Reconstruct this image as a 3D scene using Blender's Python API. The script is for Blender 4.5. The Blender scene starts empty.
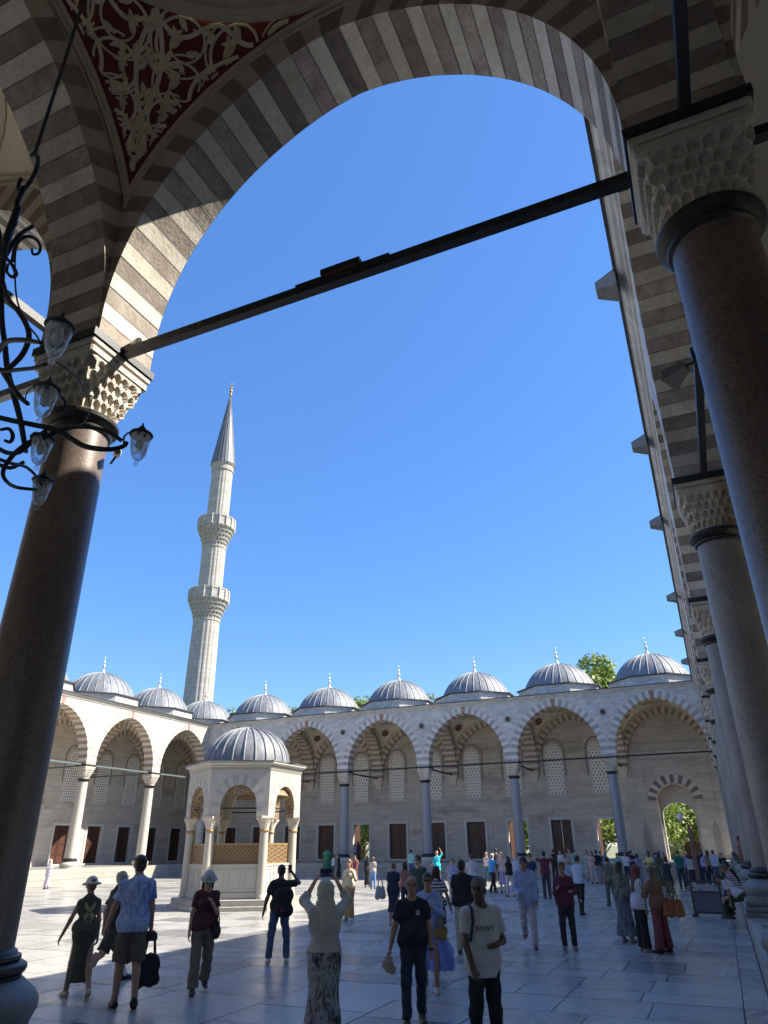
import bpy, math, random
import numpy as np
from mathutils import Vector, Matrix
random.seed(7)
PI = math.pi
scene = bpy.context.scene
COL = scene.collection

# ------------------------------------------------------------------ helpers
def link(o, parent=None):
    COL.objects.link(o)
    if parent is not None:
        o.parent = parent
    return o

def tag(o, label=None, cat=None, group=None, kind=None):
    if label: o['label'] = label
    if cat: o['category'] = cat
    if group: o['group'] = group
    if kind: o['kind'] = kind
    return o

def empty(name, loc=(0, 0, 0), rz=0.0, label=None, cat=None, group=None, kind=None):
    o = bpy.data.objects.new(name, None)
    o.empty_display_size = 0.2
    link(o)
    o.location = loc
    o.rotation_euler = (0, 0, rz)
    return tag(o, label, cat, group, kind)

class MB:
    """collects faces with material slots, then links them as ONE mesh object"""
    def __init__(s, xf=None):
        s.v = []; s.f = []; s.m = []; s.xf = xf
    def vert(s, p):
        if s.xf: p = s.xf(p)
        s.v.append((p[0], p[1], p[2])); return len(s.v) - 1
    def face(s, pts, m=0):
        s.f.append([s.vert(p) for p in pts]); s.m.append(m)
    def faces_i(s, idx, m=0):
        s.f.append(list(idx)); s.m.append(m)
    def box(s, a, b, m=0):
        x0, y0, z0 = a; x1, y1, z1 = b
        i = [s.vert(p) for p in ((x0,y0,z0),(x1,y0,z0),(x1,y1,z0),(x0,y1,z0),(x0,y0,z1),(x1,y0,z1),(x1,y1,z1),(x0,y1,z1))]
        for q in ((0,3,2,1),(4,5,6,7),(0,1,5,4),(1,2,6,5),(2,3,7,6),(3,0,4,7)):
            s.faces_i([i[k] for k in q], m)
    def bbox(s, c, size, m=0, bev=0.0):
        """box with chamfered vertical and horizontal edges"""
        hx, hy, hz = size[0]/2, size[1]/2, size[2]/2
        if bev <= 0:
            s.box((c[0]-hx,c[1]-hy,c[2]-hz),(c[0]+hx,c[1]+hy,c[2]+hz), m); return
        rings = []
        for z, o in ((-hz, bev), (-hz+bev, 0), (hz-bev, 0), (hz, bev)):
            a, b_ = hx-o, hy-o
            k = bev
            ring = [(a-k,-b_),(a,-b_+k),(a,b_-k),(a-k,b_),(-a+k,b_),(-a,b_-k),(-a,-b_+k),(-a+k,-b_)]
            rings.append([s.vert((c[0]+x, c[1]+y, c[2]+z)) for x, y in ring])
        for r0, r1 in zip(rings, rings[1:]):
            for i in range(8):
                s.faces_i((r0[i], r0[(i+1)%8], r1[(i+1)%8], r1[i]), m)
        s.faces_i(rings[0][::-1], m); s.faces_i(rings[-1], m)
    def lathe(s, prof, c=(0,0), n=24, m=0, cap=True, sq=None, a0=0.0):
        """prof: (r,z) list; sq: 0..1 squareness per ring"""
        rings = []
        for j, (r, z) in enumerate(prof):
            ring = []
            for i in range(n):
                a = a0 + 2*PI*i/n
                rr = r
                if sq:
                    q = sq[j]
                    ca, sa = abs(math.cos(a)), abs(math.sin(a))
                    rs = r/max(ca, sa)
                    rr = r*(1-q) + rs*q
                ring.append(s.vert((c[0]+rr*math.cos(a), c[1]+rr*math.sin(a), z)))
            rings.append(ring)
        for r0, r1 in zip(rings, rings[1:]):
            for i in range(n):
                s.faces_i((r0[i], r0[(i+1)%n], r1[(i+1)%n], r1[i]), m)
        if cap:
            s.faces_i(rings[0][::-1], m); s.faces_i(rings[-1], m)
    def tube(s, pts, r, n=8, m=0, caps=True):
        """pts: list of 3-vectors, r: radius or list"""
        P = [Vector(p) for p in pts]
        up = Vector((0.13, 0.27, 0.95)).normalized()
        rings = []
        prev = None
        for i, p in enumerate(P):
            if i == 0: t = P[1]-P[0]
            elif i == len(P)-1: t = P[-1]-P[-2]
            else: t = P[i+1]-P[i-1]
            t.normalize()
            if prev is None:
                a = t.cross(up)
                if a.length < 0.05: a = t.cross(Vector((1,0,0)))
            else:
                a = prev - t*prev.dot(t)
            a.normalize(); prev = a.copy()
            b = t.cross(a)
            rr = r[i] if isinstance(r, (list, tuple)) else r
            rings.append([s.vert(p + a*(rr*math.cos(2*PI*k/n)) + b*(rr*math.sin(2*PI*k/n))) for k in range(n)])
        for r0, r1 in zip(rings, rings[1:]):
            for k in range(n):
                s.faces_i((r0[k], r0[(k+1)%n], r1[(k+1)%n], r1[k]), m)
        if caps:
            s.faces_i(rings[0][::-1], m); s.faces_i(rings[-1], m)
    def bar(s, a, b, w, h, m=0):
        """rectangular bar from a to b, w sideways, h in height"""
        A = Vector(a); B = Vector(b); t = (B-A).normalized()
        side = t.cross(Vector((0,0,1)))
        if side.length < 0.05: side = Vector((1,0,0))
        side.normalize(); up = side.cross(t)
        i = []
        for P in (A, B):
            for x, y in ((-1,-1),(1,-1),(1,1),(-1,1)):
                i.append(s.vert(P + side*(w/2*x) + up*(h/2*y)))
        for q in ((0,3,2,1),(4,5,6,7),(0,1,5,4),(1,2,6,5),(2,3,7,6),(3,0,4,7)):
            s.faces_i([i[k] for k in q], m)
    def build(s, name, mats, parent=None, smooth=False, loc=None, angle=None):
        me = bpy.data.meshes.new(name)
        vs = s.v
        off = Vector((0,0,0))
        if parent is not None and loc is None:
            off = world_loc(parent)
            c, sn = math.cos(-world_rz(parent)), math.sin(-world_rz(parent))
            vs = [((x-off.x)*c-(y-off.y)*sn, (x-off.x)*sn+(y-off.y)*c, z-off.z) for x, y, z in vs]
        me.from_pydata(vs, [], s.f)
        if not isinstance(mats, (list, tuple)): mats = [mats]
        for m in mats: me.materials.append(m)
        if len(mats) > 1: me.polygons.foreach_set('material_index', s.m)
        if smooth: me.polygons.foreach_set('use_smooth', [True]*len(me.polygons))
        me.update()
        if smooth and angle:
            me.set_sharp_from_angle(angle=math.radians(angle))
        o = bpy.data.objects.new(name, me)
        link(o, parent)
        if loc is not None: o.location = loc
        return o

def world_loc(o):
    v = Vector(o.location)
    p = o.parent
    while p is not None:
        a = p.rotation_euler.z
        v = Vector((v.x*math.cos(a)-v.y*math.sin(a), v.x*math.sin(a)+v.y*math.cos(a), v.z)) + Vector(p.location)
        p = p.parent
    return v
def world_rz(o):
    a = 0
    while o is not None:
        a += o.rotation_euler.z; o = o.parent
    return a

def copy_tree(o, parent=None):
    c = o.copy(); link(c, parent)
    for ch in list(o.children):
        copy_tree(ch, c)
    return c

# ------------------------------------------------------------------ materials
def nodes(name):
    m = bpy.data.materials.new(name); m.use_nodes = True
    nt = m.node_tree; b = nt.nodes['Principled BSDF']
    return m, nt, b
def N(nt, typ, **kw):
    n = nt.nodes.new(typ)
    for k, v in kw.items():
        if k in ('inputs',):
            for a, b in v.items(): n.inputs[a].default_value = b
        else: setattr(n, k, v)
    return n
def ramp(nt, fac, stops):
    r = nt.nodes.new('ShaderNodeValToRGB')
    e = r.color_ramp.elements
    while len(e) < len(stops): e.new(0.5)
    for i, (p, c) in enumerate(stops):
        e[i].position = p; e[i].color = (*c, 1)
    nt.links.new(fac, r.inputs[0]); return r.outputs[0]
def mixc(nt, fac, a, b, mode='MIX'):
    m = nt.nodes.new('ShaderNodeMix'); m.data_type = 'RGBA'; m.blend_type = mode
    for sock, v in ((m.inputs[0], fac), (m.inputs[6], a), (m.inputs[7], b)):
        if isinstance(v, bpy.types.NodeSocket): nt.links.new(v, sock)
        elif isinstance(v, (int, float)): sock.default_value = v
        else: sock.default_value = (*v, 1)
    return m.outputs[2]
def wpos(nt):
    return nt.nodes.new('ShaderNodeNewGeometry').outputs['Position']
def noise(nt, vec, scale, detail=4, rough=0.55, dist=0.0, out='Fac'):
    n = nt.nodes.new('ShaderNodeTexNoise')
    n.inputs['Scale'].default_value = scale; n.inputs['Detail'].default_value = detail
    n.inputs['Roughness'].default_value = rough; n.inputs['Distortion'].default_value = dist
    if vec is not None: nt.links.new(vec, n.inputs['Vector'])
    return n.outputs[out]
def mapping(nt, vec, scale=(1,1,1), rot=(0,0,0), loc=(0,0,0)):
    m = nt.nodes.new('ShaderNodeMapping')
    m.inputs['Scale'].default_value = scale; m.inputs['Rotation'].default_value = rot; m.inputs['Location'].default_value = loc
    nt.links.new(vec, m.inputs['Vector']); return m.outputs[0]
def bump(nt, b, h, strength=0.3, dist=0.02):
    n = nt.nodes.new('ShaderNodeBump'); n.inputs['Strength'].default_value = strength
    n.inputs['Distance'].default_value = dist
    nt.links.new(h, n.inputs['Height']); nt.links.new(n.outputs[0], b.inputs['Normal'])
def math_(nt, op, a, b=None, c=None):
    n = nt.nodes.new('ShaderNodeMath'); n.operation = op
    for i, v in enumerate((a, b, c)):
        if v is None: continue
        if isinstance(v, bpy.types.NodeSocket): nt.links.new(v, n.inputs[i])
        else: n.inputs[i].default_value = v
    return n.outputs[0]
def islandrand(nt):
    return nt.nodes.new('ShaderNodeNewGeometry').outputs['Random Per Island']

def stone(name, c1, c2, scale=2.0, rough=0.75, pit=0.0, fine=30, bs=0.3, isl=0.0, stain=None):
    m, nt, b = nodes(name)
    P = wpos(nt)
    n1 = noise(nt, P, scale, 6, 0.6, 0.4)
    col = ramp(nt, n1, [(0.3, c1), (0.7, c2)])
    n2 = noise(nt, P, fine, 5, 0.7)
    col = mixc(nt, math_(nt, 'MULTIPLY', math_(nt, 'SUBTRACT', 0.62, n2), 1.2), col, tuple(x*0.45 for x in c1))
    if isl:
        r = islandrand(nt)
        f = math_(nt, 'MULTIPLY_ADD', r, isl, 1-isl/2)
        mm = nt.nodes.new('ShaderNodeVectorMath'); mm.operation = 'SCALE'
        nt.links.new(col, mm.inputs[0]); nt.links.new(f, mm.inputs['Scale']); col = mm.outputs[0]
    if stain:
        ns = noise(nt, mapping(nt, P, (0.9,0.9,0.35)), 1.1, 6, 0.62, 0.8)
        f = ramp(nt, ns, [(0.52, (0,0,0)), (0.72, (1,1,1))])
        col = mixc(nt, math_(nt, 'MULTIPLY', f, 0.7), col, stain)
    nt.links.new(col, b.inputs['Base Color'])
    b.inputs['Roughness'].default_value = rough
    h = n2
    if pit:
        v = nt.nodes.new('ShaderNodeTexVoronoi'); v.inputs['Scale'].default_value = 22
        nt.links.new(P, v.inputs['Vector'])
        pits = math_(nt, 'MULTIPLY', math_(nt, 'LESS_THAN', v.outputs['Distance'], 0.3), -pit)
        h = math_(nt, 'ADD', n2, pits)
    bump(nt, b, h, bs, 0.03)
    return m

def ashlar(name, base, alt, mort, bw=1.15, bh=0.42, veins=0.3, rough=0.7, dirt=(0.2,0.17,0.13), dirtf=0.5, msz=0.012):
    """coursed stone blocks on any upright wall that runs along x or y"""
    m, nt, b = nodes(name)
    P = wpos(nt)
    s = nt.nodes.new('ShaderNodeSeparateXYZ'); nt.links.new(P, s.inputs[0])
    u = math_(nt, 'ADD', s.outputs[0], s.outputs[1])
    c = nt.nodes.new('ShaderNodeCombineXYZ'); nt.links.new(u, c.inputs[0]); nt.links.new(s.outputs[2], c.inputs[1])
    br = nt.nodes.new('ShaderNodeTexBrick')
    nt.links.new(c.outputs[0], br.inputs['Vector'])
    br.offset = 0.5; br.squash = 1.35; br.squash_frequency = 3
    br.inputs['Scale'].default_value = 1; br.inputs['Mortar Size'].default_value = msz
    br.inputs['Mortar Smooth'].default_value = 0.3
    br.inputs['Brick Width'].default_value = bw; br.inputs['Row Height'].default_value = bh
    br.inputs['Color1'].default_value = (*base, 1); br.inputs['Color2'].default_value = (*alt, 1)
    br.inputs['Mortar'].default_value = (*mort, 1)
    col = br.outputs['Color']
    n1 = noise(nt, mapping(nt, P, (1,1,2.2)), 1.3, 7, 0.62, 1.5)
    f = ramp(nt, n1, [(0.38, (0,0,0)), (0.62, (1,1,1))])
    col = mixc(nt, math_(nt, 'MULTIPLY', f, veins), col, tuple(x*0.62 for x in base))
    nd = noise(nt, mapping(nt, P, (0.35,0.35,1.0)), 0.9, 8, 0.7, 0.6)
    fd = ramp(nt, nd, [(0.5, (0,0,0)), (0.75, (1,1,1))])
    col = mixc(nt, math_(nt, 'MULTIPLY', fd, dirtf), col, dirt)
    nt.links.new(col, b.inputs['Base Color'])
    b.inputs['Roughness'].default_value = rough
    h = math_(nt, 'ADD', math_(nt, 'MULTIPLY', noise(nt, P, 25, 5), 0.35), math_(nt, 'MULTIPLY', br.outputs['Fac'], -1.0))
    bump(nt, b, h, 0.35, 0.02)
    return m

def marble(name, base, vein, scale=1.0, rough=0.5, vs=(0.5,0.5,3.0), amt=0.7, isl=0.0):
    m, nt, b = nodes(name)
    P = wpos(nt)
    V = mapping(nt, P, vs, (0.15, 0.1, 0.2))
    n1 = noise(nt, V, scale, 8, 0.65, 2.2)
    f = ramp(nt, n1, [(0.36, (0,0,0)), (0.5, (0.35,)*3), (0.56, (0.1,)*3), (0.75, (1,1,1))])
    col = mixc(nt, math_(nt, 'MULTIPLY', f, amt), base, vein)
    if isl:
        r = islandrand(nt)
        mm = nt.nodes.new('ShaderNodeVectorMath'); mm.operation = 'SCALE'
        nt.links.new(col, mm.inputs[0]); nt.links.new(math_(nt, 'MULTIPLY_ADD', r, isl, 1-isl/2), mm.inputs['Scale']); col = mm.outputs[0]
    nt.links.new(col, b.inputs['Base Color'])
    nt.links.new(math_(nt, 'MULTIPLY_ADD', n1, 0.25, rough-0.1), b.inputs['Roughness'])
    bump(nt, b, noise(nt, P, 18, 5), 0.12, 0.01)
    return m

def plain(name, c, rough=0.6, metal=0.0, var=0.15, scale=6.0, bs=0.1):
    m, nt, b = nodes(name)
    P = wpos(nt)
    n = noise(nt, P, scale, 5, 0.6)
    col = ramp(nt, n, [(0.3, tuple(x*(1-var) for x in c)), (0.7, tuple(min(1, x*(1+var)) for x in c))])
    nt.links.new(col, b.inputs['Base Color'])
    b.inputs['Roughness'].default_value = rough; b.inputs['Metallic'].default_value = metal
    if bs: bump(nt, b, noise(nt, P, scale*8, 4), bs, 0.01)
    return m

M = {}
M['arch_light'] = stone('pale_limestone', (0.54,0.49,0.40), (0.72,0.67,0.57), 1.6, 0.7, 0, 14, 0.35, 0.4, stain=(0.40,0.32,0.23))
M['arch_dark'] = stone('porous_brown_stone', (0.25,0.21,0.175), (0.47,0.41,0.355), 3.2, 0.95, 0.0, 20, 0.6, 0.85, stain=(0.22,0.15,0.115))
M['band_light'] = stone('pale_band_stone', (0.48,0.43,0.34), (0.60,0.54,0.45), 1.5, 0.75, 0, 22, 0.3, 0.25)
M['band_dark'] = stone('brown_band_stone', (0.23,0.18,0.145), (0.33,0.27,0.22), 2.5, 0.85, 0, 26, 0.4, 0.3)
M['front_light'] = marble('white_voussoir', (0.56,0.53,0.48), (0.42,0.42,0.43), 1.2, 0.6, (1,1,1), 0.5, 0.12)
M['front_dark'] = stone('rosy_voussoir', (0.34,0.295,0.26), (0.43,0.38,0.34), 2.0, 0.8, 0, 24, 0.3, 0.25)
M['red_key'] = stone('red_voussoir', (0.27,0.14,0.10), (0.38,0.22,0.17), 3.0, 0.7, 0, 24, 0.3)
M['stripe_red'] = stone('red_brown_voussoir', (0.30,0.22,0.175), (0.40,0.315,0.26), 2.5, 0.85, 0, 30, 0.4, 0.3)
M['stripe_cream'] = stone('cream_voussoir', (0.58,0.51,0.40), (0.70,0.63,0.52), 2.0, 0.75, 0, 30, 0.3, 0.2)
M['facade'] = ashlar('veined_white_marble', (0.60,0.57,0.52), (0.53,0.51,0.475), (0.36,0.34,0.31), 1.9, 0.62, 0.95, 0.55, (0.31,0.29,0.27), 0.7, 0.007)
M['facade_warm'] = ashlar('warm_white_marble', (0.53,0.49,0.42), (0.48,0.44,0.375), (0.33,0.30,0.25), 1.9, 0.62, 0.55, 0.6, (0.34,0.29,0.22), 0.6, 0.007)
M['wall'] = ashlar('ashlar_limestone', (0.61,0.55,0.46), (0.50,0.455,0.39), (0.31,0.28,0.235), dirtf=0.8)
M['gate_wall'] = ashlar('marble_ashlar', (0.56,0.52,0.46), (0.46,0.43,0.39), (0.26,0.24,0.21), 1.6, 0.62, 0.35, 0.6)
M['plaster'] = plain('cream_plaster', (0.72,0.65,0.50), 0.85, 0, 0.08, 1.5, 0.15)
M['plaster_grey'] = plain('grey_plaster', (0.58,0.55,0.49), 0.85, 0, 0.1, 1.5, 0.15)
M['red_paint'] = plain('oxblood_painted_plaster', (0.16,0.027,0.02), 0.8, 0, 0.2, 3, 0.15)
M['tracery'] = plain('beige_stucco', (0.76,0.66,0.47), 0.8, 0, 0.14, 6, 0.3)
M['moulding'] = plain('moulded_stone', (0.54,0.48,0.36), 0.8, 0, 0.12, 5, 0.3)
M['iron'] = plain('black_wrought_iron', (0.018,0.02,0.024), 0.5, 0.2, 0.3, 10, 0.2)
M['iron_green'] = plain('grey_green_painted_iron', (0.13,0.16,0.155), 0.35, 0.2, 0.25, 8, 0.15)
M['rust'] = plain('rusted_iron', (0.16,0.05,0.025), 0.85, 0.1, 0.4, 20, 0.3)
M['bronze'] = plain('dark_bronze', (0.045,0.042,0.038), 0.42, 0.5, 0.3, 8, 0.2)
M['base_stone'] = stone('worn_grey_base_stone', (0.15,0.155,0.15), (0.25,0.25,0.235), 3, 0.5, 0, 20, 0.4)
M['capital'] = stone('carved_capital_marble', (0.52,0.47,0.38), (0.68,0.62,0.52), 3.0, 0.7, 0, 25, 0.5, stain=(0.27,0.17,0.10))
M['white_col'] = marble('white_column_marble', (0.50,0.465,0.39), (0.33,0.30,0.25), 1.4, 0.45, (1,1,0.5), 0.6)
M['gold'] = plain('weathered_gold', (0.36,0.23,0.09), 0.5, 0.4, 0.2, 8, 0.1)
M['brass'] = plain('pale_brass_finial', (0.62,0.58,0.46), 0.4, 0.5, 0.15, 8, 0.05)

def granite(name, c, sp1, sp2, rough=0.38):
    m, nt, b = nodes(name)
    P = wpos(nt)
    v = nt.nodes.new('ShaderNodeTexVoronoi'); v.inputs['Scale'].default_value = 120
    nt.links.new(P, v.inputs['Vector'])
    sx = nt.nodes.new('ShaderNodeSeparateColor'); nt.links.new(v.outputs['Color'], sx.inputs[0])
    col = ramp(nt, sx.outputs[0], [(0.0, sp1), (0.3, c), (0.62, c), (1.0, sp2)])
    n = noise(nt, mapping(nt, P, (1,1,0.35)), 1.6, 6, 0.65, 0.5)
    f = ramp(nt, n, [(0.35, (0.72,)*3), (0.7, (1.15,)*3)])
    col = mixc(nt, 1.0, col, f, 'MULTIPLY')
    nt.links.new(col, b.inputs['Base Color'])
    b.inputs['Roughness'].default_value = rough
    bump(nt, b, noise(nt, P, 90, 3), 0.15, 0.004)
    return m
M['granite_rose'] = granite('rose_granite', (0.150,0.112,0.092), (0.065,0.053,0.047), (0.25,0.20,0.175))
M['granite_grey'] = granite('grey_granite', (0.25,0.235,0.215), (0.12,0.115,0.11), (0.40,0.38,0.35), 0.45)
M['blue_marble'] = marble('blue_grey_column_marble', (0.27,0.28,0.30), (0.16,0.17,0.19), 1.2, 0.4, (1,1,0.4), 0.7)

def lead(name, c=(0.20,0.212,0.228), rough=0.62):
    m, nt, b = nodes(name)
    P = wpos(nt)
    n = noise(nt, mapping(nt, P, (3,3,0.8)), 1.2, 7, 0.7, 0.5)
    col = ramp(nt, n, [(0.3, tuple(x*0.6 for x in c)), (0.55, c), (0.8, tuple(x*1.5 for x in c))])
    nt.links.new(col, b.inputs['Base Color'])
    b.inputs['Metallic'].default_value = 0.25; b.inputs['Roughness'].default_value = rough
    bump(nt, b, noise(nt, P, 14, 5), 0.3, 0.02)
    return m
M['lead'] = lead('weathered_lead_sheet')
M['lead_seam'] = lead('pale_lead_seam', (0.30,0.31,0.31))
M['lead_dark'] = lead('dark_lead_edge', (0.08,0.085,0.09))

def wood(name, c=(0.075,0.022,0.012)):
    m, nt, b = nodes(name)
    P = wpos(nt)
    n = noise(nt, mapping(nt, P, (9,9,0.7)), 3, 6, 0.6, 0.6)
    col = ramp(nt, n, [(0.3, tuple(x*0.55 for x in c)), (0.7, tuple(x*1.5 for x in c))])
    nt.links.new(col, b.inputs['Base Color']); b.inputs['Roughness'].default_value = 0.45
    bump(nt, b, n, 0.2, 0.01)
    return m
M['wood'] = wood('red_brown_wood', (0.070,0.028,0.016))
M['wood_frame'] = wood('dark_wood_frame', (0.05,0.02,0.012))

def grille(name, axis_sum=True, hole=(0.03,0.035,0.035), bar=(0.56,0.53,0.47), sc=6.0):
    """white plaster lattice: a hexagonal grid of glazed holes"""
    m, nt, b = nodes(name)
    P = wpos(nt)
    s = nt.nodes.new('ShaderNodeSeparateXYZ'); nt.links.new(P, s.inputs[0])
    u = math_(nt, 'MULTIPLY', math_(nt, 'ADD', s.outputs[0], s.outputs[1]), sc)
    w = math_(nt, 'MULTIPLY', s.outputs[2], sc/0.866)
    row = math_(nt, 'FLOOR', w)
    odd = math_(nt, 'MULTIPLY', math_(nt, 'MODULO', row, 2.0), 0.5)
    fx = math_(nt, 'SUBTRACT', math_(nt, 'FRACT', math_(nt, 'ADD', u, odd)), 0.5)
    fz = math_(nt, 'MULTIPLY', math_(nt, 'SUBTRACT', math_(nt, 'FRACT', w), 0.5), 0.866)
    d = math_(nt, 'SQRT', math_(nt, 'ADD', math_(nt, 'MULTIPLY', fx, fx), math_(nt, 'MULTIPLY', fz, fz)))
    f = math_(nt, 'LESS_THAN', d, 0.29)
    col = mixc(nt, f, bar, hole)
    nt.links.new(col, b.inputs['Base Color'])
    nt.links.new(math_(nt, 'MULTIPLY_ADD', f, -0.4, 0.75), b.inputs['Roughness'])
    bump(nt, b, math_(nt, 'SUBTRACT', 1.0, math_(nt, 'SMOOTH_MIN', math_(nt,'MULTIPLY',f,1.0), 1.0, 0.1)), 0.6, 0.03)
    return m
M['grille'] = grille('plaster_lattice_window', True, (0.05,0.05,0.048), (0.78,0.74,0.66), 4.4)
M['grille_shade'] = grille('shade_lifted_lattice', True, (0.30,0.30,0.27), (0.82,0.77,0.68), 3.6)  # same lattice with bars and holes paled, brightening the shaded far side by colour
M['gold_grille'] = None
def gold_lattice():
    m, nt, b = nodes('gilded_lattice_screen')
    P = wpos(nt)
    s = nt.nodes.new('ShaderNodeSeparateXYZ'); nt.links.new(P, s.inputs[0])
    u = math_(nt, 'MULTIPLY', math_(nt, 'ADD', s.outputs[0], math_(nt,'MULTIPLY', s.outputs[1], 0.3)), 6.5)
    w = math_(nt, 'MULTIPLY', s.outputs[2], 6.5)
    a = math_(nt, 'ABSOLUTE', math_(nt, 'SUBTRACT', math_(nt, 'FRACT', math_(nt, 'ADD', u, w)), 0.5))
    c = math_(nt, 'ABSOLUTE', math_(nt, 'SUBTRACT', math_(nt, 'FRACT', math_(nt, 'SUBTRACT', u, w)), 0.5))
    f = math_(nt, 'LESS_THAN', math_(nt, 'MAXIMUM', a, c), 0.36)
    col = mixc(nt, f, (0.26,0.17,0.085), (0.10,0.065,0.035))
    col = mixc(nt, math_(nt,'MULTIPLY', noise(nt, P, 3, 5), 0.5), col, (0.27,0.16,0.07))
    nt.links.new(col, b.inputs['Base Color']); b.inputs['Roughness'].default_value = 0.5
    b.inputs['Metallic'].default_value = 0.25
    bump(nt, b, math_(nt, 'SUBTRACT', 1.0, f), 0.5, 0.02)
    return m
M['gold_grille'] = gold_lattice()

# ------------------------------------------------------------------ camera, light, sky
SX, SY = 7.1, 7.02
cd = bpy.data.cameras.new('camera'); cam = bpy.data.objects.new('camera', cd); link(cam)
F, PITCH, ROLL, YAW = 687.1, 0.454, -0.011, 0.413
fw = Vector((-math.sin(YAW)*math.cos(PITCH), math.cos(YAW)*math.cos(PITCH), math.sin(PITCH)))
r0 = Vector((math.cos(YAW), math.sin(YAW), 0)); u0 = r0.cross(fw)
rr = r0*math.cos(ROLL) + u0*math.sin(ROLL); uu = -r0*math.sin(ROLL) + u0*math.cos(ROLL)
mt = Matrix(((rr.x, uu.x, -fw.x, -0.868), (rr.y, uu.y, -fw.y, -5.01), (rr.z, uu.z, -fw.z, 2.0), (0,0,0,1)))
cam.matrix_world = mt
cd.sensor_fit = 'VERTICAL'; cd.sensor_height = 36.0; cd.lens = F/1024*36
cd.clip_start = 0.05; cd.clip_end = 2000
scene.camera = cam

w = bpy.data.worlds.new('World'); scene.world = w; w.use_nodes = True
wn = w.node_tree
sky = wn.nodes.new('ShaderNodeTexSky'); sky.sky_type = 'NISHITA'; sky.sun_disc = False
SUNV = Vector((0.94, 0.45, 1.0)).normalized()
sky.sun_elevation = math.asin(SUNV.z); sky.sun_rotation = math.atan2(SUNV.x, SUNV.y)
sky.altitude = 50; sky.air_density = 1.0; sky.dust_density = 0.2; sky.ozone_density = 4.0
bg = wn.nodes['Background']; hs_ = wn.nodes.new('ShaderNodeHueSaturation'); hs_.inputs['Saturation'].default_value = 1.2; hs_.inputs['Hue'].default_value = 0.508
wn.links.new(sky.outputs[0], hs_.inputs['Color'])
mxs = wn.nodes.new('ShaderNodeMix'); mxs.data_type = 'RGBA'; mxs.inputs[0].default_value = 0.35
wn.links.new(hs_.outputs[0], mxs.inputs[6]); mxs.inputs[7].default_value = (0.55, 1.38, 3.3, 1)     # evens the clear sky out
wn.links.new(mxs.outputs[2], bg.inputs[0]); bg.inputs[1].default_value = 0.0915
sd = bpy.data.lights.new('sun', 'SUN'); so = bpy.data.objects.new('sun', sd); link(so)
sd.energy = 4.2; sd.angle = math.radians(0.53); sd.color = (1.0, 0.925, 0.79)
so.rotation_euler = SUNV.to_track_quat('Z', 'Y').to_euler(); so.location = (20, 10, 40)
scene.view_settings.view_transform = 'Standard'; scene.view_settings.look = 'None'
scene.view_settings.gamma = 1; scene.view_settings.use_curve_mapping = False
scene.view_settings.exposure = 1.6
scene.render.engine = 'CYCLES'
scene.cycles.max_bounces = 16; scene.cycles.diffuse_bounces = 12; scene.cycles.glossy_bounces = 4; scene.cycles.transparent_max_bounces = 16

M['gate_dark'] = stone('black_voussoir', (0.17,0.14,0.12), (0.24,0.20,0.17), 3, 0.7)
M['niche'] = plain('niche_back_stone', (0.30,0.285,0.26), 0.8)
# ------------------------------------------------------------------ portico kit
# local frame of a portico side: u along the arcade, w inwards from the column line, z up
SIDES = {
    'far':   lambda p: (p[0], 49.14 + p[1], p[2]),
    'near':  lambda p: (p[0], -p[1], p[2]),
    'right': lambda p: (p[1], p[0], p[2]),
    'left':  lambda p: (-42.6 - p[1], p[0], p[2]),
}
Z0, RI, CO, HS = 7.93, 3.65, 0.60, 3.05     # springing centre height, radius, centre offset, half span
ZS = 7.62
CLIP = [3.55]
def arch_profile(n, th=0.0, hs=HS):
    """pointed arch, n equal pieces, offset outwards by th -> (u,z) points"""
    R = RI; sc = hs/HS
    pts = []
    L1 = (Z0-ZS)
    a_top = math.acos(CO/R)
    arc = R*a_top
    tot = 2*(L1+arc)
    for i in range(n+1):
        s = tot*i/n
        left = s <= tot/2 + 1e-9
        d = s if left else tot-s
        if d < L1:
            x, z = HS+th, ZS+d
        else:
            a = (d-L1)/R
            x = -CO + (R+th)*math.cos(a); z = Z0 + (R+th)*math.sin(a)
            # the extrados stops at the centre line and the apex is eased
            x = max(x, 0.0)
            if a > a_top-0.22:
                t = (a-(a_top-0.22))/0.22
                z -= 0.035*t*t
        x = min(x, CLIP[0])
        pts.append((-x*sc if left else x*sc, z))
    return pts

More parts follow.
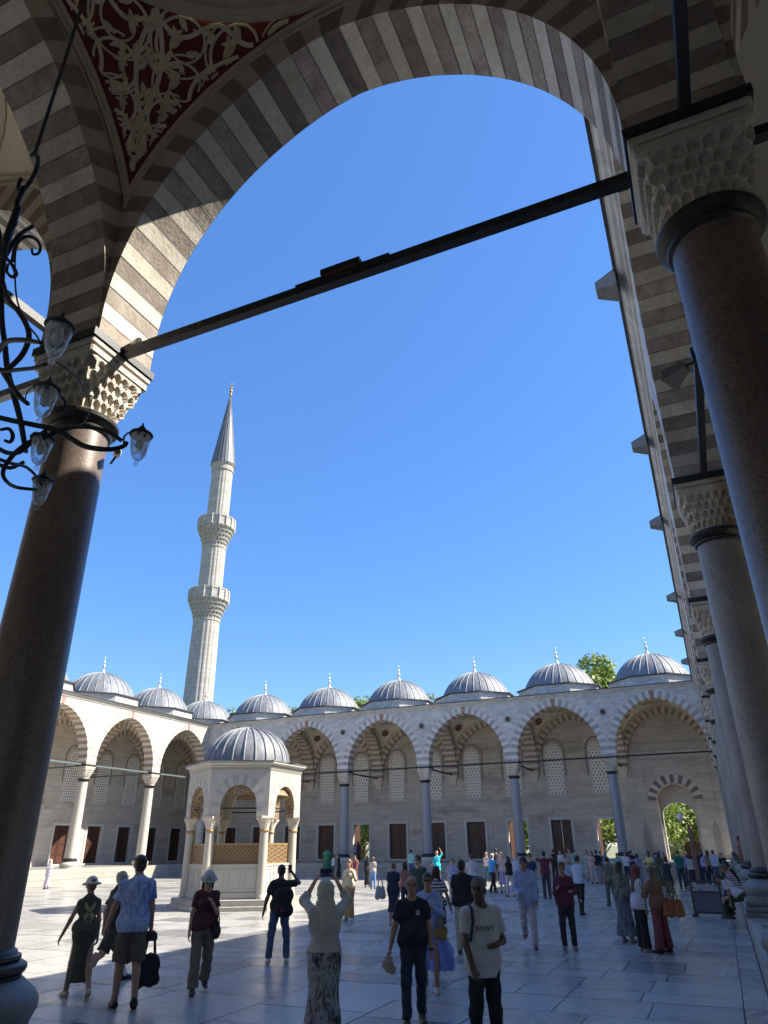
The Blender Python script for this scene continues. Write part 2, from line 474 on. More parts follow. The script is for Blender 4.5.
def build_arch(name, side, axis, c, wc, half, parent, mats, n=45, band_mats=None, hs=HS, seg=2, key=None, inner=None):
    """axis 'u': arch spans along u at depth wc; axis 'w': spans along w at u=c. mats=(light,dark) soffit"""
    mb = MB(SIDES[side])
    I = arch_profile(n*seg, 0, hs); E = arch_profile(n*seg, 0.5, hs)
    def P(a, v, z):
        return (c+a, wc+v, z) if axis == 'u' else (c+v, wc+a, z)
    rnd = random.Random(int(abs(c*13+wc*7))+3)
    ml = [mats[0], mats[1]] + list(band_mats or [])
    hasb = 2 if band_mats else 0
    if inner: ml += list(inner); hi = len(ml)-2
    if key: ml.append(key)
    for j in range(n):
        mi = 1 if j % 2 == 0 else 0
        o = rnd.uniform(-0.003, 0.003)
        k = len(ml)-1 if (key and abs(j-(n-1)/2) < 2 and j % 2 == (n//2) % 2) else None
        for v0, v1 in ((-half, half),):
            js = range(j*seg, (j+1)*seg)
            for i in js:
                a, b = I[i], I[i+1]
                # soffit split across the width into two stones, staggered
                cut = half*0.1*(1 if j % 2 else -1)
                mb.face([P(a[0],v0,a[1]+o), P(b[0],v0,b[1]+o), P(b[0],v1,b[1]+o), P(a[0],v1,a[1]+o)], mi)
        for v, s in ((-half-0.003, -1), (half+0.003, 1)):
            for i in range(j*seg, (j+1)*seg):
                a, b = I[i], I[i+1]; ea, eb = E[i], E[i+1]
                front = (axis == 'u' and s == -1)
                m_ = mi + (hasb if (hasb and front) else 0)
                if inner and not front: m_ = mi + hi
                if k is not None and front: m_ = k
                mb.face([P(a[0],v,a[1]+o), P(b[0],v,b[1]+o), P(eb[0],v,eb[1]), P(ea[0],v,ea[1])], m_)
    if mats is DARK:
        ml.append(M['joint']); jm = len(ml)-1
        for j in range(1, n):
            a, b, c_ = I[j*seg-1], I[j*seg], I[j*seg+1]
            tx, tz = c_[0]-a[0], c_[1]-a[1]; L_ = math.hypot(tx, tz); tx, tz = tx/L_, tz/L_
            nx, nz = tz, -tx          # into the opening
            w1, w2, e = rnd.uniform(0.003, 0.007), rnd.uniform(0.003, 0.007), 0.0055
            p = lambda sgn, w_, v: P(b[0]+sgn*w_*tx+nx*e, v, b[1]+sgn*w_*tz+nz*e)
            mb.face([p(-1,w1,-half), p(1,w1,-half), p(1,w2,half), p(-1,w2,half)], jm)
    # weld each voussoir into an island so 'Random Per Island' varies stone by stone
    o = mb.build(name, ml, parent)
    weld(o)
    return o

def weld(o, d=1e-4):
    import bmesh
    bm = bmesh.new(); bm.from_mesh(o.data)
    # only weld faces of the same material: neighbouring stones differ in material, so they stay apart
    by = {}
    for f in bm.faces: by.setdefault(f.material_index, []).append(f)
    for k, fs in by.items():
        vs = list({v for f in fs for v in f.verts})
        bmesh.ops.remove_doubles(bm, verts=vs, dist=d)
    bm.to_mesh(o.data); bm.free(); o.data.update()

def spandrel(mb, u_c, wf, top, m=0, seg=90, rect=True):
    """wall above an arch on the plane w=wf"""
    E = arch_profile(seg, 0.5)
    for i in range(seg):
        a, b = E[i], E[i+1]
        if abs(a[0]-b[0]) < 1e-6: continue
        mb.face([(u_c+a[0],wf,a[1]-0.02),(u_c+b[0],wf,b[1]-0.02),(u_c+b[0],wf,top),(u_c+a[0],wf,top)], m)

def spandrel_w(mb, w_c, uf, top, m=0, seg=90):
    E = arch_profile(seg, 0.5)
    for i in range(seg):
        a, b = E[i], E[i+1]
        if abs(a[0]-b[0]) < 1e-6: continue
        mb.face([(uf,w_c+a[0],a[1]-0.02),(uf,w_c+b[0],b[1]-0.02),(uf,w_c+b[0],top),(uf,w_c+a[0],top)], m)

RHO, ZC, AH, RR = 4.5, 8.78, 3.085, 2.95
WC = 3.51
ZR = ZC + math.sqrt(RHO**2-RR**2)
def sph_z(r): return ZC + math.sqrt(max(RHO**2-r*r, 0.01))

def pendentive(mb, uc, q, m=0, nphi=24, nr=14):
    for a in range(nphi):
        def row(ia):
            phi = -PI/4 + (PI/2)*ia/nphi
            rmax = (AH+0.02)/math.cos(PI/4-abs(phi)) if True else 0
            # distance to the square boundary along direction (corner direction + phi)
            d = PI/4 - abs(phi)
            rmax = (AH+0.02)/math.cos(d)
            ang = PI/4 + q*PI/2 + phi
            pts = []
            for k in range(nr+1):
                r = RR + (rmax-RR)*k/nr
                pts.append((uc+r*math.cos(ang), WC+r*math.sin(ang), sph_z(r)))
            return pts
        A, B = row(a), row(a+1)
        for k in range(nr):
            mb.face([A[k], A[k+1], B[k+1], B[k]], m)

def vault(mb, uc, m_ring=0, m_dome=1, n=48):
    # ring moulding at the foot of the dome, then the dome shell
    prof = [(RR+0.07,ZR-0.10),(RR+0.02,ZR-0.11),(RR-0.0,ZR-0.09),(RR-0.02,ZR-0.05),(RR-0.07,ZR-0.04),(RR-0.07,ZR-0.02),(RR-0.07,ZR+0.05),(RR-0.14,ZR+0.07),(RR-0.14,ZR+0.16),(RR-0.05,ZR+0.2)]
    mb.lathe(prof, (uc, WC), n, m_ring, cap=False)
    R2 = RR-0.05
    dp = [(R2,ZR+0.2)] + [(2.8*math.cos(t), ZR+0.2+0.05+2.45*math.sin(t)) for t in [PI/2*i/14 for i in range(14)]] + [(0.02, ZR+2.7)]
    mb.lathe(dp, (uc, WC), n, m_dome, cap=False)

def dome_outside(side, uc, parent, wc=WC, zb=13.28, R=2.95, zcn=12.5, name='dome', n=72, ribs=28, fin=True, wmul=1.0):
    mb = MB(SIDES[side])
    t0 = math.asin((zb-zcn)/R)
    prof = [(R*math.cos(t), zcn+R*math.sin(t)) for t in [t0+(PI/2-t0)*i/20 for i in range(20)]] + [(0.05, zcn+R)]
    mb.lathe(prof, (uc, wc), n, 0, cap=False)
    # raised seams of the lead sheets
    for k in range(ribs):
        a = 2*PI*k/ribs
        pts = []
        for i in range(15):
            t = t0 + (PI/2-0.1-t0)*i/14
            r = (R+0.012)*math.cos(t)
            pts.append((uc+r*math.cos(a), wc+r*math.sin(a), zcn+(R+0.012)*math.sin(t)))
        mb.tube(pts, 0.034, 5, 1, caps=False)
    d = mb.build(name, [M['lead'], M['lead_seam']], parent, smooth=True)
    if fin:
        fb = MB(SIDES[side]); z = zcn+R-0.03
        fb.lathe([(0.30,z),(0.26,z+0.1),(0.13,z+0.22),(0.08,z+0.32),(0.05,z+0.5),(0.12,z+0.58),(0.13,z+0.66),(0.05,z+0.76),(0.04,z+0.86),(0.09,z+0.92),(0.09,z+0.98),(0.03,z+1.06),(0.02,z+1.25),(0.045,z+1.3),(0.01,z+1.48)], (uc,wc), 14, 0)
        fb.build('finial', M['brass'], d, smooth=True)
    return d

def drum(side, uc, parent, wc=WC, zt=13.28, z0=12.3, ap=3.12, mat='facade'):
    mb = MB(SIDES[side])
    A0 = PI/8; Rr = ap/math.cos(PI/8)
    mb.lathe([(Rr,z0),(Rr,zt-0.07)], (uc,wc), 8, 0, cap=False, a0=A0)
    Ro = Rr+0.16
    mb.lathe([(Rr,zt-0.07),(Ro,zt-0.05),(Ro,zt+0.02)], (uc,wc), 8, 1, cap=False, a0=A0)
    # sloping lead skirt from octagon to dome
    n = 64
    for i in range(n):
        a, b = A0+2*PI*i/n, A0+2*PI*(i+1)/n
        def oc(t):
            k = (t-A0) % (PI/4) - PI/8
            return Ro*math.cos(PI/8)/math.cos(k)
        mb.face([(uc+oc(a)*math.cos(a),wc+oc(a)*math.sin(a),zt+0.02),(uc+oc(b)*math.cos(b),wc+oc(b)*math.sin(b),zt+0.02),(uc+2.8*math.cos(b),wc+2.8*math.sin(b),zt+0.12),(uc+2.8*math.cos(a),wc+2.8*math.sin(a),zt+0.12)], 2)
    o = mb.build('drum', [M[mat], M['lead_dark'], M['lead']], parent)
    return o

def roof(mb, u0, u1, w0=-0.45, w1=7.3, z=12.37, m=0, uc=None):
    """flat lead roof with an octagonal opening under the drum"""
    uc = uc if uc is not None else (u0+u1)/2
    n = 32
    for i in range(n):
        a, b = 2*PI*i/n, 2*PI*(i+1)/n
        def sq(t):
            c, s = math.cos(t), math.sin(t)
            k = 1e9
            if c > 1e-6: k = min(k, (u1-uc)/c)
            if c < -1e-6: k = min(k, (u0-uc)/c)
            if s > 1e-6: k = min(k, (w1-WC)/s)
            if s < -1e-6: k = min(k, (w0-WC)/s)
            return (uc+k*c, WC+k*s, z)
        # add corners
        pa, pb = sq(a), sq(b)
        ia = (uc+3.0*math.cos(a), WC+3.0*math.sin(a), z+0.12); ib = (uc+3.0*math.cos(b), WC+3.0*math.sin(b), z+0.12)
        mid = []
        if abs(pa[0]-pb[0]) > 1e-4 and abs(pa[1]-pb[1]) > 1e-4:
            cx = u1 if math.cos((a+b)/2) > 0 else u0
            cy = w1 if math.sin((a+b)/2) > 0 else w0
            mid = [(cx, cy, z)]
        mb.face([pa]+mid+[pb, ib, ia], m)

def cornice(side, u0, u1, parent, mat='facade', w=-0.45, flip=1):
    mb = MB(SIDES[side])
    P = [(0.0,12.02),(0.05,12.04),(0.07,12.10),(0.05,12.15),(0.14,12.20),(0.19,12.27),(0.22,12.28),(0.22,12.33)]
    for (a, z0), (b, z1) in zip(P, P[1:]):
        mb.face([(u0,w-a*flip,z0),(u1,w-a*flip,z0),(u1,w-b*flip,z1),(u0,w-b*flip,z1)], 0)
    # lead drip edge
    Q = [(0.22,12.33),(0.29,12.335),(0.29,12.385),(-0.3,12.46)]
    for (a, z0), (b, z1) in zip(Q, Q[1:]):
        mb.face([(u0,w-a*flip,z0),(u1,w-a*flip,z0),(u1,w-b*flip,z1),(u0,w-b*flip,z1)], 1)
    return mb.build('cornice', [M[mat], M['lead_dark']], parent)

def wall_rects(mb, u0, u1, z0, z1, wf, holes, depth=0.5, m=0, mrev=1):
    us = sorted({u0, u1, *[h[0] for h in holes], *[h[1] for h in holes]})
    zs = sorted({z0, z1, *[h[2] for h in holes], *[h[3] for h in holes]})
    for a, b in zip(us, us[1:]):
        for c, d in zip(zs, zs[1:]):
            uc, zc = (a+b)/2, (c+d)/2
            if any(h[0] < uc < h[1] and h[2] < zc < h[3] for h in holes): continue
            mb.face([(a,wf,c),(b,wf,c),(b,wf,d),(a,wf,d)], m)
    for h in holes:
        a, b, c, d = h[:4]; e = wf+depth
        for q in ([(a,wf,c),(a,e,c),(a,e,d),(a,wf,d)], [(b,wf,c),(b,e,c),(b,e,d),(b,wf,d)],
                  [(a,wf,d),(b,wf,d),(b,e,d),(a,e,d)], [(a,wf,c),(b,wf,c),(b,e,c),(a,e,c)]):
            mb.face(q, mrev)

# --- column kit (built once, then copied): shaft > capital, collar, neck ring, base
def capital_mesh(cells=24, sub=8):
    """muqarnas capital: four overhanging tiers of pointed niches, a plain band and an abacus"""
    mb = MB()
    z0, z1, tiers = 6.75, 7.34, 4
    n = cells*sub
    rows = []
    def Rat(t): return 0.335+0.115*t**1.15
    def ring(z, rfun, q):
        out = []
        for i in range(n):
            a = PI/4 + 2*PI*i/n
            r = rfun(i)
            ca, sa = abs(math.cos(a)), abs(math.sin(a))
            p = 2+10*q*q
            k = (ca**p+sa**p)**(-1/p)
            k = min(k, 1.36)
            out.append(mb.vert((r*k*math.cos(a), r*k*math.sin(a), z)))
        return out
    rows.append(ring(6.68, lambda i: 0.365, 0)); rows.append(ring(z0-0.01, lambda i: 0.36, 0))
    H = (z1-z0)/tiers
    for k in range(tiers):
        q = min(1, (k+0.5)/tiers*1.1)
        Ro, Ri = Rat((k+1)/tiers)+0.012, Rat(k/tiers)-0.010
        for j in range(8):
            t = j/7
            z = z0+H*(k+t)
            def rf(i, t=t, k=k, Ro=Ro, Ri=Ri):
                s_ = ((i/sub+0.5*(k % 2)) % 1)-0.5
                op = 0.47*math.sqrt(max(0, 1-t/0.80)) if t < 0.80 else 0
                d = (abs(s_)-op)/0.07
                f = max(0.0, min(1.0, d)) if op > 0 else 1.0
                keel = 0.010*(1-min(1, abs(abs(s_)-0.5)*5)) if t < 0.9 else 0
                return Ri+(Ro-Ri)*f*(0.75+0.25*t)+keel
            rows.append(ring(z, rf, q))
    for A, B in zip(rows, rows[1:]):
        for i in range(n): mb.faces_i((A[i], A[(i+1)%n], B[(i+1)%n], B[i]))
    mb.bbox((0,0,7.40),(0.955,0.955,0.12), 0, 0.02)
    mb.bbox((0,0,7.51),(0.985,0.985,0.085), 0, 0.012)
    return mb
def column_proto(mat, zb=0.6, base_mat='base_stone', cap=M['capital'], ring='bronze', collar='iron'):
    """shaft object at the origin with its sub-parts"""
    s = MB()
    z1 = zb+0.60
    prof = [(0.385,z1-0.02),(0.372,z1+0.03)] + [(0.372-0.042*t**1.4, z1+0.03+(6.62-z1)*t) for t in [i/10 for i in range(11)]]
    s.lathe(prof, n=40)
    sh = s.build('column', M[mat], None, smooth=True, angle=60)
    b = MB()
    def Z(x): return zb+x
    b.lathe([(0.60,Z(0.08)),(0.62,Z(0.12)),(0.645,Z(0.17)),(0.645,Z(0.24)),(0.61,Z(0.30)),(0.55,Z(0.345)),(0.51,Z(0.38)),(0.485,Z(0.40))], n=40, m=0)
    b.lathe([(0.60,Z(0.0)),(0.60,Z(0.09))], n=40, m=0)
    if zb > 0.8 and mat == 'granite_grey':
        for k in range(3): b.bbox((0,0,0.59+0.105*k+0.05),(1.42-0.05*k,1.42-0.05*k,0.10),0,0.02)
    b.lathe([(0.47,Z(0.40)),(0.475,Z(0.43)),(0.455,Z(0.435)),(0.49,Z(0.445)),(0.505,Z(0.475)),(0.50,Z(0.505)),(0.465,Z(0.525)),(0.43,Z(0.53)),(0.445,Z(0.55)),(0.44,Z(0.575)),(0.41,Z(0.585)),(0.40,Z(0.61)),(0.37,Z(0.63))], n=40, m=1)
    bo = b.build('base', [M[base_mat], M[ring] if ring == 'bronze' else M[base_mat]], sh, smooth=True, angle=35)
    r = MB()
    r.lathe([(0.335,6.50),(0.365,6.52),(0.37,6.55),(0.355,6.57),(0.40,6.60),(0.435,6.635),(0.44,6.67),(0.42,6.70),(0.385,6.71)], n=40)
    r.build('neck_ring', M[ring], sh, smooth=True, angle=35)
    c = capital_mesh()
    c.build('capital', cap, sh)
    k = MB()
    k.box((-0.515,-0.515,7.553),(0.515,0.515,7.66))
    k.build('iron_collar', M[collar], sh)
    return sh

COLP = {}
def put_column(mat, x, y, parent, zb=0.6, **kw):
    key = (mat, zb, tuple(sorted(kw.items())) if kw else ())
    if key not in COLP:
        COLP[key] = column_proto(mat, zb, **kw); o = COLP[key]
    else:
        o = copy_tree(COLP[key])
    o.parent = parent
    pl = world_loc(parent)
    o.location = (x-pl.x, y-pl.y, -pl.z)
    return o

def rod(side, pts, parent, mat='iron', w=0.10, h=0.12):
    mb = MB(SIDES[side])
    # MB.bar works in world space: transform first
    A, B = [SIDES[side](p) for p in pts]
    m2 = MB(); m2.bar(A, B, w, h)
    return m2.build('tie_rod', M[mat], parent)
# ------------------------------------------------------------------ ground
def slab_material():
    m, nt, b = nodes('polished_marble_paving')
    P = wpos(nt)
    at = nt.nodes.new('ShaderNodeAttribute'); at.attribute_name = 'slab'
    sep = nt.nodes.new('ShaderNodeSeparateColor'); nt.links.new(at.outputs['Color'], sep.inputs[0])
    # veins run their own way in every slab
    vr = nt.nodes.new('ShaderNodeVectorRotate'); vr.rotation_type = 'Z_AXIS'
    nt.links.new(P, vr.inputs['Vector']); nt.links.new(math_(nt, 'MULTIPLY', sep.outputs[1], 6.28), vr.inputs['Angle'])
    sh = nt.nodes.new('ShaderNodeVectorMath'); sh.operation = 'ADD'
    nt.links.new(vr.outputs[0], sh.inputs[0])
    sc = nt.nodes.new('ShaderNodeVectorMath'); sc.operation = 'SCALE'; sc.inputs['Scale'].default_value = 17
    nt.links.new(at.outputs['Color'], sc.inputs[0]); nt.links.new(sc.outputs[0], sh.inputs[1])
    V = mapping(nt, sh.outputs[0], (0.5, 2.2, 1))
    n1 = noise(nt, V, 1.6, 9, 0.66, 1.6)
    f = ramp(nt, n1, [(0.36, (1,)*3), (0.44, (0.25,)*3), (0.485, (0.1,)*3), (0.50, (0.9,)*3), (0.52, (0.1,)*3), (0.60,(0.35,)*3), (0.72, (0.0,)*3)])
    base = ramp(nt, sep.outputs[0], [(0.0, (0.25,0.245,0.235)), (0.2, (0.40,0.39,0.365)), (0.5, (0.50,0.485,0.44)), (0.8, (0.54,0.52,0.465)), (1.0, (0.37,0.35,0.31))])
    col = mixc(nt, math_(nt, 'MULTIPLY', f, 0.75), base, (0.15,0.155,0.165))
    big = noise(nt, P, 0.35, 5, 0.6, 0.5)
    col = mixc(nt, math_(nt, 'MULTIPLY', ramp(nt, big, [(0.45, (0,)*3), (0.7, (1,)*3)]), 0.22), col, (0.22,0.20,0.17))
    # small dark stains
    st = noise(nt, P, 3.0, 6, 0.75, 0.3)
    col = mixc(nt, math_(nt, 'MULTIPLY', ramp(nt, st, [(0.62, (0,)*3), (0.74, (1,)*3)]), 0.35), col, (0.2,0.19,0.18))
    nt.links.new(col, b.inputs['Base Color'])
    rg = math_(nt, 'MULTIPLY_ADD', noise(nt, P, 1.3, 6, 0.7), 0.26, 0.12)
    nt.links.new(math_(nt, 'ADD', rg, math_(nt, 'MULTIPLY', sep.outputs[2], 0.08)), b.inputs['Roughness'])
    bump(nt, b, math_(nt, 'ADD', noise(nt, P, 2.2, 4), math_(nt, 'MULTIPLY', noise(nt, P, 24, 4), 0.15)), 0.10, 0.02)
    return m
M['slab'] = slab_material()
M['joint'] = plain('dark_paving_joint', (0.13,0.125,0.115), 0.9, 0, 0.3, 2)
M['garden'] = plain('dry_garden_ground', (0.16,0.17,0.08), 0.95, 0, 0.35, 0.3, 0.4)
M['step'] = ashlar('worn_step_marble', (0.42,0.395,0.335), (0.37,0.35,0.30), (0.20,0.19,0.16), 1.7, 0.31, 0.6, 0.5, (0.25,0.23,0.19), 0.6, 0.012)

def split(rect, rnd, out, mx=2.3, mn=0.55):
    x0, y0, x1, y1 = rect
    w_, h_ = x1-x0, y1-y0
    if (w_ < mx and h_ < mx*0.75 and rnd.random() < 0.62) or (w_ < 1.1 and h_ < 1.1):
        out.append(rect); return
    if w_ > h_*rnd.uniform(0.9, 1.9):
        if w_ < 2*mn: out.append(rect); return
        c = x0 + w_*rnd.uniform(0.36, 0.64)
        split((x0,y0,c,y1), rnd, out, mx, mn); split((c,y0,x1,y1), rnd, out, mx, mn)
    else:
        if h_ < 2*mn: out.append(rect); return
        c = y0 + h_*rnd.uniform(0.36, 0.64)
        split((x0,y0,x1,c), rnd, out, mx, mn); split((x0,c,x1,y1), rnd, out, mx, mn)

def paving(name, rects, z, seed, mx=2.3, bands=None):
    rnd = random.Random(seed)
    out = []
    for r in rects: split(r, rnd, out, mx)
    mb = MB(); cols = []
    for (x0, y0, x1, y1) in out:
        g = 0.009
        j = lambda: rnd.uniform(-0.004, 0.004)
        dz = rnd.uniform(-0.0015, 0.0015)
        mb.face([(x0+g+j(),y0+g+j(),z+dz),(x1-g+j(),y0+g+j(),z+dz),(x1-g+j(),y1-g+j(),z+dz),(x0+g+j(),y1-g+j(),z+dz)])
        cols.append((rnd.random(), rnd.random(), rnd.random(), 1))
    o = mb.build(name, M['slab'])
    at = o.data.attributes.new('slab', 'FLOAT_COLOR', 'CORNER')
    k = 0
    for p, c in zip(o.data.polygons, cols):
        for li in p.loop_indices: at.data[li].color = c
    tag(o, kind='structure')
    return o

g = MB()
g.face([(-1500,-1500,-0.03),(1500,-1500,-0.03),(1500,1500,-0.03),(-1500,1500,-0.03)])
tag(g.build('ground', M['garden']), kind='structure')
g = MB(); g.face([(-43,-1,-0.009),(8,-1,-0.009),(8,50,-0.009),(-43,50,-0.009)])
tag(g.build('paving_joints', M['joint']), kind='structure')
rects = []
rn = random.Random(5)
x = -41.9
xs = [-1.02]
while xs[-1] > -41.9: xs.append(max(-41.9, xs[-1]-rn.uniform(4.5, 7.5)))
for a, b in zip(xs[1:], xs[:-1]):
    y = 0.52
    while y < 48.4:
        e = min(48.46, y+rn.uniform(3.5, 6.5)); rects.append((a, y, b, e)); y = e
y = 0.52
strip = []
while y < 48.4:
    e = min(48.46, y+rn.uniform(1.6, 2.4)); strip.append((-1.02, y, -0.68, e)); y = e
paving('courtyard_paving', rects + strip, 0.0, 11)

# raised walks under the porticoes
def walk(name, boxes):
    mb = MB()
    for a, b in boxes: mb.box(a, b)
    return tag(mb.build(name, M['step']), kind='structure')
walk('near_walk', [((-50,-7.2,0),(7.6,0.52,0.59))])
walk('side_walk', [((-0.66,0.68,0),(7.6,48.46,0.59))])
walk('far_walk', [((-50.2,48.46,0),(7.6,56.1,0.92)), ((-41.9,48.16,0),(-0.7,48.46,0.61)), ((-41.6,47.86,0),(-0.7,48.16,0.31))])
walk('left_walk', [((-49.6,-7.2,0),(-41.92,48.46,0.91)), ((-41.92,8,0),(-41.1,40.5,0.61)), ((-41.1,8,0),(-40.3,40.2,0.31))])
paving('near_walk_paving', [(-21,-6.9,-0.5,0.51),(-0.5,-6.9,6.9,12.3)], 0.596, 3, 1.8)
paving('side_walk_paving', [(-0.64,12.62,6.9,48.4)], 0.596, 4, 1.8)
paving('far_walk_paving', [(-49.4,48.5,-0.5,55.9)], 0.926, 6, 1.8)
paving('left_walk_paving', [(-49.4,0.8,-41.95,48.4)], 0.916, 8, 1.8)

# ------------------------------------------------------------------ porticoes
DARK = (M['arch_light'], M['arch_dark']); STR = (M['stripe_cream'], M['stripe_red'])
FRONT = (M['front_light'], M['front_dark'])
DOMEP = {}
def place_dome(parent, x, y, mat='facade'):
    key = mat
    if key not in DOMEP:
        dr = drum('far', 0, None, wc=0, mat=mat)   # built at the origin of its own frame
        for v in dr.data.vertices: v.co.y -= 49.14
        d = dome_outside('far', 0, None, wc=0)
        for v in d.data.vertices: v.co.y -= 49.14
        for c in d.children:
            for v in c.data.vertices: v.co.y -= 49.14
        DOMEP[key] = (dr, d)
    else:
        dr, d = [copy_tree(o) for o in DOMEP[key]]
    pl = world_loc(parent)
    for o in (dr, d):
        o.parent = parent; o.location = (x-pl.x, y-pl.y, -pl.z)
    return d

def vault_bay(side, uc, parent, painted=False, dome_mat='plaster'):
    for q in range(4):
        mb = MB(SIDES[side]); pendentive(mb, uc, q)
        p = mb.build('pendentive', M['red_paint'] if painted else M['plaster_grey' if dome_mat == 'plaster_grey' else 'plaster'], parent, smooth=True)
        if painted: tracery(side, uc, q, p)
        else:
            # round painted boss on the pendentive
            if side in ('far', 'left') and q in (2, 3, 0, 1):
                mm = MB(SIDES[side]); r = 3.62; ang = PI/4+q*PI/2
                cx, cy, cz = uc+r*math.cos(ang), WC+r*math.sin(ang), sph_z(r)
                nrm = Vector((-math.cos(ang)*r, -math.sin(ang)*r, -(cz-ZC))).normalized()
                t1 = nrm.cross(Vector((0,0,1))).normalized(); t2 = nrm.cross(t1)
                c0 = Vector((cx,cy,cz)) + nrm*0.05
                mm.face([c0 + (t1*math.cos(2*PI*i/20)+t2*math.sin(2*PI*i/20))*0.33 for i in range(20)])
                mm.build('painted_roundel', M['roundel'], p)
    mb = MB(SIDES[side]); vault(mb, uc)
    mb.build('inner_dome', [M['moulding'], M[dome_mat]], parent, smooth=True, angle=40)
    # moulding that follows the foot of the pendentives on the four walls
    mb = MB(SIDES[side])
    for q in range(4):
        pts = []
        for i in range(41):
            s = -AH+2*AH*i/40
            z = ZC + math.sqrt(RHO**2-AH**2-s*s)
            a, b = [(AH-0.03, s), (s, AH-0.03), (-AH+0.03, s), (s, -AH+0.03)][q]
            pts.append((uc+a, WC+b, z-0.02))
        mb.tube(pts, 0.055, 6, 0, caps=False)
        pts = [(p[0], p[1], p[2]) for p in pts]
        off = []
        for p in pts:
            v = Vector((p[0]-uc, p[1]-WC, 0)); 
            off.append((p[0], p[1], p[2]-0.125))
        mb.tube(off, 0.03, 5, 0, caps=False)
    mb.build('moulding', M['moulding'], parent, smooth=True)
M['roundel'] = plain('faded_red_roundel', (0.22,0.10,0.08), 0.8, 0, 0.3, 8)

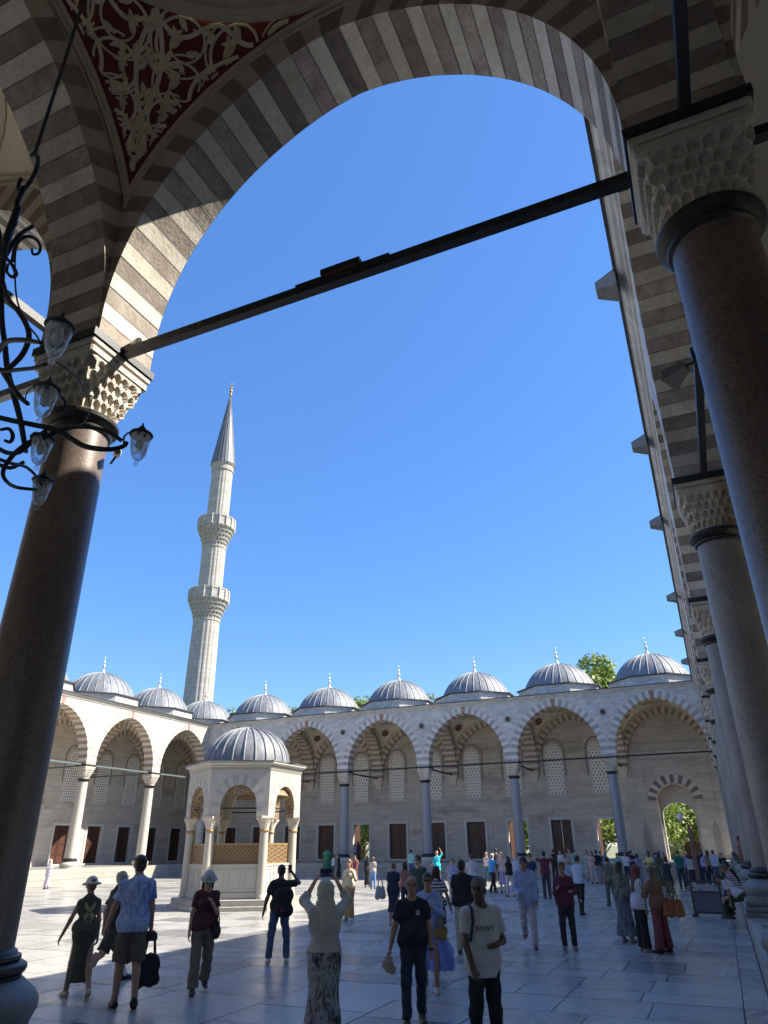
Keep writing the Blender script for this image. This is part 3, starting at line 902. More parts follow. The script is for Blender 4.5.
def tracery(side, uc, q, parent):
    """raised arabesque: scrolls, leaves and a central stem, mapped on the pendentive"""
    rnd = random.Random(20+q)
    mb = MB(SIDES[side])
    th0 = math.asin(RR/RHO); 
    ang0 = PI/4 + q*PI/2
    def mp(p, d, lift=0.02):
        # p lateral metres, d distance down from the ring
        th = th0 + d/RHO
        th = min(th, 1.56)
        R2 = RHO-lift
        r = R2*math.sin(th); ph = p/(RHO*math.sin(th))
        a = ang0+ph
        return (uc+r*math.cos(a), WC+r*math.sin(a), ZC+R2*math.cos(th))
    def inside(p, d, mar=0.085):
        if d < mar*0.9: return False
        th = th0+d/RHO
        r = RHO*math.sin(th)
        c = math.cos(PI/4 - abs(p/r)) if True else 1
        return r*c < AH-mar and d < 2.45
    def ribbon(pts, w, taper=True):
        n = len(pts); run = []
        def flush():
            if len(run) > 1:
                for (l0, r0_, c0), (l1, r1_, c1) in zip(run, run[1:]):
                    mb.face([mp(*l0, 0.012), mp(*c0, 0.025), mp(*c1, 0.025), mp(*l1, 0.012)])
                    mb.face([mp(*c0, 0.025), mp(*r0_, 0.012), mp(*r1_, 0.012), mp(*c1, 0.025)])
            run.clear()
        for i, (x, y) in enumerate(pts):
            a = pts[max(0,i-1)]; b = pts[min(n-1,i+1)]
            tx, ty = b[0]-a[0], b[1]-a[1]; L = math.hypot(tx, ty) or 1
            k = w*(1-0.55*i/n if taper else 1)
            l = (x-ty/L*k, y+tx/L*k); r_ = (x+ty/L*k, y-tx/L*k)
            if inside(x, y): run.append((l, r_, (x, y)))
            else: flush()
        flush()
    def leaf(x, y, a, L, wd):
        # lobed half palmette
        pts = []
        prof = [(0,0.05),(0.15,0.6),(0.3,1.0),(0.42,0.7),(0.5,0.95),(0.65,0.8),(0.72,0.5),(0.85,0.5),(1.0,0.0)]
        ca, sa = math.cos(a), math.sin(a)
        def T(u, v):
            bend = 0.35*u*u
            u2, v2 = u*L, v*wd + bend*L*0.5
            return (x+u2*ca-v2*sa, y+u2*sa+v2*ca)
        up = [T(u, v) for u, v in prof]; dn = [T(u, -v*0.7) for u, v in prof]; mid = [T(u, 0) for u, v in prof]
        if not all(inside(*p, 0.09) for p in up+dn): return
        for i in range(len(prof)-1):
            mb.face([mp(*mid[i],0.045), mp(*up[i],0.012), mp(*up[i+1],0.012), mp(*mid[i+1],0.045)])
            mb.face([mp(*mid[i],0.045), mp(*mid[i+1],0.045), mp(*dn[i+1],0.012), mp(*dn[i],0.012)])
    def scroll(cx, cy, R, a0, turns, sgn):
        pts = []
        n = int(34*turns)
        for i in range(n+1):
            t = i/n; a = a0 + sgn*2*PI*turns*t; r = R*(1-0.62*t**1.3)
            pts.append((cx+r*math.cos(a), cy+r*math.sin(a)))
        ribbon(pts, 0.024)
        for i in range(3, n-1, 6):
            x, y = pts[i]; a = a0+sgn*2*PI*turns*i/n
            k = 1 if (i//6) % 2 else -1
            leaf(x, y, a+sgn*PI/2*0.55 + (0 if k > 0 else PI*0.55*sgn), R*0.52, R*0.15)
        x, y = pts[-1]
        for k in range(5):
            leaf(x, y, a0+k*2*PI/5, R*0.30, R*0.10)
    rows = [(0.44, [0.40, 1.12], 0.38), (0.36, [1.72, 2.25], 0.26), (0.95, [0.45, 1.10, 1.55], 0.34), (1.42, [0.36, 0.85], 0.30), (1.82, [0.28], 0.25), (2.15, [0.13], 0.15)]
    for d, xs_, R in rows:
        for x in xs_:
            for s in (-1, 1):
                scroll(s*x, d, R, PI/2 if s > 0 else PI/2, 1.35, s)
                ribbon([(s*x+R*1.12*math.cos(t), d+R*1.12*math.sin(t)) for t in [0.4+4.6*i/26 for i in range(27)]], 0.015, False)
                pass
    # interlaced central stem with lozenges
    for s in (-1, 1):
        pts = [(s*0.17*math.sin(t*5.2)*(1-0.25*t), 0.12+2.3*t) for t in [i/60 for i in range(61)]]
        ribbon(pts, 0.03, False)
        pts = [(s*(0.2+1.1*t+0.14*math.sin(t*9)), 1.55-1.25*t+0.10*math.sin(t*7)) for t in [i/50 for i in range(51)]]
        ribbon(pts, 0.028, False)
        pts = [(s*(0.1+2.4*t), 0.26+0.11*math.sin(t*16)) for t in [i/80 for i in range(81)]]
        ribbon(pts, 0.03, False)
        pts = [(s*(0.9+1.1*t+0.05*math.sin(t*14)), 0.98-0.62*t+0.05*math.sin(t*20)) for t in [i/40 for i in range(41)]]
        ribbon(pts, 0.026, False)
    for d in (0.3, 0.75, 1.2, 1.65, 2.0, 2.25):
        for a in (0.6, PI-0.6, -PI/2+0.5, -PI/2-0.5):
            leaf(0, d, a, 0.17, 0.055)
    for k in range(30):
        x = rnd.uniform(0.2, 2.3); d = rnd.uniform(0.2, 1.9); a = rnd.uniform(0, 6.28)
        leaf(x, d, a, 0.11, 0.034); leaf(-x, d, PI-a, 0.11, 0.034)
    mb.build('tracery', M['tracery'], parent)

def window_set(side, uc, parent, zp, gmat='grille', arched=True, uo=(-1.775, 1.775)):
    for o in uo:
        c = uc+o
        mb = MB(SIDES[side])
        def prof(hw, zt, n=12):
            # pointed head: springing to crown
            pts = []
            zs = zt-0.75*hw/0.72
            for i in range(n+1):
                t = i/n
                x = hw*math.cos(t*PI/2)**0.85 if t < 1 else 0
                pts.append((x, zs+(zt-zs)*math.sin(t*PI/2)**1.05))
            return pts
        P0 = prof(0.62, 9.52); P1 = prof(0.73, 9.70)
        wf = 6.9
        def outline(P, zb): return [(c-P[0][0], zb)] + [(c-x, z) for x, z in P] + [(c+x, z) for x, z in P[::-1][1:]] + [(c+P[0][0], zb)]
        A, B = outline(P0, 5.80), outline(P1, 5.66)
        for i in range(len(A)-1):
            mb.face([(A[i][0],wf-0.07,A[i][1]),(A[i+1][0],wf-0.07,A[i+1][1]),(B[i+1][0],wf-0.07,B[i+1][1]),(B[i][0],wf-0.07,B[i][1])])
            mb.face([(B[i][0],wf-0.07,B[i][1]),(B[i+1][0],wf-0.07,B[i+1][1]),(B[i+1][0],wf+0.01,B[i+1][1]),(B[i][0],wf+0.01,B[i][1])])
            mb.face([(A[i][0],wf-0.07,A[i][1]),(A[i+1][0],wf-0.07,A[i+1][1]),(A[i+1][0],wf-0.02,A[i+1][1]),(A[i][0],wf-0.02,A[i][1])])
        mb.face([(A[0][0],wf-0.07,A[0][1]),(A[-1][0],wf-0.07,A[-1][1]),(B[-1][0],wf-0.07,B[-1][1]),(B[0][0],wf-0.07,B[0][1])])
        f = mb.build('window', M['win_frame'], parent)
        mg = MB(SIDES[side])
        mg.face([(x, wf-0.02, z) for x, z in A])
        mg.build('lattice', M[gmat], f)
        # pointed relieving arch around the head, a dark painted line
        ma = MB(SIDES[side])
        Q0 = prof(0.86, 9.95); Q1 = prof(0.97, 10.08)
        a_ = [(c-x, z) for x, z in Q0] + [(c+x, z) for x, z in Q0[::-1][1:]]
        b_ = [(c-x, z) for x, z in Q1] + [(c+x, z) for x, z in Q1[::-1][1:]]
        for i in range(len(a_)-1):
            ma.face([(a_[i][0],wf-0.03,a_[i][1]),(a_[i+1][0],wf-0.03,a_[i+1][1]),(b_[i+1][0],wf-0.03,b_[i+1][1]),(b_[i][0],wf-0.03,b_[i][1])])
            ma.face([(b_[i][0],wf-0.03,b_[i][1]),(b_[i+1][0],wf-0.03,b_[i+1][1]),(b_[i+1][0],wf+0.01,b_[i+1][1]),(b_[i][0],wf+0.01,b_[i][1])])
        for s in (-1, 1):
            zs = Q0[0][1]
            ma.box((c+s*0.915-0.055, wf-0.03, zs-1.9), (c+s*0.915+0.055, wf+0.01, zs))
        ma.build('hood', M['hood'], f)
M['win_frame'] = plain('white_window_stone', (0.60,0.575,0.52), 0.6, 0, 0.08, 4)
M['hood'] = plain('brown_hood_stone', (0.25,0.20,0.165), 0.8, 0, 0.2, 5)
M['door_frame'] = marble('door_surround_marble', (0.58,0.56,0.52), (0.42,0.41,0.40), 1.4, 0.5, (1,1,1.4), 0.5)

def door_at(side, c, parent, zb, open_=0, zt=3.85, hw=0.80):
    """stone surround, two wooden leaves with raised panels and rails; open_: leaves swung in"""
    wf = 6.9
    mb = MB(SIDES[side])
    e = 0.20; d = 0.06
    mb.box((c-hw-e, wf-d, zb), (c-hw, wf+0.02, zt+e)); mb.box((c+hw, wf-d, zb), (c+hw+e, wf+0.02, zt+e))
    mb.box((c-hw, wf-d, zt), (c+hw, wf+0.02, zt+e)); mb.box((c-hw, wf-d-0.03, zb-0.02), (c+hw, wf+0.02, zb+0.10))
    fr = mb.build('doorway', M['door_frame'], parent)
    for s in (-1, 1):
        ml = MB(SIDES[side])
        W = hw-0.01
        def leafpt(a, t, z):
            # a along leaf from hinge 0..W, t thickness
            if open_:
                ang = 1.35 if open_ == 1 else 0.25
                return (c+s*hw - s*a*math.cos(ang) , wf+0.25+t + a*math.sin(ang), z)
            return (c+s*hw-s*a, wf+0.2+t, z)
        def lbox(a0, a1, z0, z1, t0, t1, m):
            P = [leafpt(a, t, z) for a, t, z in ((a0,t0,z0),(a1,t0,z0),(a1,t1,z0),(a0,t1,z0),(a0,t0,z1),(a1,t0,z1),(a1,t1,z1),(a0,t1,z1))]
            i = [ml.vert(p) for p in P]
            for q in ((0,3,2,1),(4,5,6,7),(0,1,5,4),(1,2,6,5),(2,3,7,6),(3,0,4,7)): ml.faces_i([i[k] for k in q], m)
        lbox(0.0, W, zb+0.1, zt, 0.0, 0.05, 0)
        lbox(0.0, 0.09, zb+0.1, zt, -0.03, 0.0, 1); lbox(W-0.09, W, zb+0.1, zt, -0.03, 0.0, 1)
        H = zt-zb-0.1
        for k in (0, 0.24, 0.5, 0.74, 0.96):
            lbox(0.09, W-0.09, zb+0.1+H*k, zb+0.1+H*k+0.10, -0.03, 0.0, 1)
        ml.build('door', [M['wood'], M['wood_frame']], fr)
    return fr

def bay(side, i0, L, parent, style, zp, rear='std', corner=None, painted=False, domes=True, front=True):
    """one portico bay, u from i0 to i0+L"""
    uc = i0+L/2; CLIP[0] = L/2
    if style == 'near':
        a = build_arch('arch', side, 'u', uc, 0, 0.45, parent, DARK, band_mats=FRONT, inner=(M['band_light'], M['band_dark']))
    else:
        a = build_arch('arch', side, 'u', uc, 0, 0.45, parent, STR, band_mats=FRONT, key=M['red_key'])
    mb = MB(SIDES[side])
    spandrel(mb, uc, -0.45, 12.1); spandrel(mb, uc, 0.45, 12.3, 1)
    if L < SX: pass
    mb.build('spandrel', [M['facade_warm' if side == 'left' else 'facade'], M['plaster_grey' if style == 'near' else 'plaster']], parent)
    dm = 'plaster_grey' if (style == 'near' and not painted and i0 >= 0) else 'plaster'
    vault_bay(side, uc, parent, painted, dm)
    mb = MB(SIDES[side]); roof(mb, i0, i0+L); mb.build('roof', M['lead'], parent)
    # blind arch on the rear wall and corbels
    build_arch('wall_arch', side, 'u', uc, 6.725, 0.175, parent, STR if style != 'near' else DARK)
    mb = MB(SIDES[side])
    spandrel(mb, uc, 6.55, 12.3)
    mb.build('wall_spandrel', M['plaster'], parent)
    if domes:
        X = SIDES[side]((uc, WC, 0))
        place_dome(parent, X[0], X[1], 'facade_warm' if side == 'left' else 'facade')

def transverse(side, c, parent, style):
    CLIP[0] = 3.55
    mats = DARK if style == 'near' else STR
    inner = (M['band_light'], M['band_dark']) if style == 'near' else None
    build_arch('cross_arch', side, 'w', c, WC, 0.45, parent, mats, inner=inner)
    mb = MB(SIDES[side])
    spandrel_w(mb, WC, c-0.45, 12.3); spandrel_w(mb, WC, c+0.45, 12.3)
    mb.build('cross_spandrel', M['plaster'], parent)
    mb = MB(SIDES[side])
    mb.box((c-0.45, 6.56, 7.55), (c+0.45, 7.0, 12.3))
    for k, (d, z0, z1) in enumerate(((0.0, 7.35, 7.55), (0.10, 7.05, 7.35), (0.2, 6.75, 7.05))):
        mb.box((c-0.45+d*0.9, 6.57+d, z0), (c+0.45-d*0.9, 7.0, z1))
    mb.build('corbel', M['stripe_cream'], parent)
    rod(side, [(c, 0.5, 7.62), (c, 6.6, 7.62)], parent, 'iron' if side != 'left' else 'iron_green', 0.09, 0.11)

def rear_wall(side, u0, u1, zp, parent, doors, mat='wall', zt=12.35, extra=[], fname='rear_wall'):
    mb = MB(SIDES[side])
    holes = [(d-0.80, d+0.80, zp+0.05, 3.85) for d in doors] + extra
    wall_rects(mb, u0, u1, 0.0, zt, 6.9, holes, 0.55, 0, 1)
    mb.face([(u0,7.45,0),(u1,7.45,0),(u1,7.45,0.3),(u0,7.45,0.3)], 0)
    o = mb.build(fname, [M[mat], M['door_frame']], parent)
    return o

# near portico (the one the camera stands in)
near = empty('portico', (-3.55, -0.0, 0.0), label='shaded near portico whose striped arch and red painted pendentive frame the view', cat='portico', group='porticoes round the courtyard')
for k in range(-7, 1):
    bay('near', k*SX, SX, near, 'near', 0.59, painted=(k == -1), domes=False)
for k in range(-7, 2):
    transverse('near', k*SX, near, 'near')
for k in range(-6, 1):
    rod('near', [(k*SX+0.5, 0, 7.62), ((k+1)*SX-0.5, 0, 7.62)], near, 'iron' if k >= -1 else 'iron_green', 0.105, 0.11)
cornice('near', -42.6, -0.45, near)
rear_wall('near', -50, 7.5, 0.59, near, [-19.5, -16, -12.4, -8.9, -5.3, -1.8])
for k in range(-6, 0):
    put_column('granite_rose', k*SX, 0, near)
put_column('granite_rose', 0, 0, near)

# side portico on the right
right = empty('portico', (0, 24.57, 0.0), label='right hand portico seen edge on with tall columns receding', cat='portico', group='porticoes round the courtyard')
for k in range(7):
    bay('right', k*SY, SY, right, 'near', 0.59, domes=True)
for k in range(1, 7):
    transverse('right', k*SY, right, 'near')
for k in range(7):
    rod('right', [(k*SY+0.5, 0, 7.62), ((k+1)*SY-0.5, 0, 7.62)], right, 'iron', 0.10, 0.11)
cornice('right', 0.45, 48.69, right)
rear_wall('right', -7.2, 56.1, 0.9, right, [k*3.51+1.75 for k in range(14)])
rods_ = ['granite_grey']*6
for k in range(1, 7):
    put_column('granite_grey', 0, k*SY, right, zb=0.59 if k == 1 else 0.9, base_mat='base_stone')
mb = MB()
for yy in (6.55, 13.3, 19.1, 28.0, 34.5, 41.5):
    i = []
    for x_, hw, hz in ((-0.72, 0.28, 0.20), (-1.13, 0.15, 0.09)):
        for a, b in ((-1,-1),(1,-1),(1,1),(-1,1)):
            i.append(mb.vert((x_, yy+a*hw, 12.20+b*hz)))
    for q in ((0,3,2,1),(4,5,6,7),(0,1,5,4),(1,2,6,5),(2,3,7,6),(3,0,4,7)): mb.faces_i([i[t] for t in q])
    mb.build('water_spout', M['base_stone'], right); mb = MB()

# far portico
far = empty('portico', (-21.3, 49.14, 0.0), label='far marble portico with six pointed arches opposite the camera', cat='portico', group='porticoes round the courtyard')
for k in range(-7, 1):
    bay('far', k*SX, SX, far, 'far', 0.92)
for k in range(-7, 2):
    transverse('far', k*SX, far, 'far')
rod('far', [(-6*SX, -0.1, 7.66), (0, -0.1, 7.66)], far, 'iron', 0.10, 0.11)
cornice('far', -42.15, -0.45, far)
for k in range(-6, 1):
    put_column('blue_marble' if k != -6 else 'white_col', k*SX, 49.14, far, zb=0.92, base_mat='white_col', ring='bronze')
fd = []
for k in range(-6, -1):
    for o in (-1.775, 1.775): fd.append(k*SX+SX/2+o)
GX = -3.55
# gate bay: tall arched passage
rear_wall('far', -49.6, -7.1, 0.92, far, [-47.9,-44.4]+fd)
for k in range(-7, -1):
    window_set('far', k*SX+SX/2, far, 0.92, 'grille_shade')
def arched_wall(mb, u0, u1, z0, z1, uc, hw, zs, rise, wf, m=0, n=24):
    P = []
    for i in range(n+1):
        t = PI*i/n
        P.append((uc-hw*math.cos(t), zs+rise*math.sin(t)**0.92*(1+0.04*(1-abs(math.cos(t))))))
    P[0] = (uc-hw, zs); P[-1] = (uc+hw, zs)
    mb.face([(u0,wf,z0),(uc-hw,wf,z0),(uc-hw,wf,z1),(u0,wf,z1)], m)
    mb.face([(uc+hw,wf,z0),(u1,wf,z0),(u1,wf,z1),(uc+hw,wf,z1)], m)
    for a, b in zip(P, P[1:]):
        mb.face([(a[0],wf,a[1]),(b[0],wf,b[1]),(b[0],wf,z1),(a[0],wf,z1)], m)
    return P
def tunnel(mb, P, w0, w1, z0, m=0):
    pts = [(P[0][0], z0)] + P + [(P[-1][0], z0)]
    for a, b in zip(pts, pts[1:]):
        mb.face([(a[0],w0,a[1]),(b[0],w0,b[1]),(b[0],w1,b[1]),(a[0],w1,a[1])], m)
mb = MB(SIDES['far'])
P1 = arched_wall(mb, -7.1, 0, 0, 12.35, GX, 1.34, 5.05, 1.12, 6.9)
tunnel(mb, P1, 6.9, 8.4, 0)
P2 = arched_wall(mb, -6, -1, 0, 8, GX-0.02, 1.16, 4.0, 0.9, 8.4)
tunnel(mb, P2, 8.4, 9.0, 0)
gw = mb.build('gate_wall', M['gate_wall'], far)
mb = MB(SIDES['far'])
n = 17
for j in range(n):
    for i in range(2):
        t0, t1 = PI*(j+i/2)/n, PI*(j+(i+1)/2)/n
        def q(t, r_): return (GX-(1.34+r_)*math.cos(t), 5.05+(1.2+r_)*math.sin(t))
        a, b, c, d = q(t0,0.0), q(t1,0.0), q(t1,0.62), q(t0,0.62)
        y_ = 6.88
        mb.face([(a[0],y_,a[1]),(b[0],y_,b[1]),(c[0],y_,c[1]),(d[0],y_,d[1])], j % 2)
mb.build('gate_arch', [M['gate_dark'] if 'gate_dark' in M else M['stripe_red'], M['front_light']], gw)
mb = MB(SIDES['far'])
def frame(u0, u1, z0, z1, t=0.09, w=6.86):
    mb.box((u0,w,z0),(u0+t,6.92,z1)); mb.box((u1-t,w,z0),(u1,6.92,z1)); mb.box((u0+t,w,z1-t),(u1-t,6.92,z1))
frame(-5.62, -1.48, 0.92, 7.7); frame(-6.35, -0.75, 0.92, 8.0, 0.10, 6.84)
mb.box((-7.1, 6.82, 9.05), (0, 6.92, 9.2)); mb.box((-7.1, 6.84, 8.6), (0, 6.92, 8.66))
mb.build('gate_moulding', M['gate_wall'], gw)
for nx in (-5.98, -1.1):
    mb = MB(SIDES['far'])
    pts = [(nx-0.27, 0.95), (nx-0.27, 2.75), (nx-0.18, 3.2), (nx-0.06, 3.5), (nx, 4.0), (nx+0.06, 3.5), (nx+0.18, 3.2), (nx+0.27, 2.75), (nx+0.27, 0.95)]
    back = [(nx+(x-nx)*0.6, z-0.02) for x, z in pts]
    mb.face([(x, 6.885, z) for x, z in pts])
    mb.build('niche', M['niche'] if 'niche' in M else M['base_stone'], gw)
# round bosses between the arches
for k in range(-5, 0):
    mb = MB()
    c = Vector((k*SX, 48.69, 10.75))
    for r0_, r1_, y0, y1, m_ in ((0.24,0.17,-0.03,-0.05,0),):
        n = 20
        for i in range(n):
            a, b = 2*PI*i/n, 2*PI*(i+1)/n
            f_ = lambda r, t, y: (c.x+r*math.cos(t), c.y+y, c.z+r*math.sin(t))
            mb.face([f_(0.24,a,0),f_(0.24,b,0),f_(0.24,b,-0.05),f_(0.24,a,-0.05)],0)
            mb.face([f_(0.24,a,-0.05),f_(0.24,b,-0.05),f_(0.16,b,-0.05),f_(0.16,a,-0.05)],0)
            mb.face([f_(0.16,a,-0.05),f_(0.16,b,-0.05),f_(0.0,b,-0.02),f_(0.0,a,-0.02)],1)
    mb.build('boss', [M['hood'], M['bronze']], far)
for i, d in enumerate([-47.9,-44.4]+fd):
    op = 1 if any(abs(d-t) < 0.5 for t in (-30.3, -16.0, -8.9)) else 0
    door_at('far', d, far, 0.97, op)

# left portico, sunlit
left = empty('portico', (-42.6, 24.57, 0.0), label='sunlit left hand portico with white columns and green grey tie rods', cat='portico', group='porticoes round the courtyard')
for k in range(7):
    bay('left', k*SY, SY, left, 'left', 0.91)
    window_set('left', (k+0.5)*SY, left, 0.91)
for k in range(1, 7):
    transverse('left', k*SY, left, 'left')
window_set('left', 7.5*SY, left, 0.91)
rod('left', [(0.5, -0.1, 7.66), (48.6, -0.1, 7.66)], left, 'iron_green', 0.10, 0.12)
cornice('left', 0.45, 48.69, left, 'facade_warm')
ld = [(k+0.5)*SY+o for k in range(8) for o in (-1.775, 1.775)]
rear_wall('left', -7.2, 56.1, 0.91, left, ld)
for k in range(1, 7):
    put_column('white_col', -42.6, k*SY, left, zb=0.91, base_mat='white_col', ring='bronze')
for d in ld[4:]:
    door_at('left', d, left, 0.95, 0)
# corner dome of the far right, seen past the side cornice
# ------------------------------------------------------------------ fountain kiosk
FC = (-18.38, 20.42); FA = math.radians(28.95+180)
def hexv(R, k, z): a = FA+k*PI/3; return (FC[0]+R*math.cos(a), FC[1]+R*math.sin(a), z)
fo = empty('fountain_kiosk', (FC[0], FC[1], 0), label='hexagonal white marble fountain kiosk with ribbed lead dome and gilded screens', cat='fountain')
mb = MB()
mb.lathe([(2.62,0.0),(2.62,0.13),(2.58,0.15)], FC, 6, 0, a0=FA)
mb.lathe([(2.50,0.14),(2.50,0.33),(2.46,0.35)], FC, 6, 0, a0=FA)
mb.build('plinth', M['step'], fo)
M['kiosk'] = marble('kiosk_marble', (0.46,0.435,0.38), (0.27,0.255,0.235), 1.1, 0.55, (1,1,1.6), 0.55)
M['kiosk_band'] = marble('kiosk_grey_voussoir', (0.36,0.345,0.32), (0.27,0.26,0.25), 1.6, 0.6, (1,1,1), 0.6, 0.25)
def ornament():
    m, nt, b = nodes('painted_ornament')
    P = wpos(nt)
    v = nt.nodes.new('ShaderNodeTexVoronoi'); v.feature = 'DISTANCE_TO_EDGE'; v.inputs['Scale'].default_value = 9
    nt.links.new(P, v.inputs['Vector'])
    f = math_(nt, 'LESS_THAN', v.outputs[0], 0.07)
    nt.links.new(mixc(nt, f, (0.25,0.14,0.07), (0.50,0.42,0.28)), b.inputs['Base Color']); b.inputs['Roughness'].default_value = 0.7
    return m
M['ornament'] = ornament()
cp = None
for k in range(6):
    x, y, _ = hexv(2.02, k, 0)
    if cp is None:
        c = MB(); c.lathe([(0.205,0.35),(0.205,0.40),(0.19,0.46),(0.175,0.50)] + [(0.172-0.012*t/8, 0.5+2.08*t/8) for t in range(9)], n=20)
        cp = c.build('column', M['white_col'], None, smooth=True, angle=50)
        g_ = MB(); g_.lathe([(0.165,2.57),(0.19,2.59),(0.195,2.62),(0.185,2.65),(0.17,2.66)], n=20); g_.build('gilt_ring', M['gold'], cp, smooth=True)
        c = MB(); c.lathe([(0.17,2.66),(0.18,2.74),(0.20,2.86),(0.235,2.98),(0.26,3.04),(0.26,3.12)], n=16, sq=[0,0,0.3,0.7,1,1], a0=PI/4)
        for t_ in range(2):
            for i in range(12):
                a = 2*PI*(i+0.5*t_)/12; r_ = 0.205+0.035*t_; z_ = 2.9+0.1*t_
                tx, ty = -math.sin(a)*0.035, math.cos(a)*0.035
                X, Y = r_*math.cos(a), r_*math.sin(a)
                c.face([(X+tx,Y+ty,z_),(X-tx,Y-ty,z_),(X*0.93,Y*0.93,z_-0.13)])
                c.face([(X+tx,Y+ty,z_),(X-tx,Y-ty,z_),(X*0.8,Y*0.8,z_)])
        c.build('capital', M['capital'], cp)
        o = cp
    else: o = copy_tree(cp)
    o.parent = fo; o.location = (x-FC[0], y-FC[1], 0); o.rotation_euler = (0,0,FA+k*PI/3)
RW = 2.27   # outer face of the upper walls (vertex radius)
for k in range(6):
    A = Vector(hexv(RW, k, 0)); B = Vector(hexv(RW, k+1, 0)); T = (B-A).normalized(); L = (B-A).length
    Nn = Vector((-(T.y), T.x, 0)); mid = (A+B)/2
    if Nn.dot(mid-Vector((FC[0],FC[1],0))) > 0: Nn = -Nn     # inward
    hw, zs, rise = 0.68, 3.42, 0.80
    xf = lambda p, A=A, T=T, Nn=Nn: tuple(A + T*p[0] + Nn*p[1] + Vector((0,0,p[2])))
    mb = MB(xf)
    P_ = arched_wall(mb, 0, L, 3.10, 4.86, L/2, hw, zs, rise, 0.0)
    arched_wall(mb, 0.2, L-0.2, 3.10, 4.86, L/2, hw, zs, rise, 0.42)
    mb.face([(0,0,3.10),(L/2-hw,0,3.10),(L/2-hw,0.42,3.10),(0.2,0.42,3.10)]); mb.face([(L/2+hw,0,3.10),(L,0,3.10),(L-0.2,0.42,3.10),(L/2+hw,0.42,3.10)])
    w_ = mb.build('arched_wall', M['kiosk'], fo)
    mb = MB(xf); tunnel(mb, P_, 0.0, 0.42, 3.10); mb.build('soffit', M['ornament'], w_)
    mb = MB(xf); n = 15
    for j in range(n):
        for i in range(3):
            t0, t1 = PI*(j+i/3)/n, PI*(j+(i+1)/3)/n
            q = lambda t, r_: (L/2-(hw+r_)*math.cos(t), -0.008, zs+(rise+r_*1.05)*math.sin(t)**0.95)
            mb.face([q(t0,0.0), q(t1,0.0), q(t1,0.36), q(t0,0.36)], j % 2)
    mb.build('voussoirs', [M['kiosk_band'], M['kiosk']], w_)
    # thin tie rod across the opening
    m2 = MB(); m2.bar(xf((L/2-hw-0.05,0.2,3.40)), xf((L/2+hw+0.05,0.2,3.40)), 0.05, 0.05); m2.build('tie_rod', M['iron'], fo)
    # basin panel and gilded lattice between the columns
    A2 = Vector(hexv(2.0, k, 0)); B2 = Vector(hexv(2.0, k+1, 0)); T2 = (B2-A2).normalized(); L2 = (B2-A2).length
    xf2 = lambda p, A=A2, T=T2, Nn=Nn: tuple(A + T*p[0] + Nn*p[1] + Vector((0,0,p[2])))
    mb = MB(xf2)
    mb.box((0.12,-0.05,0.35),(L2-0.12,0.25,0.55)); mb.box((0.15,0.0,0.55),(L2-0.15,0.2,1.47)); mb.box((0.14,-0.03,1.42),(L2-0.14,0.22,1.49))
    for u_ in (0.22, 0.80, 1.38):
        for a_, b_, c_, d_ in ((u_,u_+0.42,0.66,0.69),(u_,u_+0.42,1.30,1.33),(u_,u_+0.03,0.69,1.30),(u_+0.39,u_+0.42,0.69,1.30)):
            mb.box((a_,-0.018,c_),(b_,0.0,d_))
    mb.build('basin_panel', M['kiosk'], fo)
    mb = MB(xf2); mb.box((0.15,0.06,1.49),(L2-0.15,0.10,2.17), 0)
    for a_, b_, c_, d_ in ((0.14,L2-0.14,2.13,2.19),(0.14,L2-0.14,1.49,1.53),(0.14,0.18,1.5,2.15),(L2-0.18,L2-0.14,1.5,2.15)):
        mb.box((a_,0.045,c_),(b_,0.115,d_), 1)
    mb.build('gilded_screen', [M['gold_grille'], M['gold']], fo)
mb = MB()
mb.lathe([(RW,4.84),(RW+0.05,4.86),(RW+0.07,4.90),(RW+0.05,4.92),(RW+0.14,4.97),(RW+0.2,5.0),(RW+0.2,5.06)], FC, 6, 0, cap=False, a0=FA)
mb.lathe([(RW+0.2,5.06),(RW+0.23,5.07),(RW+0.23,5.10)], FC, 6, 1, cap=False, a0=FA)
mb.build('cornice', [M['kiosk'], M['lead']], fo)
mb = MB(); n_ = 36
for k in range(6):
    A = Vector(hexv(RW+0.03, k, 4.80)); B = Vector(hexv(RW+0.03, k+1, 4.80))
    for i in range(n_):
        p = A.lerp(B, (i+0.5)/n_)
        mb.bbox((p.x, p.y, 4.80), (0.03, 0.03, 0.07))
mb.build('dentils', M['kiosk'], fo)
mb = MB()
mb.face([hexv(RW+0.23, k, 5.10) for k in range(6)], 0)
z0 = 5.09; Rk = 1.73
prof = [(2.2,5.10),(Rk,5.14)] + [(Rk*math.cos(t), 5.14+1.45*math.sin(t)) for t in [PI/2*i/16 for i in range(1,16)]] + [(0.02,6.59)]
mb.lathe(prof, FC, 64, 0, cap=False)
for k in range(24):
    a = 2*PI*k/24
    mb.tube([(FC[0]+(Rk+0.012)*math.cos(t)*math.cos(a), FC[1]+(Rk+0.012)*math.cos(t)*math.sin(a), 5.15+1.46*math.sin(t)) for t in [PI/2*i/14 for i in range(14)]], 0.03, 6, 1, caps=False)
mb.build('dome', [M['lead'], M['lead_seam']], fo, smooth=True, angle=50)
mb = MB(); mb.lathe([(1.9,3.9),(1.8,4.3),(1.5,4.8),(0.9,5.2),(0.02,5.35)], FC, 24, 0, cap=False); mb.build('inner_vault', M['ornament'], fo, smooth=True)

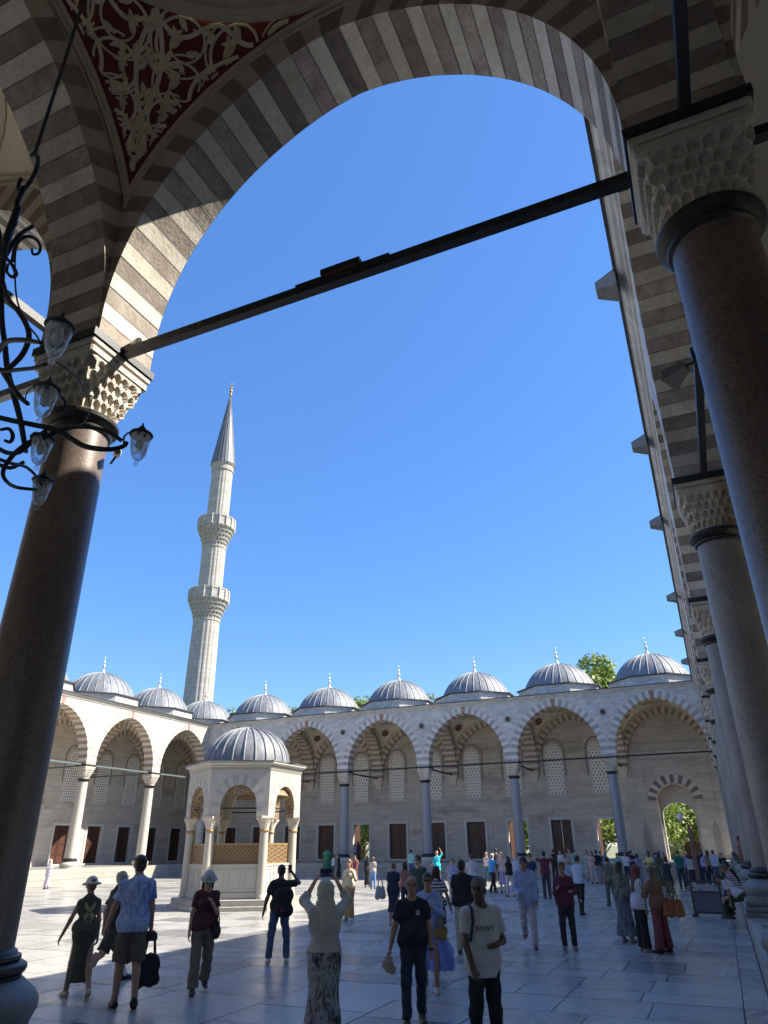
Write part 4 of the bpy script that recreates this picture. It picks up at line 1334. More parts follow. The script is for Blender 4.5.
# ------------------------------------------------------------------ minaret
MX, MY = -53.3, 60.4
mn = empty('minaret', (MX, MY, 0), label='tall fluted stone minaret with two balconies and pointed lead cap', cat='minaret')
M['minaret'] = ashlar('minaret_limestone', (0.44,0.415,0.365), (0.37,0.345,0.305), (0.22,0.205,0.18), 0.9, 0.55, 0.25, 0.85, (0.26,0.235,0.20), 0.55, 0.02)
def fluted(mb, r0_, r1_, z0, z1, nf=20):
    rings = []
    nz = max(2, int((z1-z0)/0.9))
    for j in range(nz+1):
        z = z0+(z1-z0)*j/nz; r = r0_+(r1_-r0_)*j/nz
        ring = []
        for i in range(nf*4):
            a = 2*PI*i/(nf*4)
            t = (i % 4)/4
            rr = r*(1+0.035*(abs(math.sin(PI*t))-0.5))
            ring.append(mb.vert((MX+rr*math.cos(a), MY+rr*math.sin(a), z)))
        rings.append(ring)
    n = nf*4
    for A, B in zip(rings, rings[1:]):
        for i in range(n): mb.faces_i((A[i], A[(i+1)%n], B[(i+1)%n], B[i]))
mb = MB()
mb.lathe([(2.3,0),(2.3,13.2),(1.95,14.4)], (MX,MY), 12, 0)
fluted(mb, 1.72, 1.55, 14.0, 27.2); fluted(mb, 1.48, 1.45, 30.2, 36.8); fluted(mb, 1.40, 1.36, 39.8, 47.7)
for z in range(16, 47, 1):
    pass
mb.build('shaft', M['minaret'], mn)
for zb, zt, ri, ro in ((27.0, 30.73, 1.56, 2.42), (36.6, 40.47, 1.46, 2.33)):
    mb = MB()
    zf = zt-1.35
    tiers = 5
    mb.lathe([(ri,zb-0.25),(ri+0.08,zb-0.2),(ri+0.08,zb-0.05)], (MX,MY), 32, 0, cap=False)
    for k in range(tiers):
        t0, t1 = k/tiers, (k+1)/tiers
        rb = ri+(ro-ri)*t0**1.2; rt = ri+(ro-ri)*t1**1.2
        za, zc_ = zb+(zf-zb)*t0, zb+(zf-zb)*t1
        mb.lathe([(rb-0.1,za),(rt-0.14,zc_-0.12),(rt-0.02,zc_-0.1),(rt,zc_)], (MX,MY), 40, 0, cap=False)
        for i in range(24):
            a = 2*PI*(i+0.5*(k%2))/24
            ca, sa = math.cos(a), math.sin(a); w_ = 0.13
            pts = [(rt*ca-w_*sa, rt*sa+w_*ca, zc_-0.08), (rt*ca+w_*sa, rt*sa-w_*ca, zc_-0.08), ((rb-0.05)*ca, (rb-0.05)*sa, za-0.05), ((rt+0.07)*ca, (rt+0.07)*sa, zc_-0.08)]
            pts = [(MX+p[0], MY+p[1], p[2]) for p in pts]
            mb.face([pts[0], pts[3], pts[2]]); mb.face([pts[3], pts[1], pts[2]])
    mb.lathe([(ro-0.02,zf),(ro+0.06,zf+0.02),(ro+0.06,zf+0.14),(ro-0.02,zf+0.16),(ro-0.02,zt-0.16),(ro+0.05,zt-0.14),(ro+0.05,zt),(ro-0.16,zt),(ro-0.16,zf+0.1),(1.3,zf+0.1)], (MX,MY), 16, 0, cap=False)
    for i in range(16):
        a = 2*PI*(i)/16; r_ = ro+0.0
        mb.bbox((MX+r_*math.cos(a), MY+r_*math.sin(a), (zf+zt)/2), (0.17,0.17,zt-zf+0.12), 0)
    mb.build('balcony', M['minaret'], mn)
mb = MB()
mb.lathe([(1.38,47.6),(1.5,47.65),(1.5,47.8),(1.42,47.85),(1.42,48.45),(1.56,48.5),(1.56,48.68)], (MX,MY), 32, 0, cap=False)
mb.build('crown_band', M['minaret'], mn, smooth=True, angle=30)
mb = MB()
mb.lathe([(1.66,48.66),(1.62,48.74),(0.10,60.1)], (MX,MY), 24, 0)
for k in range(24):
    a = 2*PI*k/24
    mb.tube([(MX+r*math.cos(a), MY+r*math.sin(a), z) for r, z in ((1.63,48.74),(0.12,60.0))], 0.03, 5, 1, caps=False)
M['cap_lead'] = lead('dark_cap_lead', (0.16,0.165,0.185), 0.55)
mb.build('spire', [M['cap_lead'], M['lead']], mn)
mb = MB(); z = 60.0
mb.lathe([(0.12,z),(0.12,z+0.3),(0.2,z+0.4),(0.2,z+0.55),(0.1,z+0.65),(0.1,z+0.8),(0.24,z+0.95),(0.24,z+1.15),(0.09,z+1.3),(0.09,z+1.45),(0.17,z+1.55),(0.17,z+1.7),(0.06,z+1.8),(0.05,z+2.0)], (MX,MY), 14)
fin = mb.build('finial', M['gold'], mn, smooth=True)
mb = MB(); pts = [(MX+0.22*math.sin(t), MY, z+2.3-0.28*math.cos(t)) for t in [(-2.4+4.8*i/16) for i in range(17)]]
mb.tube(pts, [0.015+0.05*math.sin(PI*i/16) for i in range(17)], 6); mb.build('crescent', M['gold'], fin, smooth=True)

# ------------------------------------------------------------------ trees
def leaf_mat(name, c1, c2, c3):
    m, nt, b = nodes(name)
    r = islandrand(nt)
    col = ramp(nt, r, [(0.0, c1), (0.5, c2), (1.0, c3)])
    nt.links.new(col, b.inputs['Base Color']); b.inputs['Roughness'].default_value = 0.55
    b.inputs['Transmission Weight'].default_value = 0.0
    tr = nt.nodes.new('ShaderNodeBsdfTranslucent'); nt.links.new(col, tr.inputs['Color'])
    mx = nt.nodes.new('ShaderNodeMixShader'); mx.inputs[0].default_value = 0.35
    nt.links.new(b.outputs[0], mx.inputs[1]); nt.links.new(tr.outputs[0], mx.inputs[2])
    nt.links.new(mx.outputs[0], nt.nodes['Material Output'].inputs['Surface'])
    return m
M['leaf'] = leaf_mat('plane_tree_leaf', (0.10,0.16,0.025), (0.17,0.24,0.04), (0.27,0.32,0.07))
M['leaf_dark'] = leaf_mat('dark_tree_leaf', (0.03,0.06,0.015), (0.06,0.10,0.025), (0.10,0.14,0.035))
M['bark'] = plain('grey_brown_bark', (0.13,0.10,0.075), 0.95, 0, 0.3, 6, 0.6)
def tree_proto(h, R, seed, nleaf=5200, ls=0.30, trunk_h=None, mat='leaf', name='tree', spread=1.0):
    rnd = random.Random(seed)
    root = empty(name)
    th = trunk_h if trunk_h is not None else h*0.45
    tips = []
    mb = MB()
    mb.tube([(0,0,0),(0.1,0.05,th*0.5),(0.05,0.1,th),(0,0,h*0.8)], [0.05*h*0.5, 0.04*h*0.5, 0.03*h*0.5, 0.03], 10)
    for k in range(26):
        a = rnd.uniform(0, 2*PI); z0 = th*rnd.uniform(0.75, 1.0)+ (h-th)*rnd.uniform(0, 0.4)
        el = rnd.uniform(0.1, 1.2); L = R*rnd.uniform(0.5, 1.0)
        tip = (L*math.cos(a)*math.cos(el)*1.05, L*math.sin(a)*math.cos(el)*1.05, min(h*0.97, z0+(h-z0)*0.25+L*math.sin(el)*0.9))
        mid = (tip[0]*0.45, tip[1]*0.45, z0+(tip[2]-z0)*0.35)
        mb.tube([(0.05,0.05,z0*0.9), mid, tip], [0.016*h*0.5, 0.010*h*0.5, 0.01], 6)
        tips.append(tip); tips.append(((tip[0]+mid[0])/2, (tip[1]+mid[1])/2, (tip[2]+mid[2])/2))
    tips.append((0,0,h*0.93))
    mb.build('trunk', M['bark'], root, smooth=True, loc=(0,0,0))
    lb = MB()
    cl = [(t, R*rnd.uniform(0.20, 0.40)) for t in tips]
    for i in range(nleaf):
        (cx, cy, cz), cr = cl[rnd.randrange(len(cl))]
        while True:
            dx, dy, dz = rnd.uniform(-1,1), rnd.uniform(-1,1), rnd.uniform(-1,1)
            q = dx*dx+dy*dy+dz*dz
            if 0.25 < q < 1: break
        p = Vector((cx+dx*cr, cy+dy*cr, cz+dz*cr*0.75))
        if p.z < 0.1: p.z = 0.1+rnd.random()*0.3
        n_ = Vector((dx+rnd.uniform(-.7,.7), dy+rnd.uniform(-.7,.7), dz+rnd.uniform(-.2,1.0))).normalized()
        t = n_.cross(Vector((rnd.uniform(-1,1),rnd.uniform(-1,1),rnd.uniform(-1,1)))).normalized(); b_ = n_.cross(t)
        s = ls*rnd.uniform(0.6, 1.25)
        lb.face([p-t*s*0.5, p+b_*s*0.34-t*s*0.1, p+t*s*0.55, p-b_*s*0.34-t*s*0.1])
    lb.build('crown', M[mat], root, loc=(0,0,0))
    return root
def place_tree(proto, used, x, y, sc, rz, label, cat='tree', group=None, z=-0.03):
    o = proto if not used else copy_tree(proto)
    o.location = (x, y, z); o.scale = (sc, sc, sc); o.rotation_euler = (0,0,rz)
    tag(o, label, cat, group); return o
big = tree_proto(20.5, 5.6, 3, 13000, 0.50)
G1 = 'trees behind the far portico'
place_tree(big, False, -10.1, 75.5, 1.05, 0.4, 'bushy green tree rising behind the far domes at the right', 'tree', G1)
place_tree(big, True, -59.8, 76, 0.955, 2.0, 'tree top peeping out just right of the minaret foot', 'tree', G1)
place_tree(big, True, -50.2, 76.5, 0.93, 1.0, 'tree top showing behind the first full dome of the far row', 'tree', G1)
place_tree(big, True, -40.2, 77, 0.965, 4.0, 'tree top showing just left of the third far dome', 'tree', G1)
place_tree(big, True, -30.6, 76, 0.93, 5.1, 'small tree top between the third and fourth far domes', 'tree', G1)
bush = tree_proto(4.6, 2.6, 9, 3600, 0.30, 0.9, 'leaf', 'garden_tree')
G2 = 'garden trees outside the gate'
used = False
for i, (x, y, sc, lb_) in enumerate(((-6.4,66.5,1.15,'bright leafy garden tree seen at the left side inside the gate opening'), (-2.2,71,1.35,'garden tree seen at the right side inside the gate opening'), (-4.6,79,1.9,'tall garden tree filling the top of the gate opening'), (-11.0,68,1.25,'garden tree seen through the open doorway next to the gate'), (-20.0,69,1.2,'garden tree seen through the middle open doorway'), (-38.5,74,1.3,'pale garden tree glimpsed through the left open doorway'), (1.5,76,1.6,'garden tree at the far right of the gate, mostly hidden'))):
    place_tree(bush, used, x, y, sc, i*1.3, lb_, 'tree', G2); used = True
hedge = tree_proto(2.3, 1.5, 14, 2600, 0.16, 0.3, 'leaf_dark', 'shrub')
place_tree(hedge, False, -4.9, 62.5, 1.0, 0, 'dark shrub low at the left of the gate opening', 'shrub', 'shrubs outside the gate')
place_tree(hedge, True, -12.0, 63, 1.1, 1.1, 'dark shrub low in the doorway next to the gate', 'shrub', 'shrubs outside the gate')
place_tree(hedge, True, -20.6, 64, 1.1, 2.1, 'dark shrub low in the middle open doorway', 'shrub', 'shrubs outside the gate')
kb = empty('garden_pavilion', (-4.0, 74, 0), label='low tan flat roofed pavilion in the garden beyond the gate', cat='pavilion')
mb = MB(); mb.bbox((-4.0,74,2.35),(4.6,2.6,0.28),0,0.05); mb.build('flat_roof', plain('tan_roof', (0.42,0.36,0.22), 0.8), kb)
for px_ in (-6.0,-4.7,-3.3,-2.0):
    mb = MB(); mb.box((px_-0.07,73.2,0),(px_+0.07,73.34,2.22)); mb.build('post', M['wood'], kb)
mb = MB(); mb.box((-6.1,74.6,0),(-1.9,74.7,2.2)); mb.build('back_wall', plain('brown_pavilion_wall', (0.14,0.08,0.05), 0.8), kb)

# outdoor paving beyond the gate
mb = MB(); mb.face([(-14,57.2,-0.02),(6,57.2,-0.02),(6,73,-0.02),(-14,73,-0.02)]); tag(mb.build('garden_path', plain('pale_gravel_path', (0.42,0.39,0.33), 0.9, 0, 0.15, 2)), kind='structure')
mb = MB(); mb.box((-7,56.1,0),(0,58.1,0.9)); tag(mb.build('gate_threshold', M['step']), kind='structure')

# ------------------------------------------------------------------ lamp post, bin, board, fittings
lp = empty('lamp_post', (-2.12, 31.8, 0), label='brown post in front of the gate with a round white lamp', cat='lamp post')
mb = MB(); mb.lathe([(0.16,0),(0.16,0.1),(0.085,0.16),(0.075,2.7),(0.05,2.8)], (-2.12,31.8), 14); mb.build('post', plain('red_brown_post', (0.17,0.09,0.07), 0.5, 0, 0.2), lp, smooth=True, angle=40)
mb = MB(); mb.tube([(-2.12,31.8,2.75),(-2.2,31.8,2.95),(-2.38,31.8,3.02)], 0.018, 6); mb.build('bracket', M['iron'], lp)
mb = MB(); mb.lathe([(0.005,3.28),(0.06,3.26),(0.12,3.18),(0.135,3.10),(0.12,3.02),(0.06,2.95),(0.005,2.94)], (-2.42,31.8), 16); mb.build('globe', plain('white_globe', (0.75,0.75,0.72), 0.3, 0, 0.03), lp, smooth=True)

bn = empty('litter_bin', (-29.25, 47.3, 0), label='tall green plastic bin standing at the foot of the far steps', cat='bin')
gm = plain('green_plastic', (0.03,0.20,0.10), 0.4, 0, 0.1)
mb = MB(); mb.lathe([(0.27,0.31),(0.30,0.4),(0.33,1.45),(0.34,1.5)], (-29.25,47.95), 20); mb.build('container', gm, bn, smooth=True, angle=40)
mb = MB(); mb.lathe([(0.36,1.5),(0.36,1.58),(0.28,1.75),(0.12,1.84),(0.02,1.86)], (-29.25,47.95), 20); mb.build('lid', gm, bn, smooth=True, angle=40)

bd = empty('notice_board', (-1.6, 21.1, 0), label='grey framed notice stand on the paving beside the seated visitors', cat='notice board')
gm = plain('slate_grey_board', (0.10,0.115,0.135), 0.45, 0, 0.08, 2)
gf = plain('dark_board_frame', (0.045,0.05,0.058), 0.4, 0.2, 0.1)
T = Vector((0.98, -0.2, 0)).normalized(); Nn = Vector((T.y, -T.x, 0)); A = Vector((-2.06, 21.22, 0)); L = 0.90
bf = lambda p: tuple(A + T*p[0] + Nn*p[1] + Vector((0,0,p[2])))
mb = MB(bf); mb.box((0.06,-0.02,0.14),(L-0.06,0.02,0.64)); mb.build('panel', gm, bd)
mb = MB(bf)
for a_, b_ in (((0,-0.03,0.08),(0.06,0.03,0.98)),((L-0.06,-0.03,0.08),(L,0.03,0.98)),((0.06,-0.03,0.92),(L-0.06,0.03,0.98)),((0.06,-0.03,0.64),(L-0.06,0.03,0.69)),((0.06,-0.03,0.08),(L-0.06,0.03,0.14))): mb.box(a_, b_)
mb.build('frame', gf, bd)
mb = MB(bf); mb.box((0.14,-0.015,0.73),(L-0.14,0.01,0.88)); mb.build('notice', plain('pale_grey_notice', (0.30,0.32,0.33), 0.4, 0, 0.1), bd)
for s in (0.03, L-0.03):
    mb = MB(bf); mb.box((s-0.04,-0.24,0.0),(s+0.04,0.24,0.08)); mb.build('foot', gf, bd)

# floodlight clamped to the side tie rod
fl = empty('floodlight', (0, 3.5, 7.6), label='square floodlight clamped to the tie rod above the right hand columns', cat='floodlight')
mb = MB()
B_ = [(-0.45,2.99,7.48),(-0.29,3.27,7.48),(-0.30,3.34,7.34),(-0.47,3.02,7.34)]
i0_ = [mb.vert(p) for p in B_]; i1_ = [mb.vert(p) for p in ((-0.20,2.93,7.50),(-0.13,3.06,7.50),(-0.13,3.08,7.43),(-0.20,2.95,7.43))]
for k in range(4): mb.faces_i((i0_[k], i0_[(k+1)%4], i1_[(k+1)%4], i1_[k]))
mb.faces_i(i1_); mb.build('housing', plain('grey_housing', (0.16,0.16,0.165), 0.5, 0.3, 0.1), fl)
mb = MB(); mb.face([(p[0]-0.010, p[1]+0.006, p[2]-0.002) for p in B_]); mb.build('glass', plain('lamp_glass', (0.62,0.65,0.67), 0.15, 0, 0.05, 3, 0), fl)
mb = MB(); mb.tube([(-0.16,3.0,7.465),(-0.08,3.02,7.50),(0,3.04,7.56)], 0.018, 6); mb.box((-0.075,2.97,7.52),(0.075,3.10,7.70)); mb.build('bracket', M['iron'], fl)

def cctv(x, y, z, d, label):
    e = empty('security_camera', (x, y, z), label=label, cat='security camera', group='security cameras on the near column')
    D = Vector(d).normalized()
    p = Vector((x, y, z))
    mb = MB(); mb.tube([p-D*0.10, p-D*0.09, p+D*0.09, p+D*0.1], [0.03,0.045,0.045,0.04], 12); mb.build('housing', plain('white_camera_shell', (0.7,0.68,0.62), 0.4, 0, 0.05), e, smooth=True, angle=40)
    mb = MB(); mb.tube([p+D*0.1, p+D*0.105], [0.033,0.033], 12); mb.build('lens', M['iron'], e)
    mb = MB(); mb.tube([p-D*0.02-Vector((0,0,0.02)), p-Vector((0.08,0,0.13))], 0.014, 6); mb.build('bracket', M['iron'], e)
cctv(-6.50, 0.05, 7.80, (0.9,-0.4,-0.2), 'small white security camera beside the tie rod on the left column')
cctv(-6.66, 0.22, 6.30, (0.7,-0.6,-0.3), 'small dark security camera below the neck ring of the left column')
# turnbuckle plate in the middle of the near tie rod
mb = MB(); mb.bar((-3.78,-0.02,7.76),(-3.30,-0.02,7.76), 0.09, 0.07); mb.build('splice_box', M['iron'], near)
mb = MB(); mb.bar((-3.72,-0.02,7.705),(-3.34,-0.02,7.705), 0.08, 0.05); mb.build('splice_plate', M['rust'], near)
mb = MB(); mb.bar((-4.1,0,7.645),(-2.95,0,7.645),0.112,0.12); mb.build('splice_sleeve', M['iron'], near)

# ------------------------------------------------------------------ chandelier
CX, CY = -3.55, -3.5
ch = empty('chandelier', (CX, CY, 3.9), label='black wrought iron chandelier with glass jar lamps hanging at the left', cat='chandelier')
mb = MB(); mb.tube([(CX,CY,12.9),(CX,CY,5.35)], 0.010, 6); mb.build('cable', M['iron'], ch)
mb = MB()
hook = [(CX+0.055*math.sin(t), CY, 5.25+0.10*math.cos(t)-0.02*t) for t in [i*0.4 for i in range(-1, 14)]]
mb.tube([(CX,CY,5.38)]+hook, 0.011, 7); mb.tube([(CX, CY, 5.1),(CX-0.02,CY,5.0),(CX,CY,4.92)], 0.014, 7)
mb.build('hook', M['iron'], ch, smooth=True)
mb = MB()
mb.tube([(CX,CY,4.95),(CX-0.01,CY,4.6),(CX,CY,3.45),(CX,CY,3.3)], [0.018,0.022,0.02,0.01], 10)
mb.build('stem', M['iron'], ch, smooth=True)
def ringc(R, z, r):
    mb = MB(); n = 48
    mb.tube([(CX+R*math.cos(2*PI*i/n), CY+R*math.sin(2*PI*i/n), z) for i in range(n+1)], r, 7, caps=False); mb.build('hoop', M['iron'], ch, smooth=True)
glass, nt_, b_ = nodes('lamp_glass_glints')
b_.inputs['Roughness'].default_value = 0.04; b_.inputs['Base Color'].default_value = (0.9,0.92,0.95,1); b_.inputs['Specular IOR Level'].default_value = 1.0
tr_ = nt_.nodes.new('ShaderNodeBsdfTransparent'); tr_.inputs[0].default_value = (0.93,0.95,0.97,1)
lw_ = nt_.nodes.new('ShaderNodeLayerWeight'); lw_.inputs[0].default_value = 0.45
ms_ = nt_.nodes.new('ShaderNodeMixShader')
glint_noise = noise(nt_, wpos(nt_), 16, 2, 0.5, 1.5)  # random pale patches paint bright highlights into the clear glass
fc_ = math_(nt_, 'MINIMUM', math_(nt_, 'ADD', math_(nt_, 'MULTIPLY', lw_.outputs['Facing'], 0.5), math_(nt_, 'MULTIPLY', ramp(nt_, glint_noise, [(0.5,(0,)*3),(0.62,(1,)*3)]), 0.45)), 0.9)
nt_.links.new(fc_, ms_.inputs[0]); nt_.links.new(tr_.outputs[0], ms_.inputs[1]); nt_.links.new(b_.outputs[0], ms_.inputs[2])
nt_.links.new(ms_.outputs[0], nt_.nodes['Material Output'].inputs['Surface'])
bulbm = plain('frosted_bulb', (0.6,0.58,0.52), 0.4, 0, 0.05)
lp_ = None
def lamp(x, y, z):
    """glass jar with drop finial, iron cap and a bulb inside"""
    global lp_
    if lp_ is None:
        a = MB(); prof = [(0.064,0.075),(0.066,0.05),(0.058,0.0),(0.054,-0.03),(0.047,-0.07),(0.03,-0.105),(0.012,-0.12),(0.010,-0.13),(0.017,-0.14),(0.017,-0.15),(0.004,-0.162)]
        inner = [(r-0.005, z_) for r, z_ in prof[:6]][::-1] + []
        a.lathe(prof[::-1], n=20, cap=False); a.lathe([(0.001,-0.098)]+inner[0:], n=20, cap=False)
        ln = a.build('lamp', glass, None, smooth=True)
        c = MB(); c.lathe([(0.072,0.068),(0.078,0.078),(0.07,0.09),(0.045,0.10),(0.03,0.105),(0.022,0.135),(0.008,0.15),(0.006,0.17)], n=20); c.build('cap', M['iron'], ln, smooth=True, angle=50)
        u_ = MB(); u_.lathe([(0.018,0.09),(0.02,0.05),(0.024,0.03),(0.026,0.0),(0.02,-0.03),(0.004,-0.045)], n=12); u_.build('bulb', bulbm, ln, smooth=True)
        o = ln
    else: o = copy_tree(lp_)
    o.parent = ch; o.location = (x-CX, y-CY, z-3.9); o.scale = (0.64,0.64,0.64)
    if lp_ is None: lp_ = o
    return o
LAMPS = [(-0.868-1.71,-5.01+1.21),(-0.868-2.03,-5.01+1.45),(-0.868-2.33,-5.01+1.70),(-0.868-2.63,-5.01+1.97),(-0.868-1.93,-5.01+1.85)]
LAMPS += [(2*CX-x, 2*CY-y) for x, y in LAMPS]
def bez(p0, p1, p2, p3, n=14):
    out = []
    for i in range(n+1):
        t = i/n; u = 1-t
        out.append(tuple(u**3*a+3*u*u*t*b+3*u*t*t*c+t**3*d for a, b, c, d in zip(p0, p1, p2, p3)))
    return out
def spiral(c, ax, r0_, turns, a0, sgn=1):
    out = []
    for i in range(19):
        t = i/18; a = a0+sgn*turns*2*PI*t; r = r0_*(1-0.75*t)
        out.append((c[0]+ax[0]*r*math.cos(a), c[1]+ax[1]*r*math.cos(a), c[2]+r*math.sin(a)))
    return out
for i, (x, y) in enumerate(LAMPS):
    lamp(x, y, 3.53)
CHAND = [('stem',[(-3.481,-3.536,4.778,0.03),(-3.484,-3.542,4.705,0.026),(-3.481,-3.536,4.589,0.02),(-3.466,-3.51,4.384,0.019),(-3.445,-3.475,4.194,0.019),(-3.383,-3.467,4.032,0.019),(-3.319,-3.461,3.868,0.02),(-3.295,-3.423,3.764,0.02),(-3.271,-3.386,3.662,0.019),(-3.251,-3.357,3.563,0.017),(-3.281,-3.313,3.536,0.014)]),('stem2',[(-3.61,-3.565,4.858,0.016),(-3.584,-3.515,4.723,0.016),(-3.568,-3.486,4.446,0.016),(-3.545,-3.447,4.193,0.016)]),('curl1',[(-3.417,-3.525,4.494,0.013),(-3.376,-3.554,4.557,0.013),(-3.322,-3.561,4.577,0.013),(-3.302,-3.528,4.596,0.012),(-3.286,-3.501,4.569,0.011),(-3.283,-3.497,4.521,0.01),(-3.295,-3.515,4.501,0.009),(-3.3,-3.523,4.528,0.008)]),('curl2',[(-3.491,-3.554,4.544,0.012),(-3.431,-3.549,4.503,0.012),(-3.413,-3.518,4.474,0.013),(-3.402,-3.5,4.435,0.016),(-3.408,-3.51,4.41,0.012),(-3.421,-3.531,4.427,0.01),(-3.423,-3.536,4.474,0.009)]),('scurve',[(-3.466,-3.509,4.403,0.015),(-3.361,-3.528,4.247,0.016),(-3.249,-3.537,4.122,0.017),(-3.184,-3.528,4.032,0.018),(-3.171,-3.508,3.972,0.018),(-3.173,-3.51,3.89,0.018),(-3.228,-3.503,3.851,0.017),(-3.284,-3.498,3.841,0.016),(-3.344,-3.5,3.869,0.014)]),('arm1',[(-3.349,-3.509,3.951,0.017),(-3.212,-3.572,3.911,0.017),(-2.98,-3.672,3.763,0.016),(-2.833,-3.721,3.67,0.014),(-2.687,-3.773,3.57,0.01)]),('arm1b',[(-3.331,-3.479,3.859,0.013),(-3.137,-3.546,3.76,0.013),(-2.938,-3.608,3.662,0.012),(-2.836,-3.636,3.627,0.011)]),('drop1',[(-3.376,-3.554,4.557,0.006),(-3.363,-3.533,4.414,0.006),(-3.3,-3.523,4.216,0.006),(-3.227,-3.502,4.079,0.006),(-2.95,-3.627,3.812,0.006),(-2.774,-3.722,3.643,0.006)]),('loop1',[(-2.615,-3.757,3.477,0.004),(-2.631,-3.694,3.493,0.004),(-2.683,-3.597,3.524,0.004),(-2.738,-3.506,3.534,0.004),(-2.805,-3.43,3.542,0.004),(-2.887,-3.372,3.553,0.004),(-2.976,-3.323,3.583,0.004)]),('arm2',[(-3.329,-3.476,3.86,0.018),(-3.22,-3.491,3.743,0.018),(-3.157,-3.486,3.672,0.017),(-3.097,-3.486,3.62,0.013)]),('loop2',[(-3.022,-3.553,3.573,0.004),(-3.021,-3.552,3.617,0.004),(-2.967,-3.562,3.617,0.004),(-2.909,-3.566,3.578,0.004),(-2.902,-3.557,3.554,0.004)]),('hook2',[(-2.902,-3.557,3.554,0.008),(-2.92,-3.496,3.604,0.008),(-2.942,-3.442,3.616,0.008),(-2.94,-3.44,3.579,0.008),(-2.954,-3.458,3.562,0.008),(-2.961,-3.467,3.587,0.006)]),('arm5',[(-3.402,-3.405,3.693,0.018),(-3.323,-3.374,3.668,0.018),(-3.238,-3.338,3.646,0.018),(-3.147,-3.298,3.619,0.019),(-3.071,-3.282,3.568,0.019),(-2.995,-3.267,3.517,0.018),(-2.917,-3.252,3.491,0.017),(-2.882,-3.212,3.504,0.016),(-2.858,-3.185,3.528,0.014),(-2.852,-3.179,3.549,0.012)]),('arm5b',[(-3.142,-3.292,3.617,0.014),(-3.065,-3.274,3.626,0.014),(-2.98,-3.249,3.613,0.014),(-2.9,-3.232,3.576,0.014),(-2.866,-3.194,3.55,0.013)]),('loop5',[(-2.859,-3.186,3.537,0.007),(-2.862,-3.19,3.571,0.006),(-2.849,-3.175,3.6,0.005),(-2.813,-3.167,3.601,0.005),(-2.798,-3.151,3.591,0.005),(-2.79,-3.142,3.564,0.005)]),('arm3',[(-3.142,-3.292,3.617,0.017),(-3.169,-3.328,3.568,0.017),(-3.237,-3.338,3.56,0.017),(-3.302,-3.343,3.524,0.016),(-3.357,-3.335,3.483,0.015),(-3.399,-3.309,3.458,0.014),(-3.428,-3.262,3.449,0.013),(-3.488,-3.173,3.48,0.013),(-3.496,-3.097,3.508,0.012),(-3.511,-3.034,3.537,0.01)]),('arm3b',[(-3.386,-3.379,3.551,0.015),(-3.318,-3.366,3.511,0.015),(-3.253,-3.36,3.503,0.014),(-3.236,-3.336,3.551,0.013)]),('hook3',[(-3.387,-3.381,3.636,0.01),(-3.37,-3.355,3.652,0.012),(-3.358,-3.337,3.623,0.014),(-3.361,-3.341,3.591,0.012),(-3.374,-3.361,3.593,0.009)]),('low',[(-3.38,-3.37,3.5,0.012),(-3.35,-3.324,3.492,0.012),(-3.395,-3.215,3.54,0.011),(-3.443,-3.11,3.548,0.01),(-3.492,-3.043,3.55,0.009)]),('loop4',[(-3.223,-3.317,3.553,0.005),(-3.24,-3.341,3.584,0.004),(-3.214,-3.339,3.603,0.004),(-3.186,-3.318,3.588,0.005),(-3.179,-3.308,3.567,0.005)]),('back',[(-3.545,-3.256,3.575,0.014),(-3.512,-3.208,3.567,0.014),(-3.484,-3.168,3.613,0.013)])]

for nm, pts in CHAND:
    for sgn in (1, -1):
        q = pts if sgn == 1 else [(2*CX-x, 2*CY-y, z, r) for x, y, z, r in pts]
        # Catmull-Rom smoothing of the forged bar
        P_ = [Vector(p[:3]) for p in q]; R_ = [p[3]*0.66 for p in q]; out = []; ro = []
        for i in range(len(P_)-1):
            p0 = P_[max(0, i-1)]; p1 = P_[i]; p2 = P_[i+1]; p3 = P_[min(len(P_)-1, i+2)]
            for k in range(4):
                t = k/4
                out.append(0.5*((2*p1)+(p2-p0)*t+(2*p0-5*p1+4*p2-p3)*t*t+(3*p1-p0-3*p2+p3)*t**3)); ro.append(R_[i]*(1-t)+R_[i+1]*t)
        out.append(P_[-1]); ro.append(R_[-1])
        mb = MB(); mb.tube(out, ro, 7)
        mb.build('wire' if 'loop' in nm or 'drop' in nm else ('scroll' if ('curl' in nm or 'hook' in nm) else 'arm'), M['iron'], ch, smooth=True)
# ------------------------------------------------------------------ people: implicit bodies turned into meshes
def smin(a, b, k):
    h = np.clip(0.5+0.5*(b-a)/k, 0, 1)
    return b*(1-h)+a*h - k*h*(1-h)

